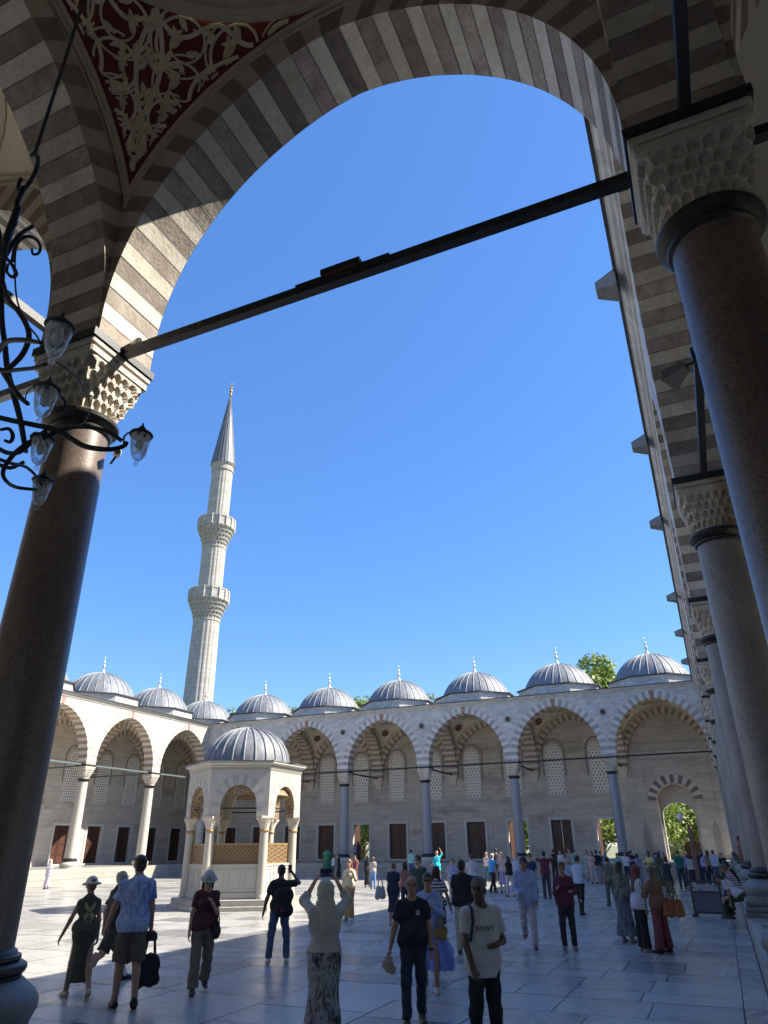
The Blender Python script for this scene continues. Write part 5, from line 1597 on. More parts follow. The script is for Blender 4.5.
class Fld:
    """implicit surface on a grid; every primitive only touches its own neighbourhood"""
    def __init__(s, lo, hi, h):
        s.o = np.array(lo, np.float32); s.h = h
        s.n = np.maximum(4, np.ceil((np.array(hi)-np.array(lo))/h).astype(int)+1)
        s.d = np.full(tuple(s.n), 0.4, np.float32)
        s.ax = [s.o[i]+h*np.arange(s.n[i], dtype=np.float32) for i in range(3)]
    def sl(s, lo, hi):
        a = np.clip(np.floor((np.array(lo)-s.o)/s.h).astype(int), 0, s.n-1)
        b = np.clip(np.ceil((np.array(hi)-s.o)/s.h).astype(int)+1, 1, s.n)
        return tuple(slice(a[i], max(b[i], a[i]+1)) for i in range(3))
    def grid(s, sl):
        return np.meshgrid(s.ax[0][sl[0]], s.ax[1][sl[1]], s.ax[2][sl[2]], indexing='ij')
    def cone(s, a, b, r1, r2, k=0.03, flat=None, cut=None, mar=0.06):
        """rounded cone a->b; flat=(axis vector, factor): squashed along that axis; cut: sharp end after b"""
        a = np.array(a, float); b = np.array(b, float); R = max(r1, r2)+k+mar
        sl = s.sl(np.minimum(a, b)-R, np.maximum(a, b)+R)
        X, Y, Z = s.grid(sl)
        ab = b-a; L2 = float(ab@ab)+1e-9
        px, py, pz = X-a[0], Y-a[1], Z-a[2]
        t = np.clip((px*ab[0]+py*ab[1]+pz*ab[2])/L2, 0, 1)
        qx, qy, qz = px-t*ab[0], py-t*ab[1], pz-t*ab[2]
        if flat is not None:
            v, f = flat; v = np.array(v, float); v /= np.linalg.norm(v)
            c = (qx*v[0]+qy*v[1]+qz*v[2])*(1/f-1)
            qx, qy, qz = qx+c*v[0], qy+c*v[1], qz+c*v[2]
        r = r1+(r2-r1)*t
        d = np.sqrt(qx*qx+qy*qy+qz*qz)-r
        if flat is not None: d *= max(0.6, flat[1])
        if cut is not None:
            L = math.sqrt(L2)
            e = (px*ab[0]+py*ab[1]+pz*ab[2])/L - L*cut
            d = np.maximum(d, e)
        s.d[sl] = smin(s.d[sl], d.astype(np.float32), k) if k > 0 else np.minimum(s.d[sl], d)
    def ell(s, c, r, k=0.02, rot=None, sub=False):
        c = np.array(c, float); r = np.array(r, float); R = float(r.max())+k+0.05
        sl = s.sl(c-R, c+R); X, Y, Z = s.grid(sl)
        x, y, z = X-c[0], Y-c[1], Z-c[2]
        if rot is not None:
            x, y, z = rot[0][0]*x+rot[1][0]*y+rot[2][0]*z, rot[0][1]*x+rot[1][1]*y+rot[2][1]*z, rot[0][2]*x+rot[1][2]*y+rot[2][2]*z
        k0 = np.sqrt((x/r[0])**2+(y/r[1])**2+(z/r[2])**2); k1 = np.sqrt((x/r[0]**2)**2+(y/r[1]**2)**2+(z/r[2]**2)**2)+1e-6
        d = k0*(k0-1)/k1
        if sub: s.d[sl] = -smin(-s.d[sl], d.astype(np.float32), k)
        else: s.d[sl] = smin(s.d[sl], d.astype(np.float32), k)
    def plane(s, p, n):
        """keep the side against n"""
        X, Y, Z = s.grid(tuple(slice(0, k) for k in s.n))
        n = np.array(n, float); n /= np.linalg.norm(n)
        s.d = np.maximum(s.d, ((X-p[0])*n[0]+(Y-p[1])*n[1]+(Z-p[2])*n[2]).astype(np.float32))
    def folds(s, amp, f=(16, 16, 9), ph=0.0):
        X, Y, Z = s.grid(tuple(slice(0, k) for k in s.n))
        s.d = s.d + amp*(np.sin(X*f[0]*1.7+Z*f[2]*1.1+ph)*np.sin(Y*f[1]+Z*f[2]*2.3+ph*2)+0.5*np.sin(Z*f[2]*4.1+X*22+ph*3)).astype(np.float32)
    def mesh(s):
        d = s.d.copy()
        for ax in range(3):      # close at the borders
            i0 = [slice(None)]*3; i0[ax] = 0; d[tuple(i0)] = 0.4
            i0[ax] = -1; d[tuple(i0)] = 0.4
        ins = d < 0
        nx, ny, nz = d.shape
        cnt = np.zeros((nx-1, ny-1, nz-1), np.uint8)
        corners = [(i, j, k) for i in (0,1) for j in (0,1) for k in (0,1)]
        for (i, j, k) in corners: cnt += ins[i:nx-1+i, j:ny-1+j, k:nz-1+k]
        act = (cnt > 0) & (cnt < 8)
        I = np.argwhere(act)
        if len(I) == 0: return None, None
        idm = np.full(act.shape, -1, np.int64); idm[act] = np.arange(len(I))
        acc = np.zeros((len(I), 3)); num = np.zeros(len(I))
        E = [(a, b) for a in corners for b in corners if sum(abs(a[t]-b[t]) for t in range(3)) == 1 and a < b]
        for a, b in E:
            da = d[I[:,0]+a[0], I[:,1]+a[1], I[:,2]+a[2]]; db = d[I[:,0]+b[0], I[:,1]+b[1], I[:,2]+b[2]]
            m = (da < 0) != (db < 0)
            t = np.where(m, da/(da-db+1e-12), 0)
            for ax in range(3): acc[:,ax] += np.where(m, a[ax]+t*(b[ax]-a[ax]), 0)
            num += m
        V = s.o + s.h*(I + acc/num[:,None])
        F_ = []
        for ax in range(3):
            o = [(1,0,0),(0,1,0),(0,0,1)][ax]
            A = ins[:nx-o[0], :ny-o[1], :nz-o[2]]; B = ins[o[0]:, o[1]:, o[2]:]
            for sg, mk in ((1, A & ~B), (0, ~A & B)):
                J = np.argwhere(mk)
                u, v = [(1,2),(2,0),(0,1)][ax]
                q = []
                for du, dv in ((-1,-1),(0,-1),(0,0),(-1,0)):
                    K = J.copy(); K[:,u] += du; K[:,v] += dv; q.append(K)
                ok = np.ones(len(J), bool)
                for K in q: ok &= (K >= 0).all(1) & (K < np.array(idm.shape)).all(1)
                ids = np.stack([idm[K[ok][:,0], K[ok][:,1], K[ok][:,2]] for K in q], 1)
                if not sg: ids = ids[:, ::-1]
                F_.append(ids)
        return V, np.concatenate(F_)
    def build(s, name, mat, parent):
        V, Fc = s.mesh()
        if V is None: return None
        me = bpy.data.meshes.new(name)
        me.vertices.add(len(V)); me.vertices.foreach_set('co', V.astype(np.float32).ravel())
        me.loops.add(len(Fc)*4); me.loops.foreach_set('vertex_index', Fc.astype(np.int32).ravel())
        me.polygons.add(len(Fc)); me.polygons.foreach_set('loop_start', np.arange(0, len(Fc)*4, 4, dtype=np.int32))
        me.update(calc_edges=True); me.validate()
        me.polygons.foreach_set('use_smooth', np.ones(len(me.polygons), bool))
        me.materials.append(mat)
        o = bpy.data.objects.new(name, me); link(o, parent); return o

def rotx(a): return np.array([[1,0,0],[0,math.cos(a),-math.sin(a)],[0,math.sin(a),math.cos(a)]])
def rotz(a): return np.array([[math.cos(a),-math.sin(a),0],[math.sin(a),math.cos(a),0],[0,0,1]])

CM = {}
def cloth(c, kind='plain', c2=None, rough=0.85):
    key = (c, kind, c2)
    if key in CM: return CM[key]
    nm = {'plain': 'cotton_cloth', 'denim': 'denim_cloth', 'floral': 'floral_print_cloth', 'stripe': 'striped_cloth', 'skin': 'skin', 'hair': 'hair', 'tie': 'watercolour_print_cloth', 'check': 'checked_cloth', 'shoe': 'shoe_leather'}[kind]
    m, nt, b = nodes(nm)
    tc = nt.nodes.new('ShaderNodeTexCoord').outputs['Object']
    if kind in ('plain', 'shoe', 'skin', 'hair'):
        n = noise(nt, tc, 7 if kind != 'hair' else 30, 4, 0.6)
        v = 0.12 if kind != 'hair' else 0.35
        col = ramp(nt, n, [(0.3, tuple(x*(1-v) for x in c)), (0.7, tuple(min(1, x*(1+v)) for x in c))])
        rough = {'skin': 0.5, 'hair': 0.45, 'shoe': 0.5}.get(kind, rough)
    elif kind == 'denim':
        n = noise(nt, mapping(nt, tc, (14,14,4)), 2, 5, 0.7)
        col = ramp(nt, n, [(0.3, tuple(x*0.6 for x in c)), (0.75, tuple(min(1, x*1.6) for x in c))])
    elif kind == 'stripe':
        s_ = nt.nodes.new('ShaderNodeSeparateXYZ'); nt.links.new(tc, s_.inputs[0])
        wv = math_(nt, 'FRACT', math_(nt, 'MULTIPLY', math_(nt, 'ADD', s_.outputs[2], math_(nt, 'MULTIPLY', noise(nt, tc, 3, 2), 0.05)), 16))
        col = mixc(nt, math_(nt, 'GREATER_THAN', wv, 0.55), c, c2 or (0.05,0.04,0.06))
    elif kind == 'check':
        v_ = nt.nodes.new('ShaderNodeTexChecker'); v_.inputs['Scale'].default_value = 18; nt.links.new(tc, v_.inputs['Vector'])
        col = mixc(nt, v_.outputs['Fac'], c, c2 or (0.1,0.1,0.1))
    else:
        sc = 9 if kind == 'floral' else 6
        n = noise(nt, mapping(nt, tc, (1,1,0.55)), sc, 5, 0.7, 1.0)
        col = ramp(nt, n, [(0.40, c), (0.47, tuple(0.6*a+0.4*e for a, e in zip(c, c2 or (0.5,)*3))), (0.56, c2 or (0.5,0.5,0.5)), (0.68, c)])
    nt.links.new(col, b.inputs['Base Color']); b.inputs['Roughness'].default_value = rough
    if kind not in ('skin',): bump(nt, b, noise(nt, mapping(nt, tc, (1,1,0.5)), 12, 4), 0.25, 0.02)
    if kind == 'skin': b.inputs['Subsurface Weight'].default_value = 0.08; b.inputs['Subsurface Radius'].default_value = (0.01,0.004,0.002)
    CM[key] = m; return m
SK = (0.50,0.30,0.21); SKT = (0.36,0.20,0.13); SKD = (0.13,0.07,0.045)
BLK = (0.015,0.015,0.018)

def person(x, y, heading, H, label, group=None, z=0.0, sp=None, tall=None):
    """heading: angle the figure faces (0 = +y, anticlockwise). sp: dictionary of pose and clothing"""
    sp = dict(sp or {}); g = sp.get
    s = H/1.75
    hi = g('hi', False)
    h = 0.0105 if hi else (0.016 if g('mid') else 0.024)
    fem = g('fem', False)
    skin = g('skin', SK)
    lean = g('lean', 0.03); sit = g('sit')
    root = empty('person', (x, y, z), heading, label, 'person', group)
    # joints
    hipz = 0.93
    hw, sw = (0.088, 0.150) if fem else (0.085, 0.172)
    legs = []
    for i, sd_ in enumerate((-1, 1)):
        a, kb = g('legs', ((0.0, 0.02), (0.0, 0.02)))[i][:2]
        spl = g('splay', 0.04)
        hip = np.array([sd_*hw, 0, hipz])
        knee = hip + 0.43*np.array([sd_*math.sin(spl)*math.cos(a), math.sin(a), -math.cos(a)])
        b_ = a-kb
        ank = knee + 0.415*np.array([sd_*math.sin(spl*0.4), math.sin(b_), -math.cos(b_)])
        fa = g('foot', (0.0, 0.0))[i]      # foot pitch: positive = heel lifted
        yaw = sd_*-0.15
        fd_ = np.array([math.sin(-yaw)*math.cos(fa), math.cos(yaw)*math.cos(fa), -math.sin(fa)])
        legs.append((hip, knee, ank, fd_))
    low = min(min(l[2][2]-0.075, (l[2]+l[3]*0.15)[2]-0.05) for l in legs)
    dz = -low if not sit else g('seat', 0.5)-0.80
    up = np.array([0,0,dz])
    legs = [(a+up, b+up, c+up, d) for a, b, c, d in legs]
    P = np.array([0,0,hipz+dz+0.02])
    Rt = rotz(g('twist', 0)) @ rotx(-lean)
    def T(v): return P + Rt @ np.array(v, float)       # v relative to the pelvis, upright
    neckb, headc0 = T((0,-0.005,0.53)), None
    Rh = Rt @ rotz(g('turn', 0)) @ rotx(-g('nod', 0))
    headc = neckb + Rt @ np.array([0, 0.015, 0.045]) + Rh @ np.array([0, 0.02, 0.115])
    def Hd(v): return headc + Rh @ np.array(v, float)
    sh = [T((-sw, 0, 0.452)), T((sw, 0, 0.452))]
    arms = []
    for i, sd_ in enumerate((-1, 1)):
        u_, f_ = g('arms', (((-0.10,0.02,-1),(-0.02,0.15,-1)),((0.10,0.02,-1),(0.02,0.15,-1))))[i][:2]
        u_ = Rt @ (np.array(u_, float)/np.linalg.norm(u_)); f_ = Rt @ (np.array(f_, float)/np.linalg.norm(f_))
        el = sh[i]+u_*0.285; wr = el+f_*0.25
        arms.append((sh[i], el, wr, f_))
    S = lambda v: np.array(v)*s
    allp = [P, headc+np.array([0,0,0.16]), headc] + [q for l in legs for q in (l[0], l[1], l[2], l[2]+l[3]*0.22)] + [q for a in arms for q in (a[0], a[1], a[2], a[2]+a[3]*0.2)]
    lo = np.min(allp, 0)-0.17; hi_ = np.max(allp, 0)+0.17; lo[2] = max(lo[2], -0.02)
    def F(l=None, u_=None, hh=None): return Fld(S(l if l is not None else lo), S(u_ if u_ is not None else hi_), hh or h)
    yax = Rt @ np.array([0,1,0])
    fl = (yax, 0.66)
    def torso(f, t=0.0, k=0.05, belly=g('belly', 0.0), low_t=0.0):
        cr = 0.118 if fem else 0.135
        f.cone(S(T((-0.055,0,0.36))), S(T((0.055,0,0.36))), (cr+t)*s, (cr+t)*s, k*s, fl)          # rib cage
        f.cone(S(T((0,0,0.33))), S(T((0,0.0,0.10))), (cr-0.005+t)*s, (0.112+t+belly*0.4)*s, k*s, fl)
        for q in (-1,1): f.cone(S(T((0,-0.005,0.485))), S(T((q*(sw-0.012),0,0.448))), (0.060+t*0.7)*s, (0.047+t*0.8)*s, k*s, (yax, 0.95))
        tl = t if not low_t else max(t, low_t)
        f.cone(S(T((-0.05,0,0.03))), S(T((0.05,0,0.03))), (0.125+tl+(0.012 if fem else 0))*s, (0.125+tl+(0.012 if fem else 0))*s, k*s, (yax, 0.78))
        if low_t: f.cone(S(T((-0.04,0,0.08))), S(T((0.04,0,0.08))), (0.112+tl)*s, (0.112+tl)*s, 0.04*s, (yax, 0.78))
        f.cone(S(T((0,-0.01,0.47))), S(T((0,-0.005,0.55))), (0.075+t)*s, (0.056+t*0.4)*s, 0.04*s)
        if belly: f.ell(S(T((0,0.06,0.14))), S((0.12+t,0.09+t+belly,0.13)), 0.05*s)
        if fem:
            for q in (-1,1): f.ell(S(T((q*0.065,0.075,0.335))), S((0.058+t,0.05+t,0.058+t)), 0.03*s)
        # seat
        for q in (-1,1): f.ell(S(T((q*0.06,-0.055,-0.02))), S((0.08+tl,0.07+tl,0.09+tl)), 0.04*s)
    def torso_low(f, t):
        f.cone(S(T((-0.05,0,0.03))), S(T((0.05,0,0.03))), (0.125+t+(0.012 if fem else 0))*s, (0.125+t+(0.012 if fem else 0))*s, 0.05*s, (yax, 0.78))
        f.cone(S(T((-0.04,0,0.08))), S(T((0.04,0,0.08))), (0.112+t)*s, (0.112+t)*s, 0.04*s, (yax, 0.78))
        for q in (-1,1): f.ell(S(T((q*0.06,-0.055,-0.02))), S((0.08+t,0.07+t,0.09+t)), 0.04*s)
    def leg(f, i, t=0.0, upto=2.0, k=0.03, flare=0.0):
        hp, kn, an, fd_ = legs[i]
        r = (0.082, 0.056, 0.040)
        if upto >= 1:
            f.cone(S(hp+np.array([0,0,-0.02])), S(kn), (r[0]+t)*s, (r[1]+t)*s, k*s)
            if upto > 1:
                e = kn+(an-kn)*min(1, upto-1)
                mid = kn+(an-kn)*0.3+np.array([0,-0.012,0])
                if t < 0.012: f.ell(S(mid), S((0.05+t,0.055+t,0.11)), 0.03*s)
                f.cone(S(kn), S(e), (r[1]-0.004+t)*s, (r[2]+t+flare)*s, k*s, cut=1.0 if t > 0.0 else None)
        else:
            e = hp+(kn-hp)*upto
            f.cone(S(hp+np.array([0,0,-0.02])), S(e), (r[0]+t)*s, (r[1]+0.012+t+flare)*s, k*s, cut=1.0)
    def arm(f, i, t=0.0, upto=2.0, k=0.025):
        a, el, wr, fd_ = arms[i]
        r = (0.048, 0.039, 0.027) if not fem else (0.041, 0.034, 0.024)
        if upto >= 1:
            f.cone(S(a), S(el), (r[0]+t)*s, (r[1]+t)*s, k*s)
            e = el+(wr-el)*(upto-1)
            if upto > 1: f.cone(S(el), S(e), (r[1]+0.002+t)*s, (r[1]+(r[2]-r[1])*(upto-1)+t)*s, k*s, cut=1.0 if t > 0 else None)
        else:
            e = a+(el-a)*upto
            f.cone(S(a), S(e), (r[0]+t)*s, (r[0]-0.004+t*1.25)*s, k*s, cut=1.0)
    def hand(f, i):
        a, el, wr, fd_ = arms[i]
        fd_ = fd_/np.linalg.norm(fd_)
        inw = Rt @ np.array([-1 if i else 1, 0, 0.0])         # towards the body
        fwd = Rt @ np.array([0,1,0.0])
        # palm faces the body; fingers spread along fwd
        side = fwd - fd_*(fwd@fd_)
        if np.linalg.norm(side) < 0.3: side = Rt @ np.array([0,0,1.0]); side = side-fd_*(side@fd_)
        side /= np.linalg.norm(side); pn = np.cross(fd_, side); 
        if pn@inw < 0: pn = -pn
        pc = wr+fd_*0.05
        curl = g('curl', (0.45, 0.45))[i]
        f.cone(S(wr), S(wr+fd_*0.045), 0.026*s, 0.030*s, 0.015*s, (pn, 0.62))
        f.cone(S(wr+fd_*0.03+side*0.012), S(wr+fd_*0.078+side*0.02), 0.026*s, 0.020*s, 0.012*s, (pn, 0.6))
        f.cone(S(wr+fd_*0.03-side*0.010), S(wr+fd_*0.075-side*0.02), 0.026*s, 0.020*s, 0.012*s, (pn, 0.6))
        Ls = (0.072, 0.082, 0.076, 0.060); rf = 0.0095 if hi else 0.0115
        for q in range(4):
            off = (0.030, 0.0105, -0.010, -0.029)[q]
            b0 = wr+fd_*(0.078-0.004*q)+side*off
            d1 = fd_*math.cos(curl*0.6)+pn*math.sin(curl*0.6); d2 = fd_*math.cos(curl*1.7)+pn*math.sin(curl*1.7)
            sp_ = side*(off*0.25)
            m1 = b0+d1*Ls[q]*0.5+sp_; m2 = m1+d2*Ls[q]*0.5
            f.cone(S(b0), S(m1), rf*s, rf*0.95*s, 0.006*s); f.cone(S(m1), S(m2), rf*0.95*s, rf*0.8*s, 0.004*s)
        tb = wr+fd_*0.022+side*0.022+pn*0.008
        t1 = tb+(side*0.75+fd_*0.6+pn*0.25)*0.036; t2 = t1+(fd_*0.9+side*0.35+pn*0.35)*0.030
        f.cone(S(tb), S(t1), 0.014*s, 0.0115*s, 0.008*s); f.cone(S(t1), S(t2), 0.0115*s, 0.009*s, 0.005*s)
    # --- skin
    f = F()
    torso(f)
    for i in (0,1):
        leg(f, i, 0.0, 2.0); arm(f, i, 0.0, 2.0); hand(f, i)
        hp, kn, an, fd_ = legs[i]
        f.cone(S(an-fd_*0.03+np.array([0,0,-0.035])), S(an+fd_*0.12+np.array([0,0,-0.045])), 0.036*s, 0.028*s, 0.03*s)
    f.cone(S(neckb+Rt@np.array([0,-0.01,-0.02])), S(Hd((0,-0.015,-0.05))), 0.056*s*(0.88 if fem else 1), 0.052*s*(0.9 if fem else 1), 0.02*s)
    f.ell(S(Hd((0,-0.012,0.028))), S((0.077,0.095,0.092)), 0.02*s, Rh)
    f.ell(S(Hd((0,0.020,-0.045))), S((0.058,0.068,0.075)), 0.03*s, Rh)
    f.ell(S(Hd((0,0.062,-0.095))), S((0.026,0.022,0.020)), 0.03*s, Rh)
    if hi or g('mid'):
        f.cone(S(Hd((0,0.085,0.012))), S(Hd((0,0.108,-0.030))), 0.009*s, 0.014*s, 0.012*s)
        for q in (-1,1):
            f.ell(S(Hd((q*0.078,-0.005,-0.012))), S((0.012,0.022,0.032)), 0.008*s, Rh)
            f.ell(S(Hd((q*0.031,0.092,0.012))), S((0.017,0.014,0.012)), 0.010*s, Rh, sub=True)
            f.ell(S(Hd((q*0.028,0.078,0.028))), S((0.026,0.014,0.008)), 0.012*s, Rh)
        f.cone(S(Hd((-0.018,0.081,-0.060))), S(Hd((0.018,0.081,-0.060))), 0.007*s, 0.007*s, 0.008*s)
    body = f.build('body', cloth(skin, 'skin'), root)
    if (hi or g('mid')) and not g('back'):
        for q in (-1,1):
            f = F(headc-0.14, headc+0.14, h*0.5)
            f.ell(S(Hd((q*0.031,0.086,0.010))), S((0.013,0.010,0.0065)), 0.001, Rh)
            f.build('eye', cloth((0.03,0.02,0.015), 'plain'), root)
            f = F(headc-0.14, headc+0.14, h*0.5)
            f.cone(S(Hd((q*0.016,0.094,0.034))), S(Hd((q*0.045,0.085,0.034))), 0.005*s, 0.004*s, 0.001)
            f.build('eyebrow', cloth((0.05,0.035,0.025), 'hair'), root)
        f = F(headc-0.14, headc+0.14, h*0.5)
        f.cone(S(Hd((-0.022,0.085,-0.060))), S(Hd((0.022,0.085,-0.060))), 0.0045*s, 0.0045*s, 0.001)
        f.build('mouth', cloth(tuple(a*b for a, b in zip(skin, (0.75,0.45,0.45))), 'skin'), root)
    # --- lower garment
    bt = g('bottom', ('trousers', (0.05,0.06,0.09), 'plain', None))
    if bt:
        kind, c, pat, c2 = (list(bt)+[None]*4)[:4]
        pat = pat or 'plain'
        f = F(hh=h*1.0)
        t = g('bt', 0.018)
        if kind in ('trousers', 'shorts'):
            up_ = 1.97 if kind == 'trousers' else g('short', 0.92)
            for i in (0,1): leg(f, i, t, up_, 0.035, g('flare', 0.012 if kind == 'trousers' else 0.02))
            f.cone(S(T((-0.05,0,0.03))), S(T((0.05,0,0.03))), (0.125+t)*s, (0.125+t)*s, 0.05*s, (yax, 0.78))
            f.cone(S(T((-0.04,0,0.08))), S(T((0.04,0,0.08))), (0.112+t)*s, (0.112+t)*s, 0.04*s, (yax, 0.75))
            for q in (-1,1): f.ell(S(T((q*0.06,-0.055,-0.02))), S((0.08+t,0.07+t,0.09+t)), 0.04*s)
            f.folds((0.0065 if hi else 0.0035)*s, (13,13,9), x)
            nv = Rt @ np.array([0,0,1.0]); f.plane(S(T((0,0,0.145))), nv)
        else:   # skirt, length to z fraction
            zb = g('hem', 0.12); rb = g('hemr', 0.24)
            top_ = T((0,0,0.13)); c0 = np.array([0,0,0.0])
            ax = g('skirt_shift', (0,0))
            bot = np.array([ax[0], ax[1], zb])
            n = 7
            Lz = top_[2]-zb
            X, Y, Z = f.grid(tuple(slice(0, k_) for k_ in f.n))
            X, Y, Z = X/s, Y/s, Z/s
            tt = np.clip((top_[2]-Z)/Lz, 0, 1.05)
            cx_ = top_[0]*(1-tt)+bot[0]*tt; cy_ = top_[1]*(1-tt)+bot[1]*tt
            th_ = np.arctan2(Y-cy_, X-cx_)
            hipb = 0.055*np.exp(-((tt-0.22)/0.16)**2)
            rr_ = 0.120+hipb+(rb-0.135)*tt**1.1
            rr_ = rr_*(1+g('ripple', 0.07)*tt*np.sin(th_*9+4*tt+x)+0.04*tt*np.sin(th_*5+x*3))
            d_ = (np.sqrt((X-cx_)**2+((Y-cy_)/0.80)**2)-rr_)*0.75
            d_ = np.maximum(d_, np.maximum(Z-top_[2], zb-Z))
            f.d = np.minimum(f.d, (d_*s).astype(np.float32))
            torso_low(f, 0.016)
            f.plane(S(T((0,0,0.14))), Rt @ np.array([0,0,1.0]))
        f.build({'trousers': 'trousers', 'shorts': 'shorts', 'skirt': 'skirt'}[kind], cloth(c, pat, c2), root)
    # --- upper garment
    tp = g('top', ('tee', (0.6,0.6,0.6), 'plain', None))
    shirt = None
    if tp:
        kind, c, pat, c2 = (list(tp)+[None]*4)[:4]; pat = pat or 'plain'
        t = g('tt', 0.016 if kind != 'dress' else 0.012)
        f = F()
        torso(f, t, 0.05, low_t=(g('bt', 0.018)+0.014 if bt and bt[0] != 'skirt' else 0.036))
        if g('hemtop', -0.02) < -0.07:
            for q in (-1,1): f.cone(S(T((q*0.055,0,0.02))), S(T((q*0.07,0.0,-0.16))), (0.105+g('bt',0.018))*s, (0.098+g('bt',0.018))*s, 0.06*s)
        sl_ = {'tee': 0.66, 'long': 1.95, 'tank': 0.0, 'dress': g('sleeve', 0.5), 'half': 1.4, 'poncho': 1.2}[kind]
        for i in (0,1):
            if sl_ > 0: arm(f, i, t*1.05 if sl_ > 1 else t*1.25, sl_, 0.03)
        if not fem or kind == 'loose':   # hang straight from the chest
            f.cone(S(T((-0.04,0,0.25))), S(T((-0.045,0,0.0))), (0.118+t)*s, (0.122+t)*s, 0.04*s, (yax, 0.8))
            f.cone(S(T((0.04,0,0.25))), S(T((0.045,0,0.0))), (0.118+t)*s, (0.122+t)*s, 0.04*s, (yax, 0.8))
        f.folds((0.0075 if hi else 0.004)*s, (10,11,6.5), y)
        nv = Rt @ np.array([0,0,1.0])
        # neckline: open ball at the neck
        f.ell(S(T((0,0.03,0.565))), S((0.082,0.095,0.075 if kind != 'tank' else 0.11)), 0.006, Rt, sub=True)
        hemz = g('hemtop', -0.02)
        f.plane(S(T((0,0,hemz if kind != 'dress' else 0.02))), -nv)
        shirt = f.build('dress_top' if kind == 'dress' else 'shirt', cloth(c, pat, c2), root)
        if g('collar'):
            f = F(neckb-0.16, neckb+0.16, h*0.8)
            for q in (-1,1): f.cone(S(T((q*0.062,-0.01,0.525))), S(T((q*0.03,0.075,0.475))), 0.014*s, 0.010*s, 0.008*s)
            f.cone(S(T((-0.062,-0.01,0.525))), S(T((0.062,-0.01,0.525))), 0.014*s, 0.014*s, 0.01*s)
            f.build('collar', cloth(g('collar'), 'plain'), root)
    # --- hair / headwear
    hc = g('hair', (0.03,0.02,0.015)); hk = g('hairk', 'short')
    if hk != 'none':
        f = F(headc-np.array([0.2,0.22,0.6]), headc+np.array([0.2,0.2,0.2]), h*0.9)
        if hk in ('short', 'bob', 'long', 'bun', 'balding'):
            f.ell(S(Hd((0,-0.016,0.034))), S((0.087,0.104,0.098)), 0.01, Rh)
            if hk == 'balding': 
                f.ell(S(Hd((0,0.02,0.10))), S((0.075,0.11,0.075)), 0.01, Rh, sub=True)
            f.ell(S(Hd((0,-0.045,-0.02))), S((0.075,0.065,0.07)), 0.02, Rh)
            # carve the face
            f.ell(S(Hd((0,0.105,-0.035))), S((0.078,0.085,0.098)), 0.01, Rh, sub=True)
            f.ell(S(Hd((0,0.05,-0.13))), S((0.1,0.12,0.085)), 0.01, Rh, sub=True)
            if hk in ('bob', 'long'):
                L = {'bob': 0.16, 'long': 0.36}[hk]
                for q in (-1,0,1):
                    f.cone(S(Hd((q*0.055,-0.05,-0.0))), S(Hd((q*0.07,-0.06-0.02,-L))), 0.045*s, 0.035*s, 0.03*s)
            if hk == 'bun': f.ell(S(Hd((0,-0.12,0.06))), S((0.04,0.04,0.04)), 0.01, Rh)
            f.folds(0.003*s, (60,60,40), x)
        elif hk == 'scarf':
            f.ell(S(Hd((0,-0.018,0.028))), S((0.098,0.116,0.112)), 0.02, Rh)
            f.cone(S(Hd((0,-0.02,-0.02))), S(neckb+Rt@np.array([0,0.0,-0.03])), 0.095*s, 0.105*s, 0.05*s)
            f.cone(S(neckb+Rt@np.array([-0.06,0.0,-0.04])), S(neckb+Rt@np.array([0.06,0.0,-0.04])), 0.075*s, 0.075*s, 0.05*s)
            if g('drape'): f.cone(S(Hd((0,-0.05,-0.05))), S(T((0,-0.10,0.30))), 0.085*s, 0.06*s, 0.05*s, (yax,0.7))
            f.ell(S(Hd((0,0.125,-0.025))), S((0.062,0.075,0.085)), 0.01, Rh, sub=True)
            f.folds(0.005*s, (20,20,22), x)
        elif hk == 'cap':
            f.ell(S(Hd((0,-0.010,0.045))), S((0.090,0.108,0.088)), 0.01, Rh)
            f.plane(S(Hd((0,0,0.030))), -(Rh@np.array([0,-0.12,1.0])))
            if g('brim', True): f.cone(S(Hd((0,0.09,0.040))), S(Hd((0,0.155,0.030))), 0.06*s, 0.045*s, 0.01, (Rh@np.array([0,0.1,1.0]), 0.12))
        f.build('headscarf' if hk == 'scarf' else ('cap' if hk == 'cap' else 'hair'), cloth(hc, 'plain' if hk in ('scarf','cap') else 'hair'), root)
    if g('hat'):
        f = F(headc-np.array([0.26,0.26,0.05]), headc+np.array([0.26,0.26,0.2]), h*0.8)
        f.ell(S(Hd((0,-0.010,0.06))), S((0.098,0.115,0.095)), 0.01, Rh)
        f.plane(S(Hd((0,0,0.035))), -(Rh@np.array([0,0,1.0])))
        br = g('brimr', 0.165)
        f.cone(S(Hd((0,-0.01,0.046))), S(Hd((0,-0.01,0.026))), (br-0.03)*s, br*s, 0.015, (Rh@np.array([0,0,1.0]), 0.11))
        f.build('hat', cloth(g('hat'), 'plain'), root)
    if g('glasses'):
        f = F(headc-0.14, headc+0.14, h*0.5)
        dk = g('glasses') == 'sun'
        for q in (-1,1):
            if dk: f.ell(S(Hd((q*0.032,0.098,0.008))), S((0.027,0.008,0.019)), 0.001, Rh)
            else:
                for k_ in range(8):
                    a0, a1 = 2*PI*k_/8, 2*PI*(k_+1)/8
                    f.cone(S(Hd((q*0.032+0.025*math.cos(a0),0.100,0.008+0.017*math.sin(a0)))), S(Hd((q*0.032+0.025*math.cos(a1),0.100,0.008+0.017*math.sin(a1)))), 0.0035*s, 0.0035*s, 0.001)
            f.cone(S(Hd((q*0.058,0.092,0.012))), S(Hd((q*0.080,0.0,0.010))), 0.0035*s, 0.0035*s, 0.001)
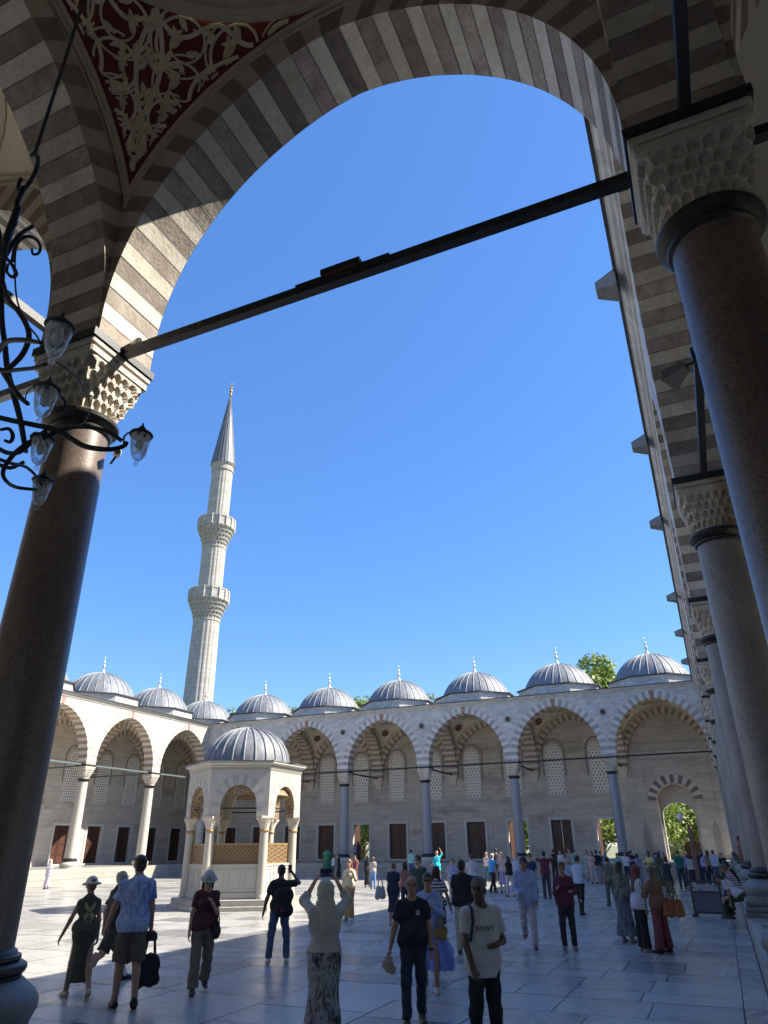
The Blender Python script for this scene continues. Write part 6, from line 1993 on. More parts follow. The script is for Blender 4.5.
        f.cone(S(Hd((-0.008,0.104,0.012))), S(Hd((0.008,0.104,0.012))), 0.0035*s, 0.0035*s, 0.001)
        f.build('sunglasses' if dk else 'glasses', cloth((0.012,0.011,0.012), 'shoe'), root)
    # --- shoes
    sc = g('shoes', (0.05,0.045,0.04))
    for i in (0,1):
        hp, kn, an, fd_ = legs[i]
        if g('socks'):
            f = F(an-0.12, an+0.16); f.cone(S(an+np.array([0,0,-0.04])), S(an+(kn-an)*0.24), 0.044*s, 0.044*s, 0.01*s, cut=1.0); f.build('sock', cloth(g('socks'), 'plain'), root)
        f = F(an-np.array([0.16,0.16,0.12]), an+np.array([0.16,0.3,0.14]), h*0.8)
        dn = np.array([0,0,-1.0]); 
        f.cone(S(an-fd_*0.05+dn*0.032), S(an+fd_*0.05+dn*0.030), 0.044*s, 0.044*s, 0.02*s)
        f.cone(S(an+fd_*0.02+dn*0.040), S(an+fd_*0.155+dn*0.048), 0.046*s, 0.036*s, 0.03*s, (dn, 0.8))
        if g('boots'): f.cone(S(an+dn*0.02), S(an+(kn-an)*0.4), 0.055*s, 0.058*s, 0.02*s, cut=1.0)
        nrm = np.cross(np.array([1,0,0.0]), fd_); 
        f.plane(S(an+dn*0.076), -(np.array([0, -fd_[2], fd_[1]])) if abs(fd_[2]) > 0.05 else dn)
        f.plane(S(an+(kn-an)*(0.4 if g('boots') else 0.06)), kn-an)
        f.build('boot' if g('boots') else 'shoe', cloth(sc, 'shoe'), root)
    info = dict(root=root, arms=[(S(a[0]), S(a[1]), S(a[2]), a[3]) for a in arms], T=lambda v: S(T(v)), Hd=lambda v: S(Hd(v)), s=s, shirt=shirt)
    def W(v):
        c, sn = math.cos(heading), math.sin(heading)
        return (x+v[0]*c-v[1]*sn, y+v[0]*sn+v[1]*c, z+v[2])
    info['W'] = W
    info['hand'] = [W(S(a[2]+a[3]*0.09)) for a in arms]
    return info
def look(x, y, off=0.0):
    """heading straight away from the near portico bay, plus an offset"""
    dx, dy = x+0.868, y+5.01
    return math.atan2(-dx, dy)+off
CROWD = [
(-37.62, 28.89, 0, 2.6, 1.55, {'fem': 1, 'top': ('long', (0.62, 0.6, 0.62)), 'bottom': ('skirt', (0.55, 0.5, 0.58)), 'hair': (0.6, 0.58, 0.56), 'hairk': 'scarf'}, 'small figure in pale lilac with white scarf alone on the sunlit paving at far left'),
(-27.66, 46.0, 0, -1.2, 1.55, {'top': ('long', (0.55, 0.55, 0.57)), 'bottom': ('trousers', (0.1, 0.1, 0.12))}, 'man in white shirt standing near the green bin under the far arches'),
(-26.81, 45.25, 0, 1.2, 1.59, {'fem': 1, 'top': ('long', (0.015, 0.015, 0.018)), 'bottom': ('skirt', (0.015, 0.015, 0.018)), 'hairk': 'long'}, 'woman in long black dress facing the white shirted man near the green bin'),
(-23.75, 41.72, 0, 3.0, 1.55, {'fem': 1, 'top': ('tee', (0.2, 0.05, 0.05)), 'bottom': ('skirt', (0.2, 0.05, 0.06)), 'hairk': 'long', 'arms': (((-0.3, 0.4, -0.6), (0.3, 0.5, 0.9)), ((0.3, 0.4, -0.6), (-0.3, 0.5, 0.9)))}, 'woman in long maroon dress holding both hands up to her face by the open doorway'),
(-11.68, 16.67, 0, 2.7, 1.68, {'mid': 1, 'fem': 1, 'top': ('long', (0.62, 0.54, 0.36)), 'bottom': ('skirt', (0.40, 0.26, 0.10)), 'hem': 0.1, 'hemr': 0.19, 'hair': (0.16, 0.09, 0.05), 'hairk': 'long', 'shoes': (0.6, 0.6, 0.6), 'arms': (((-0.35, 0.3, -0.7), (0.2, 0.4, 0.9)), ((0.15, 0.1, -1), (0.05, 0.2, -1)))}, 'woman in cream and mustard dress raising a hand to her hair at the shade edge'),
(-19.62, 34.88, 0, 0.2, 1.55, {'fem': 1, 'top': ('long', (0.015, 0.015, 0.018)), 'bottom': ('skirt', (0.015, 0.015, 0.018)), 'hairk': 'scarf', 'hair': (0.015, 0.015, 0.018)}, 'woman in full black robe standing beside the woman in jeans'),
(-18.44, 33.06, 0, -0.2, 1.55, {'fem': 1, 'top': ('tee', (0.42, 0.36, 0.34)), 'bottom': ('trousers', (0.12, 0.24, 0.48), 'denim'), 'hair': (0.14, 0.08, 0.05), 'hairk': 'long'}, 'long haired woman in bright blue jeans seen from behind in the sun'),
(-21.09, 45.22, 0.0, 0.2, 1.84, {'top': ('tee', (0.28, 0.52, 0.48)), 'bottom': ('trousers', (0.06, 0.1, 0.2), 'denim')}, 'man in mint green tee standing before the far steps, left of the turquoise figure'),
(-16.85, 38.9, 0, 0.4, 1.77, {'fem': 1, 'top': ('poncho', (0.02, 0.40, 0.48)), 'bottom': ('shorts', (0.02, 0.5, 0.62)), 'short': 0.5, 'hair': (0.4, 0.3, 0.2), 'hairk': 'short', 'arms': (((-0.3, 0.1, -0.9), (-0.3, 0.3, -0.4)), ((0.5, 0.1, 0.5), (-0.3, 0.2, 0.9)))}, 'figure in bright turquoise with one arm raised before the far steps'),
(-10.65, 23.55, 0, 2.9, 1.6, {'top': ('tee', (0.48, 0.52, 0.66), 'check', (0.1, 0.14, 0.35)), 'bottom': ('trousers', (0.4, 0.42, 0.5)), 'hair': (0.1, 0.09, 0.09)}, 'man in blue checked shirt behind the black shirted man'),
(-10.56, 25.79, 0, 0.3, 1.71, {'top': ('tee', (0.55, 0.55, 0.57)), 'bottom': ('trousers', (0.02, 0.03, 0.07)), 'hair': (0.1, 0.03, 0.02)}, 'man in plain white tee and dark red hair seen from behind near the turquoise figure'),
(-14.64, 41.88, 0, 2.8, 1.67, {'fem': 1, 'top': ('tee', (0.62, 0.48, 0.46)), 'bottom': ('trousers', (0.05, 0.13, 0.16), 'denim'), 'hair': (0.35, 0.2, 0.1), 'hairk': 'long'}, 'woman in pale pink tee and teal jeans at the end of the sun patch'),
(-11.23, 31.14, 0, -0.9, 1.7, {'top': ('tee', (0.03, 0.25, 0.62)), 'bottom': ('trousers', (0.015, 0.015, 0.018)), 'hairk': 'cap', 'hair': (0.6, 0.58, 0.5), 'legs': ((0.3, 0.1), (-0.25, 0.2))}, 'man in vivid blue shirt and cream cap walking at the end of the sun patch'),
(-14.03, 41.99, 0, 0.4, 1.86, {'top': ('tee', (0.03, 0.03, 0.05)), 'bottom': ('trousers', (0.015, 0.015, 0.018))}, 'tall dark haired man in dark clothes right behind the vivid blue shirt'),
(-10.77, 31.25, 0, -0.4, 1.74, {'fem': 1, 'top': ('tee', (0.6, 0.45, 0.4)), 'bottom': ('skirt', (0.34, 0.28, 0.5)), 'hem': 0.35, 'hair': (0.55, 0.35, 0.2), 'hairk': 'long'}, 'blonde woman in pink top and lilac skirt in the sun patch'),
(-9.73, 28.55, 0, 0.5, 1.6, {'fem': 1, 'top': ('tank', (0.015, 0.015, 0.018)), 'bottom': ('trousers', (0.52, 0.52, 0.5)), 'hair': (0.05, 0.03, 0.02), 'hairk': 'bob', 'legs': ((0.2, 0.1), (-0.2, 0.1))}, 'woman in black top and white trousers right of the lilac skirt'),
(-9.52, 29.29, 0, 2.8, 1.67, {'top': ('tee', (0.4, 0.48, 0.6)), 'bottom': ('trousers', (0.42, 0.42, 0.44)), 'hair': (0.3, 0.22, 0.18)}, 'man in pale blue grey tee just left of the blue linen shirt'),
(-7.77, 24.35, 0, 2.9, 1.75, {'mid': 1, 'top': ('tee', (0.02, 0.035, 0.09)), 'bottom': ('trousers', (0.06, 0.06, 0.07)), 'glasses': 'sun', 'belly': 0.02}, 'man in navy tee and sunglasses behind the man in the blue linen shirt'),
(-7.94, 27.69, 0, 0.2, 1.79, {'mid': 1, 'top': ('tee', (0.13, 0.025, 0.04)), 'bottom': ('trousers', (0.05, 0.05, 0.07)), 'arms': (((-0.5, 0.5, 0.25), (0.3, 0.3, 1)), ((0.5, 0.5, 0.25), (-0.3, 0.3, 1)))}, 'man in dark red tee taking a picture with raised arms'),
(-11.11, 45.31, 0, 0, 1.79, {'top': ('tee', (0.015, 0.015, 0.018)), 'bottom': ('trousers', (0.015, 0.015, 0.018))}, 'dark clothed man standing right of the raised arms photographer'),
(-10.68, 45.38, 0, 2.9, 1.73, {'fem': 1, 'top': ('tee', (0.55, 0.55, 0.57)), 'bottom': ('trousers', (0.02, 0.03, 0.07)), 'hairk': 'bob'}, 'woman in white top with dark bob behind the maroon cardigan'),
(-10.39, 46.94, 0, 3.0, 1.83, {'fem': 1, 'top': ('tee', (0.4, 0.25, 0.22)), 'bottom': ('trousers', (0.3, 0.3, 0.35)), 'hair': (0.3, 0.03, 0.03), 'hairk': 'short'}, 'person with red headwear and dusty pink top under the closed far door'),
(-9.82, 45.52, 0, 0.1, 1.78, {'top': ('tee', (0.18, 0.33, 0.3)), 'bottom': ('trousers', (0.2, 0.25, 0.3))}, 'man in sage green tee facing the closed far door'),
(-5.36, 20.68, 0, -0.6, 1.71, {'mid': 1, 'top': ('tee', (0.42, 0.5, 0.64)), 'bottom': ('trousers', (0.015, 0.015, 0.018)), 'shoes': (0.015, 0.015, 0.018), 'legs': ((0.25, 0.2), (-0.2, 0.1)), 'arms': (((-0.2, 0.3, -1), (0.3, 0.6, 0.2)), ((0.2, 0.3, -1), (-0.2, 0.6, 0.2)))}, 'man in light blue tee and black trousers right of the maroon cardigan'),
(-6.49, 24.7, 0, 0.3, 1.55, {'top': ('tee', (0.35, 0.45, 0.58)), 'bottom': ('trousers', (0.07, 0.08, 0.1)), 'hair': (0.35, 0.33, 0.32)}, 'grey haired man in sky blue tee half hidden by the maroon cardigan'),
(-8.81, 44.26, 0, 3.0, 1.72, {'fem': 1, 'top': ('tee', (0.3, 0.32, 0.38)), 'bottom': ('trousers', (0.45, 0.4, 0.35)), 'hairk': 'long'}, 'long haired woman in grey top and beige trousers left of the floral top'),
(-7.96, 40.59, 0, 2.8, 1.69, {'fem': 1, 'top': ('tee', (0.45, 0.12, 0.12), 'floral', (0.55, 0.45, 0.4)), 'bottom': ('trousers', (0.42, 0.38, 0.34)), 'hairk': 'bob'}, 'woman in red floral top and beige trousers in the centre right crowd'),
(-7.69, 40.64, 0, 0.4, 1.74, {'top': ('tee', (0.015, 0.015, 0.018)), 'bottom': ('trousers', (0.35, 0.33, 0.32)), 'hair': (0.02, 0.02, 0.02)}, 'man in black tee and stone trousers right of the red floral top'),
(-7.8, 43.1, 0, 2.9, 1.67, {'top': ('long', (0.02, 0.03, 0.05)), 'bottom': ('trousers', (0.015, 0.015, 0.018)), 'hairk': 'cap', 'hair': (0.03, 0.03, 0.04)}, 'person in dark jacket and dark cap near the open doorway by the gate'),
(-7.2, 40.73, 0, 0.2, 1.63, {'fem': 1, 'top': ('long', (0.16, 0.22, 0.36)), 'bottom': ('skirt', (0.1, 0.14, 0.22)), 'hairk': 'scarf', 'hair': (0.16, 0.22, 0.36)}, 'woman in slate blue robe before the open doorway by the gate'),
(-4.94, 24.63, 0, 0.4, 1.62, {'mid': 1, 'top': ('tee', (0.28, 0.25, 0.2), 'floral', (0.1, 0.09, 0.07)), 'bottom': ('trousers', (0.12, 0.11, 0.09)), 'legs': ((0.15, 0.1), (-0.15, 0.1)), 'hair': (0.05, 0.03, 0.02)}, 'man in brown patterned shirt walking left of the three women'),
(-6.56, 40.85, 0, 2.9, 1.57, {'top': ('tee', (0.2, 0.35, 0.35)), 'bottom': ('trousers', (0.02, 0.03, 0.07))}, 'person in pale teal tee behind the patterned shirt near the last far column'),
(-6.39, 43.35, 0, 2.8, 1.6, {'top': ('tee', (0.55, 0.55, 0.57)), 'bottom': ('trousers', (0.02, 0.03, 0.07))}, 'man in white tee at the foot of the last far column'),
(-6.06, 43.4, 0, 0.3, 1.7, {'top': ('tee', (0.015, 0.015, 0.018)), 'bottom': ('trousers', (0.015, 0.015, 0.018))}, 'man in black tee right of the white tee at the last far column'),
(-5.5, 41.05, 0, 0.1, 1.55, {'fem': 1, 'top': ('long', (0.26, 0.24, 0.3)), 'bottom': ('skirt', (0.24, 0.22, 0.28)), 'hairk': 'long', 'arms': (((-0.6, 0.2, -0.3), (-0.3, 0.3, 0.9)), ((0.2, 0.1, -1), (0, 0.2, -1)))}, 'woman in mauve grey dress behind the red headscarf'),
(-4.49, 37.03, 0, 2.7, 1.69, {'mid': 1, 'top': ('tee', (0.62, 0.52, 0.18)), 'bottom': ('trousers', (0.55, 0.57, 0.6)), 'skin': (0.13, 0.07, 0.045), 'legs': ((0.15, 0.05), (-0.15, 0.1)), 'arms': (((-0.3, 0.2, -1), (0.6, 0.7, 0.1)), ((0.3, 0.2, -1), (-0.6, 0.7, 0.1)))}, 'man in pale yellow tee and white trousers with folded arms'),
(-4.82, 44.94, 0, 0.2, 1.57, {'top': ('tee', (0.1, 0.1, 0.32)), 'bottom': ('trousers', (0.02, 0.03, 0.07))}, 'man in indigo tee right of the pale yellow tee'),
(-3.96, 36.21, 0, 0.2, 1.65, {'fem': 1, 'top': ('long', (0.1, 0.13, 0.05), 'floral', (0.03, 0.04, 0.02)), 'bottom': ('skirt', (0.1, 0.13, 0.05), 'floral', (0.03, 0.04, 0.02)), 'hairk': 'long'}, 'woman in long olive patterned dress left of the striding man'),
(-4.66, 46.36, 0, 2.8, 1.62, {'top': ('tee', (0.4, 0.4, 0.5)), 'bottom': ('trousers', (0.02, 0.03, 0.07))}, 'man in pale violet tee behind the olive patterned dress'),
(-4.23, 43.73, 0, 2.9, 1.55, {'top': ('tee', (0.16, 0.12, 0.3)), 'bottom': ('trousers', (0.015, 0.015, 0.018))}, 'person in purple tee at the left edge of the gate'),
(-2.89, 24.72, 0, -0.3, 1.68, {'top': ('tank', (0.03, 0.035, 0.045)), 'bottom': ('trousers', (0.09, 0.1, 0.055)), 'mid': 1, 'shoes': (0.015, 0.015, 0.018), 'legs': ((0.42, 0.05), (-0.38, 0.25)), 'hair': (0.12, 0.02, 0.02), 'arms': (((-0.15, 0.5, -1), (0, 0.7, -0.6)), ((0.15, -0.3, -1), (0.1, 0.1, -1)))}, 'striding man in dark sleeveless top and olive trousers before the gate'),
(-3.04, 36.41, 0, 0.1, 1.73, {'top': ('tee', (0.015, 0.14, 0.115)), 'bottom': ('trousers', (0.04, 0.05, 0.06)), 'hair': (0.12, 0.04, 0.02)}, 'man in dark green tee standing in the gate opening'),
(-2.87, 39.37, 0, 2.9, 1.61, {'top': ('tee', (0.12, 0.25, 0.5)), 'bottom': ('trousers', (0.1, 0.07, 0.06)), 'hair': (0.4, 0.28, 0.15)}, 'fair haired man in mid blue tee beside the lamp post'),
(-2.56, 37.44, 0, 0.3, 1.55, {'fem': 1, 'top': ('tee', (0.55, 0.5, 0.48)), 'bottom': ('skirt', (0.05, 0.04, 0.05)), 'hem': 0.4, 'hairk': 'bob'}, 'woman in off white top and short black skirt half behind the lamp post'),
(-2.28, 37.5, 0, 2.9, 1.72, {'top': ('long', (0.02, 0.03, 0.07)), 'bottom': ('trousers', (0.02, 0.03, 0.07)), 'arms': (((-0.5, 0.4, 0.4), (-0.1, 0.3, 1)), ((0.2, 0.1, -1), (0, 0.2, -1)))}, 'man in navy suit raising a phone right of the lamp post'),
(-2.06, 40.59, 0, 2.7, 1.64, {'fem': 1, 'top': ('tee', (0.36, 0.34, 0.56)), 'bottom': ('trousers', (0.02, 0.03, 0.07)), 'hairk': 'long', 'hair': (0.12, 0.07, 0.03)}, 'woman in lavender tee in the crowd right of the gate'),
(-1.77, 41.76, 0, 0.3, 1.68, {'fem': 1, 'top': ('tee', (0.2, 0.18, 0.05)), 'bottom': ('trousers', (0.015, 0.015, 0.018)), 'hairk': 'long'}, 'woman in olive yellow top between the lavender tee and the pale blue tee'),
(-1.46, 40.71, 0, 0.2, 1.69, {'top': ('tee', (0.44, 0.5, 0.64)), 'bottom': ('trousers', (0.1, 0.12, 0.18))}, 'man in pale blue tee in front of the right gate pier'),
(-1.07, 41.9, 0, 2.9, 1.55, {'top': ('tee', (0.015, 0.015, 0.018)), 'bottom': ('trousers', (0.015, 0.015, 0.018))}, 'man all in black behind the seated visitors'),
(-30.55, 55.75, 0.93, 3.1, 1.7, {'top': ('tee', (0.35, 0.38, 0.42)), 'bottom': ('trousers', (0.08, 0.08, 0.1)), 'sit': 1, 'seat': 0.5, 'legs': ((1.38, 1.42), (1.3, 1.5))}, 'visitor in grey sitting in the left open doorway'),
(-29.75, 54.6, 0.93, 0.4, 1.55, {'fem': 1, 'top': ('long', (0.1, 0.04, 0.05)), 'bottom': ('skirt', (0.08, 0.03, 0.04)), 'hairk': 'scarf', 'hair': (0.08, 0.03, 0.04)}, 'woman in dark plum robe standing in the left open doorway'),
(-10.79, 19.06, 0, 0.4, 1.55, {'mid': 1, 'fem': 1, 'top': ('tee', (0.35, 0.14, 0.12)), 'bottom': ('trousers', (0.02, 0.03, 0.07)), 'hair': (0.02, 0.012, 0.01), 'hairk': 'long'}, 'long black haired woman in rust top just behind the navy polo man'),
(-9.9, 15.98, 0, -0.3, 1.61, {'mid': 1, 'fem': 1, 'top': ('tee', (0.016, 0.024, 0.055)), 'bottom': ('skirt', (0.016, 0.024, 0.055)), 'hem': 0.35, 'hemr': 0.2, 'hair': (0.22, 0.12, 0.06), 'hairk': 'bun', 'shoes': (0.5, 0.4, 0.3)}, 'brown haired woman in navy dress carrying a pale tote bag'),
(-8.6, 14.76, 0, 2.5, 1.8, {'mid': 1, 'top': ('tee', (0.03, 0.06, 0.055)), 'bottom': ('trousers', (0.06, 0.06, 0.07)), 'glasses': 'sun', 'hair': (0.03, 0.02, 0.015)}, 'tall man in dark green tee and sunglasses looking right')]
# ------------------------------------------------------------------ the visitors
G0 = 'visitors near the camera'
DEN = (0.045,0.075,0.14)
def decal(name, polys, info, mat, off=0.004, front=True, ctr=(0,0.3), scale=1.0, mirror=1):
    """flat print laid on the shirt: polygons (u across, v up) dropped on to the cloth"""
    from mathutils.bvhtree import BVHTree
    sh = info['shirt']; me = sh.data
    bvh = BVHTree.FromPolygons([v.co[:] for v in me.vertices], [p.vertices[:] for p in me.polygons])
    T = info['T']; dirn = Vector(T((0,1,0)))-Vector(T((0,0,0))); dirn.normalize()
    if not front: dirn = -dirn
    mb = MB()
    for poly in polys:
        pts = []
        for u, v in poly:
            p = Vector(T((u*mirror, 0, v))) + dirn*0.6
            hit = bvh.ray_cast(p, -dirn)
            q = hit[0] if hit[0] is not None else p - dirn*0.45
            pts.append(q + dirn*off)
        mb.face(pts)
    o = mb.build(name, mat, None, loc=(0,0,0)); o.parent = sh; return o
def bag_tote(loc, rz, w_, hgt, d_, mat, label, hand=None, strap=0.25, group=None, name='tote_bag', cat='bag'):
    r_ = empty(name, loc, rz, label, cat, group)
    f = Fld((-w_*0.62,-d_,-hgt-0.05), (w_*0.62,d_,0.05), 0.012)
    f.cone((-w_*0.36,0,-hgt*0.80), (w_*0.36,0,-hgt*0.80), hgt*0.19, hgt*0.19, 0.05, ((0,1,0), d_/hgt*1.5))
    f.cone((-w_*0.30,0,-hgt*0.45), (w_*0.31,0,-hgt*0.42), hgt*0.20, hgt*0.20, 0.06, ((0,1,0), d_/hgt*1.2))
    f.cone((-w_*0.30,0,-hgt*0.10), (w_*0.28,0,-hgt*0.12), hgt*0.12, hgt*0.11, 0.06, ((0,1,0), d_/hgt*0.9))
    f.folds(0.007, (22,25,9), loc[0])
    f.build('bag_body', mat, r_)
    for s_ in (-1, 1):
        mb = MB(); mb.tube([(-w_*0.24, s_*d_*0.2, -0.03), (-w_*0.17, s_*d_*0.14, strap*0.6), (0, 0, strap), (w_*0.17, s_*d_*0.14, strap*0.6), (w_*0.24, s_*d_*0.2, -0.03)], 0.011, 6)
        mb.build('handle', mat, r_, smooth=True, loc=(0,0,0))
    return r_
def at_px(h, dz=0): return (h[0], h[1], h[2]+dz)

# woman in the olive dress with a butterfly on her back
x, y = -10.25, 4.56
p = person(x, y, look(x, y, 0.25), 1.63, 'woman in long olive sleeveless dress with a butterfly print and cream sun hat', G0, sp=dict(hi=True, back=True, fem=True, skin=SKT,
    top=('dress', (0.062,0.068,0.045)), sleeve=0, bottom=('skirt', (0.062,0.068,0.045)), hem=0.22, hemr=0.20, ripple=0.05, hair=(0.16,0.09,0.05), hairk='bun', hat=(0.56,0.53,0.44), brimr=0.17,
    legs=((0.28,0.06),(-0.22,0.35)), foot=(0,0.4), arms=(((-0.42,0.1,-1),(-0.38,0.35,-1)),((0.18,0.0,-1),(0.12,0.25,-1))), shoes=(0.45,0.40,0.28), nod=0.1))
wing = [[(0.006,0.30),(0.012,0.36),(0.06,0.44),(0.085,0.445),(0.09,0.40),(0.07,0.34),(0.03,0.305)],[(0.006,0.285),(0.04,0.29),(0.075,0.27),(0.085,0.22),(0.06,0.185),(0.035,0.20),(0.012,0.25)],[(0.02,0.15),(0.03,0.19),(0.04,0.16),(0.03,0.11)]]
M['print_gold'] = plain('pale_gold_print', (0.36,0.30,0.13), 0.7, 0, 0.3, 40)
decal('butterfly_print', wing+[[(-u, v) for u, v in w_] for w_ in wing]+[[(-0.004,0.22),(0.004,0.22),(0.005,0.36),(-0.005,0.36)]], p, M['print_gold'], front=False)

# bald man behind the couple
x, y = -10.75, 5.7
person(x, y, look(x, y, -1.15), 1.76, 'bald man with glasses, black tee, dark shorts and white socks striding behind the couple', G0, sp=dict(hi=True, top=('tee', (0.02,0.02,0.024)), bottom=('shorts', (0.05,0.045,0.04)), skin=SK,
    hairk='balding', hair=(0.35,0.33,0.31), glasses='clear', socks=(0.7,0.7,0.7), shoes=BLK, legs=((0.48,0.05),(-0.42,0.5)), foot=(0,0.5), arms=(((-0.1,-0.35,-1),(0,0.1,-1)),((0.1,0.35,-1),(0,0.7,-1))), belly=0.03, turn=0.2))

# tall man in blue print tee
x, y = -9.04, 4.25
p = person(x, y, look(x, y, 0.1), 1.93, 'tall man seen from behind in blue watercolour tee and brown shorts', G0, sp=dict(hi=True, back=True, top=('tee', (0.10,0.17,0.42), 'tie', (0.38,0.47,0.66)), bottom=('shorts', (0.10,0.082,0.060)), short=0.98, skin=SKT,
    hair=(0.025,0.018,0.014), shoes=BLK, legs=((0.05,0.03),(-0.10,0.35)), foot=(0,0.45), arms=(((-0.34,0.08,-1),(-0.26,0.25,-1)),((0.16,-0.05,-1),(0.10,0.15,-1))), hemtop=-0.10, turn=0.15))
h = p['hand'][1]
bag_tote((h[0]+0.02, h[1], h[2]-0.22), look(x, y, 0.5), 0.36, 0.42, 0.12, cloth((0.012,0.014,0.018), 'plain'), 'large black tote bag hanging from the hand of the tall man in blue', strap=0.24)
cp_ = empty('cap', (h[0], h[1], h[2]), look(x, y), 'dark baseball cap held in the right hand of the tall man', 'cap')
mb = MB(); mb.lathe([(0.095,-0.06),(0.10,-0.02),(0.09,0.03),(0.05,0.065),(0.005,0.075)], (0,0), 20); mb.build('crown', cloth((0.03,0.028,0.026), 'plain'), cp_, smooth=True, loc=(0,0,0))
mb = MB(); mb.face([(0.09*math.cos(a), 0.09*math.sin(a), -0.055) for a in [PI*i/10 for i in range(11)]]+[(0.075*math.cos(a), 0.075*math.sin(a)+0.075, -0.065) for a in [PI*i/10 for i in range(10,-1,-1)]]); mb.build('peak', cloth((0.03,0.028,0.026), 'plain'), cp_, loc=(0,0,0))

# woman in maroon tee and bucket hat
x, y = -8.73, 5.55
p = person(x, y, look(x, y, PI+0.1), 1.70, 'woman in maroon tee, khaki trousers, grey bucket hat and sunglasses walking with head bowed', G0, sp=dict(hi=True, fem=True, skin=SK, top=('tee', (0.085,0.028,0.034)), bottom=('trousers', (0.17,0.145,0.105)), bt=0.026, flare=0.025, hat=(0.40,0.41,0.42), brimr=0.145,
    hair=(0.10,0.06,0.04), hairk='bob', glasses='sun', shoes=(0.06,0.05,0.05), legs=((-0.18,0.45),(0.22,0.04)), foot=(0.5,0.0), nod=0.42, lean=0.06, arms=(((-0.15,0.15,-1),(0.40,0.55,0.65)),((0.22,0.05,-1),(0.10,0.25,-1))), hemtop=-0.06))
c_ = p['W'](p['T']((-0.20, 0.06, 0.04)))
bag_tote(c_, look(x, y, 1.2), 0.24, 0.22, 0.09, cloth((0.05,0.015,0.02), 'plain'), 'small dark red shoulder bag at the side of the woman in maroon tee', strap=0.14, name='shoulder_bag')

# man photographing with a backpack
x, y = -9.2, 8.6
p = person(x, y, look(x, y, 0.05), 1.70, 'man in black tee and blue jeans seen from behind, phone at his eye', G0, sp=dict(hi=True, back=True, top=('tee', BLK), bottom=('trousers', (0.055,0.10,0.20), 'denim'), skin=SKD, hair=(0.01,0.009,0.008), shoes=(0.6,0.58,0.55),
    legs=((0.05,0.02),(0.02,0.02)), splay=0.16, arms=(((-0.38,0.05,-1),(-0.22,0.22,-1)),((0.62,0.55,0.05),(-0.62,0.35,0.85))), hemtop=-0.06))
bp = empty('backpack', p['W'](p['T']((0.07,-0.17,0.13))), look(x, y), 'black backpack slung on the back of the man photographing', 'backpack')
bm_ = cloth((0.014,0.014,0.018), 'plain')
f = Fld((-0.25,-0.18,-0.30), (0.25,0.18,0.32), 0.012)
f.cone((-0.09,0,-0.15),(0.09,0,-0.15),0.10,0.10,0.03,((0,1,0),0.75)); f.cone((-0.08,0.0,0.12),(0.08,0,0.12),0.105,0.105,0.05,((0,1,0),0.6)); f.cone((0,0,-0.12),(0,0,0.12),0.14,0.14,0.05,((0,1,0),0.55))
f.build('pack', bm_, bp)
f = Fld((-0.2,-0.22,-0.3), (0.2,0.0,0.1), 0.012); f.cone((-0.07,-0.085,-0.14),(0.07,-0.085,-0.14),0.075,0.075,0.02,((0,1,0),0.5)); f.build('front_pocket', bm_, bp)
mb = MB(); mb.tube([(0.11,0.05,0.16),(0.12,0.15,0.26),(0.12,0.26,0.24),(0.13,0.30,0.05),(0.12,0.15,-0.12)], 0.014, 6); mb.build('strap', bm_, bp, smooth=True, loc=(0,0,0))
mb = MB(); mb.box((-0.055,-0.128,-0.16),(-0.015,-0.122,-0.12)); mb.build('patch', plain('red_patch', (0.45,0.05,0.05), 0.6), bp, loc=(0,0,0))
def phone(loc, rz, label, w_=0.075, hgt=0.15, tilt=0.0):
    e = empty('phone', loc, rz, label, 'phone')
    mb = MB(); mb.bbox((0,0,0), (w_, 0.009, hgt), 0, 0.003); mb.build('case', plain('black_phone_case', (0.012,0.012,0.03), 0.3, 0, 0.1), e, loc=(0,0,0))
    mb = MB(); mb.face([(-w_*0.44,-0.0055,-hgt*0.46),(w_*0.44,-0.0055,-hgt*0.46),(w_*0.44,-0.0055,hgt*0.46),(-w_*0.44,-0.0055,hgt*0.46)]); mb.build('screen', plain('dark_blue_screen', (0.02,0.03,0.10), 0.15, 0, 0.1), e, loc=(0,0,0))
    return e
h = p['hand'][1]; phone(h, look(x, y), 'phone held up by the man with the backpack')

# woman with raised phone
x, y = -5.23, 3.12
p = person(x, y, look(x, y, 0.0), 1.66, 'woman in cream headscarf and black and white skirt holding both arms up', G0, sp=dict(hi=True, back=True, fem=True, skin=SK, top=('half', (0.47,0.44,0.385)), tt=0.024, bottom=('skirt', (0.035,0.035,0.045), 'floral', (0.46,0.45,0.44)), hem=0.10, hemr=0.25, hemtop=0.05,
    hairk='scarf', hair=(0.50,0.47,0.37), drape=True, shoes=(0.3,0.25,0.2), arms=(((-0.30,0.60,0.35),(0.55,0.25,0.95)),((0.30,0.60,0.35),(-0.55,0.25,0.95))), nod=-0.1, curl=(0.7,0.7)))
a, b = p['hand']
ph = phone(((a[0]+b[0])/2, (a[1]+b[1])/2, (a[2]+b[2])/2+0.02), look(x, y), 'dark phone held high by the woman in the cream headscarf', 0.15, 0.09)

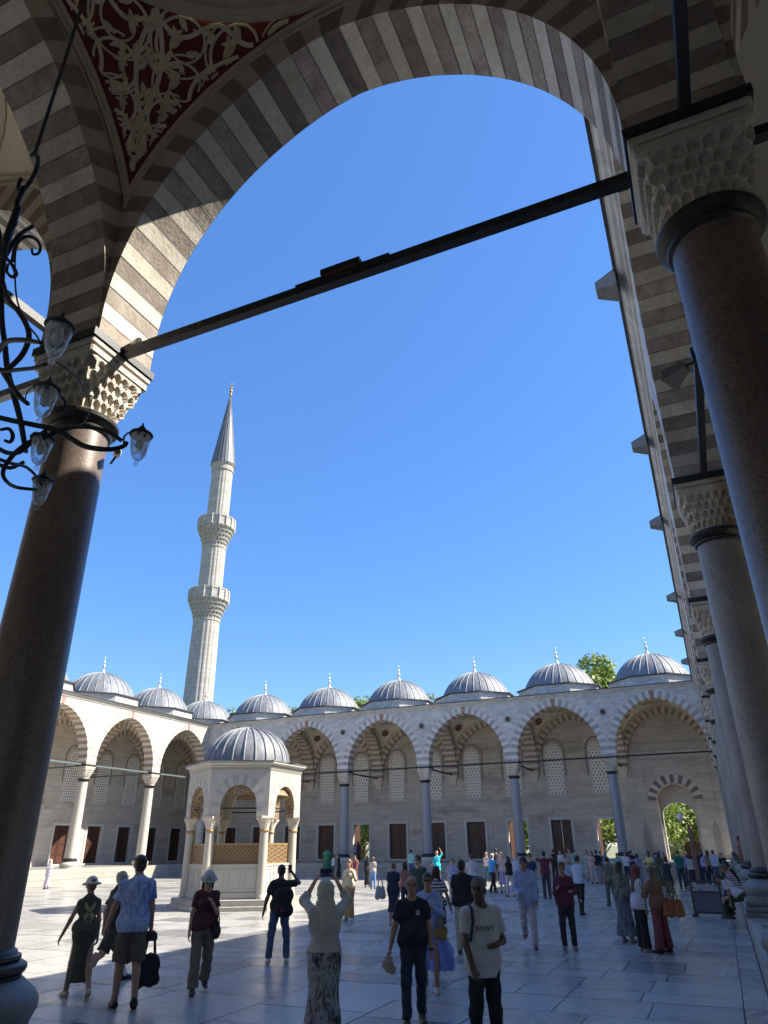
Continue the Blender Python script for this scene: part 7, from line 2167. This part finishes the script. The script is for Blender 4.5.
# man in navy polo
x, y = -4.80, 4.75
p = person(x, y, look(x, y, PI+0.05), 1.66, 'balding man in glasses and navy polo with a white chest badge and jeans', G0, sp=dict(hi=True, skin=SKT, top=('tee', (0.012,0.015,0.030)), collar=(0.5,0.5,0.5), bottom=('trousers', (0.022,0.032,0.055), 'denim'), bt=0.017, flare=0.008,
    hairk='balding', hair=(0.10,0.09,0.085), glasses='clear', shoes=(0.12,0.06,0.03), legs=((-0.12,0.25),(0.16,0.03)), foot=(0.2,0), arms=(((-0.20,0.0,-1),(-0.06,0.12,-1)),((0.30,0.05,-1),(0.26,0.22,-1))), belly=0.045, hemtop=-0.06, turn=-0.12, curl=(0.5,1.0)))
decal('badge', [[(-0.095,0.335),(-0.045,0.335),(-0.045,0.395),(-0.095,0.395)]], p, plain('white_badge', (0.62,0.62,0.64), 0.5))
decal('badge_mark', [[(-0.084,0.347),(-0.058,0.347),(-0.058,0.353),(-0.084,0.353)],[(-0.082,0.360),(-0.060,0.360),(-0.060,0.385),(-0.082,0.385)]], p, plain('dark_badge_mark', (0.05,0.05,0.08), 0.5), off=0.007)
h = p['hand'][1]
pb = empty('paper_bag', (h[0], h[1], h[2]-0.03), 0.3, 'crumpled beige paper bag in the hand of the man in navy polo', 'paper bag')
f = Fld((-0.14,-0.14,-0.20),(0.14,0.14,0.10),0.009); f.cone((0,0,0.05),(0,0,-0.04),0.022,0.055,0.02); f.cone((-0.02,0,-0.06),(0.03,0.0,-0.11),0.065,0.060,0.02); f.folds(0.012,(40,44,30),1.0); f.build('paper', plain('kraft_paper', (0.40,0.33,0.23), 0.8, 0, 0.2, 20), pb)
el, wr = p['arms'][0][1], p['arms'][0][2]
q0 = Vector(p['W'](wr)); q1 = Vector(p['W'](wr+(wr-el)/np.linalg.norm(wr-el)*0.018))
wt = empty('wrist_watch', tuple(q0), 0, 'dark wrist watch on the left arm of the man in navy polo', 'watch')
mb = MB(); mb.tube([q0-(q1-q0)*0.6, q1], 0.034, 16); mb.build('strap', M['iron'], wt, smooth=True, angle=40)
mb = MB(); mb.tube([q0+Vector((0.02,-0.03,0)), q0+Vector((0.026,-0.041,0))], 0.019, 12); mb.build('dial', M['bronze'], wt)

# woman in pale blue shirt and blowing blue skirt behind him
x, y = -5.38, 6.9
p = person(x, y, look(x, y, PI-0.1), 1.63, 'woman in sunglasses, pale blue shirt and blowing periwinkle skirt behind the navy polo man', G0, sp=dict(hi=True, fem=True, skin=SKT, top=('long', (0.30,0.40,0.66)), bottom=('skirt', (0.20,0.28,0.68)), hem=0.30, hemr=0.34, skirt_shift=(-0.20,-0.12), ripple=0.16, glasses='sun', hair=(0.02,0.015,0.013), hairk='short',
    shoes=(0.5,0.45,0.4), legs=((0.20,0.1),(-0.15,0.3)), foot=(0,0.3), arms=(((-0.3,0.2,-1),(0.5,0.6,0.4)),((0.2,0.1,-1),(-0.5,0.6,0.3)))))
c_ = p['W'](p['T']((-0.20, 0.12, 0.0)))
bag_tote(c_, look(x, y, 0.3), 0.20, 0.17, 0.08, cloth((0.27,0.20,0.06), 'plain'), 'mustard yellow hand bag at the hip of the woman in pale blue', strap=0.16, name='hand_bag')

# striped top woman
x, y = -6.7, 10.9
person(x, y, look(x, y, -0.1), 1.62, 'woman with dark bob in navy and white striped top and maroon shorts seen from behind', G0, sp=dict(hi=True, back=True, fem=True, skin=SKT, top=('tee', (0.52,0.50,0.48), 'stripe', (0.05,0.045,0.09)), bottom=('shorts', (0.12,0.03,0.04)), short=0.8, hair=(0.03,0.012,0.01), hairk='bob', shoes=(0.1,0.08,0.07),
    legs=((0.1,0.05),(-0.1,0.1)), arms=(((-0.15,0.1,-1),(0,0.3,-1)),((0.35,0.0,-1),(0.25,0.2,-1)))))

# man in white tee with lettering
x, y = -3.41, 3.26
p = person(x, y, look(x, y, PI+0.42), 1.70, 'dark skinned man in white lettered tee, black trousers and grey cap looking to the side', G0, sp=dict(hi=True, skin=(0.10,0.055,0.035), top=('tee', (0.50,0.50,0.50)), tt=0.020, bottom=('trousers', (0.012,0.012,0.015)), bt=0.016, hairk='cap', hair=(0.13,0.13,0.12), brim=False, shoes=BLK, hemtop=-0.14,
    legs=((0.05,0.03),(-0.04,0.03)), arms=(((-0.30,-0.05,-1),(0.72,0.68,-0.10)),((0.10,0.10,-1),(-0.10,0.42,-0.9))), turn=-0.75, nod=0.12, curl=(0.8,0.8)))
def letters():
    """the four wide slab capitals printed on the chest"""
    P_ = []
    Hh = 0.034; st = 0.0095; th_ = 0.0055
    def R(x0, y0, x1, y1): P_.append([(x0,y0),(x1,y0),(x1,y1),(x0,y1)])
    def arcs(cx, cy, rx, ry, a0, a1, t=st, tv=th_, n=10):
        for i in range(n):
            a, b = a0+(a1-a0)*i/n, a0+(a1-a0)*(i+1)/n
            P_.append([(cx+rx*math.cos(a),cy+ry*math.sin(a)),(cx+rx*math.cos(b),cy+ry*math.sin(b)),(cx+(rx-t)*math.cos(b),cy+(ry-tv)*math.sin(b)),(cx+(rx-t)*math.cos(a),cy+(ry-tv)*math.sin(a))])
    x = 0
    # S
    arcs(0.018, Hh*0.74, 0.018, Hh*0.28, 0.25, PI*1.5, st, th_+0.001); arcs(0.018, Hh*0.26, 0.018, Hh*0.28, -PI*0.93, PI*0.5, st, th_+0.001)
    R(0.0, 0.0, 0.005, Hh*0.34); R(0.031, Hh*0.66, 0.036, Hh)
    # O
    arcs(0.067, Hh/2, 0.024, Hh*0.53, 0, 2*PI, st+0.002, th_, 22)
    # N
    R(0.100, 0, 0.118, th_*0.7); R(0.100, Hh-th_*0.7, 0.112, Hh); R(0.106, th_*0.7, 0.1125, Hh-th_*0.7); P_.append([(0.106,Hh),(0.118,Hh),(0.142,0),(0.130,0)]); R(0.1355, 0.0, 0.142, Hh-th_*0.7); R(0.130, Hh-th_*0.7, 0.148, Hh)
    # Y
    R(0.152, Hh-th_*0.7, 0.172, Hh); R(0.184, Hh-th_*0.7, 0.202, Hh)
    P_.append([(0.158,Hh-th_*0.7),(0.169,Hh-th_*0.7),(0.182,Hh*0.42),(0.171,Hh*0.42)]); P_.append([(0.187,Hh-th_*0.7),(0.194,Hh-th_*0.7),(0.182,Hh*0.42),(0.176,Hh*0.42)])
    R(0.1715, th_*0.7, 0.182, Hh*0.44); R(0.164, 0, 0.190, th_*0.7)
    out = []
    for q in P_:
        out.append([((u-0.101)*1.12, v*1.15+0.30) for u, v in q])
    return out
decal('chest_lettering', letters(), p, plain('black_print', (0.012,0.012,0.016), 0.6, 0, 0.05), off=0.004, mirror=-1)
mb = MB(); f = Fld((-0.4,-0.3,0.9),(0.4,0.3,1.6),0.012)
T_ = p['T']; s_ = p['s']
mb = MB(); mb.tube([Vector(T_((0.125,-0.10,0.46))), Vector(T_((0.13,-0.02,0.545))), Vector(T_((0.135,0.075,0.50))), Vector(T_((0.15,0.125,0.38))), Vector(T_((0.19,0.12,0.20)))], 0.016, 6)
st_ = empty('bag_strap', (x, y, 0), look(x, y, PI+0.42), 'dark shoulder strap over the shoulder of the man in the lettered tee', 'strap'); o = mb.build('strap', cloth((0.02,0.025,0.05), 'plain'), st_, smooth=True, loc=(0,0,0))

# black tee man in cream trousers
x, y = -6.15, 10.98
person(x, y, look(x, y, -0.25), 1.74, 'man in black tee and cream trousers standing with his back turned behind the lettered tee', G0, sp=dict(hi=True, back=True, skin=SKD, top=('tee', (0.012,0.013,0.018)), bottom=('trousers', (0.40,0.36,0.30)), bt=0.022, hair=(0.008,0.007,0.007), shoes=(0.09,0.06,0.045), hemtop=-0.08, legs=((0.02,0.02),(0,0.02)), arms=(((-0.12,0.1,-1),(0.1,0.6,-0.6)),((0.14,0.1,-1),(-0.1,0.6,-0.6)))))

# blue linen shirt
x, y = -5.07, 12.2
person(x, y, look(x, y, PI-0.05), 1.79, 'man in loose light blue linen shirt and white trousers walking with eyes down', G0, sp=dict(hi=True, skin=SKT, top=('long', (0.30,0.38,0.57)), tt=0.024, bottom=('trousers', (0.50,0.47,0.50)), hair=(0.02,0.014,0.012), shoes=(0.16,0.09,0.055), hemtop=-0.13, nod=0.3,
    legs=((0.02,0.04),(-0.28,0.65)), foot=(0,0.5), arms=(((-0.18,0.15,-1),(-0.02,0.30,-1)),((0.16,0.1,-1),(-0.35,0.75,-0.35)))))

# maroon cardigan
x, y = -4.25, 12.31
p = person(x, y, look(x, y, PI+0.05), 1.68, 'woman in maroon cardigan and dark jeans walking beside the man in blue linen', G0, sp=dict(hi=True, fem=True, skin=SKT, top=('long', (0.115,0.022,0.055)), tt=0.022, bottom=('trousers', (0.022,0.028,0.04), 'denim'), bt=0.017, flare=0.006, hair=(0.12,0.05,0.03), hairk='short', shoes=(0.18,0.17,0.18), hemtop=-0.1,
    legs=((0.04,0.04),(0.18,0.22)), foot=(0,-0.1), arms=(((-0.35,0.1,-0.9),(0.35,0.75,0.1)),((0.2,0.1,-1),(-0.15,0.75,0.35))), nod=0.1))

# the three women at the right
G3 = 'women standing together at the right'
x, y = -3.25, 14.1
person(x, y, look(x, y, -0.6), 1.64, 'woman with long dark hair in an ankle length blue green patterned dress', G3, sp=dict(hi=True, back=True, fem=True, skin=SKT, top=('long', (0.05,0.055,0.045), 'floral', (0.18,0.20,0.16)), bottom=('skirt', (0.045,0.055,0.075), 'floral', (0.16,0.19,0.22)), hem=0.13, hemr=0.27, hair=(0.02,0.013,0.01), hairk='long', shoes=(0.4,0.38,0.4), arms=(((-0.15,0.2,-1),(0.3,0.7,0.3)),((0.2,0.1,-1),(-0.2,0.7,0.3)))))
x, y = -2.74, 12.55
person(x, y, look(x, y, -1.1), 1.60, 'woman in dusty red headscarf, long white sleeves and black trousers', G3, sp=dict(hi=True, back=True, fem=True, skin=SK, top=('long', (0.46,0.46,0.52)), tt=0.022, bottom=('trousers', (0.015,0.015,0.018)), bt=0.03, flare=0.03, hairk='scarf', hair=(0.17,0.055,0.05), drape=True, shoes=(0.35,0.33,0.33), hemtop=-0.10, arms=(((-0.15,0.3,-1),(0.1,0.3,-1)),((0.12,0.1,-1),(0.0,0.15,-1)))))
x, y = -2.36, 12.5
p = person(x, y, look(x, y, 0.9), 1.58, 'woman in brown shawl, brick red trousers and black boots next to the red headscarf', G3, sp=dict(hi=True, back=True, fem=True, skin=SK, top=('poncho', (0.13,0.085,0.055), 'floral', (0.25,0.10,0.06)), tt=0.034, bottom=('trousers', (0.21,0.05,0.055)), bt=0.028, flare=0.045, hairk='long', hair=(0.10,0.065,0.04), boots=True, shoes=(0.015,0.014,0.014), hemtop=-0.05, splay=0.12, arms=(((-0.35,0.3,-0.7),(0.2,0.5,0.6)),((0.25,0.1,-1),(0.1,0.4,-0.7)))))
tb_ = bag_tote((-2.05, 12.42, 0.98), look(x, y, 0.1), 0.44, 0.34, 0.16, cloth((0.34,0.20,0.05), 'tie', (0.25,0.05,0.03)), 'big yellow and red printed tote bag carried by the woman in brick red trousers', strap=0.32)
x, y = -10.12, 15.91
bag_tote((-10.26, 15.85, 0.98), look(x, y, 0.5), 0.34, 0.34, 0.12, cloth((0.50,0.48,0.46), 'plain'), 'pale canvas tote bag beside the woman in the navy dress', strap=0.26)

# visitors sitting on the edge of the side walk
G4 = 'visitors sitting on the edge of the side walk'
SITL = ((1.38,1.42),(1.30,1.50))
person(-0.72, 18.7, PI/2-0.25, 1.66, 'seated visitor in white tee and dark green trousers bending forward over sandals', G4, sp=dict(hi=True, fem=True, skin=SKT, top=('tee', (0.50,0.49,0.55)), bottom=('trousers', (0.03,0.04,0.025)), bt=0.03, hair=(0.02,0.018,0.016), hairk='long', shoes=(0.12,0.07,0.04), sit=True, seat=0.60, legs=SITL, lean=0.75, nod=0.3, arms=(((-0.1,0.5,-1),(0.1,0.6,-0.6)),((0.1,0.5,-1),(-0.1,0.6,-0.6)))))
person(-0.66, 20.0, PI/2-0.1, 1.70, 'seated visitor in purple and white striped top behind the white tee', G4, sp=dict(mid=True, skin=SKT, top=('long', (0.42,0.40,0.45), 'stripe', (0.10,0.04,0.08)), bottom=('trousers', (0.05,0.05,0.06)), hair=(0.10,0.07,0.05), shoes=(0.1,0.08,0.07), sit=True, seat=0.62, legs=SITL, lean=0.45))
person(-0.62, 21.4, PI/2, 1.72, 'seated visitor in black jacket, furthest of those on the walk edge', G4, sp=dict(mid=True, skin=SKT, top=('long', (0.02,0.02,0.025)), bottom=('trousers', (0.04,0.04,0.05)), hair=(0.02,0.015,0.012), shoes=BLK, sit=True, seat=0.64, legs=SITL, lean=0.4))
person(-0.25, 27.5, PI/2+0.3, 1.65, 'person in rust brown clothes standing up on the side walk by a column', G4.replace('sitting on', 'standing by'), z=0.59, sp=dict(skin=SKT, top=('tee', (0.20,0.07,0.04)), bottom=('trousers', (0.08,0.06,0.05)), hair=(0.12,0.04,0.02)))

G5 = 'visitors further off in the courtyard'
for x, y, z, fo, H, sp, lab in CROWD:
    person(x, y, look(x, y, fo), H, lab, G5, z=z, sp=sp)
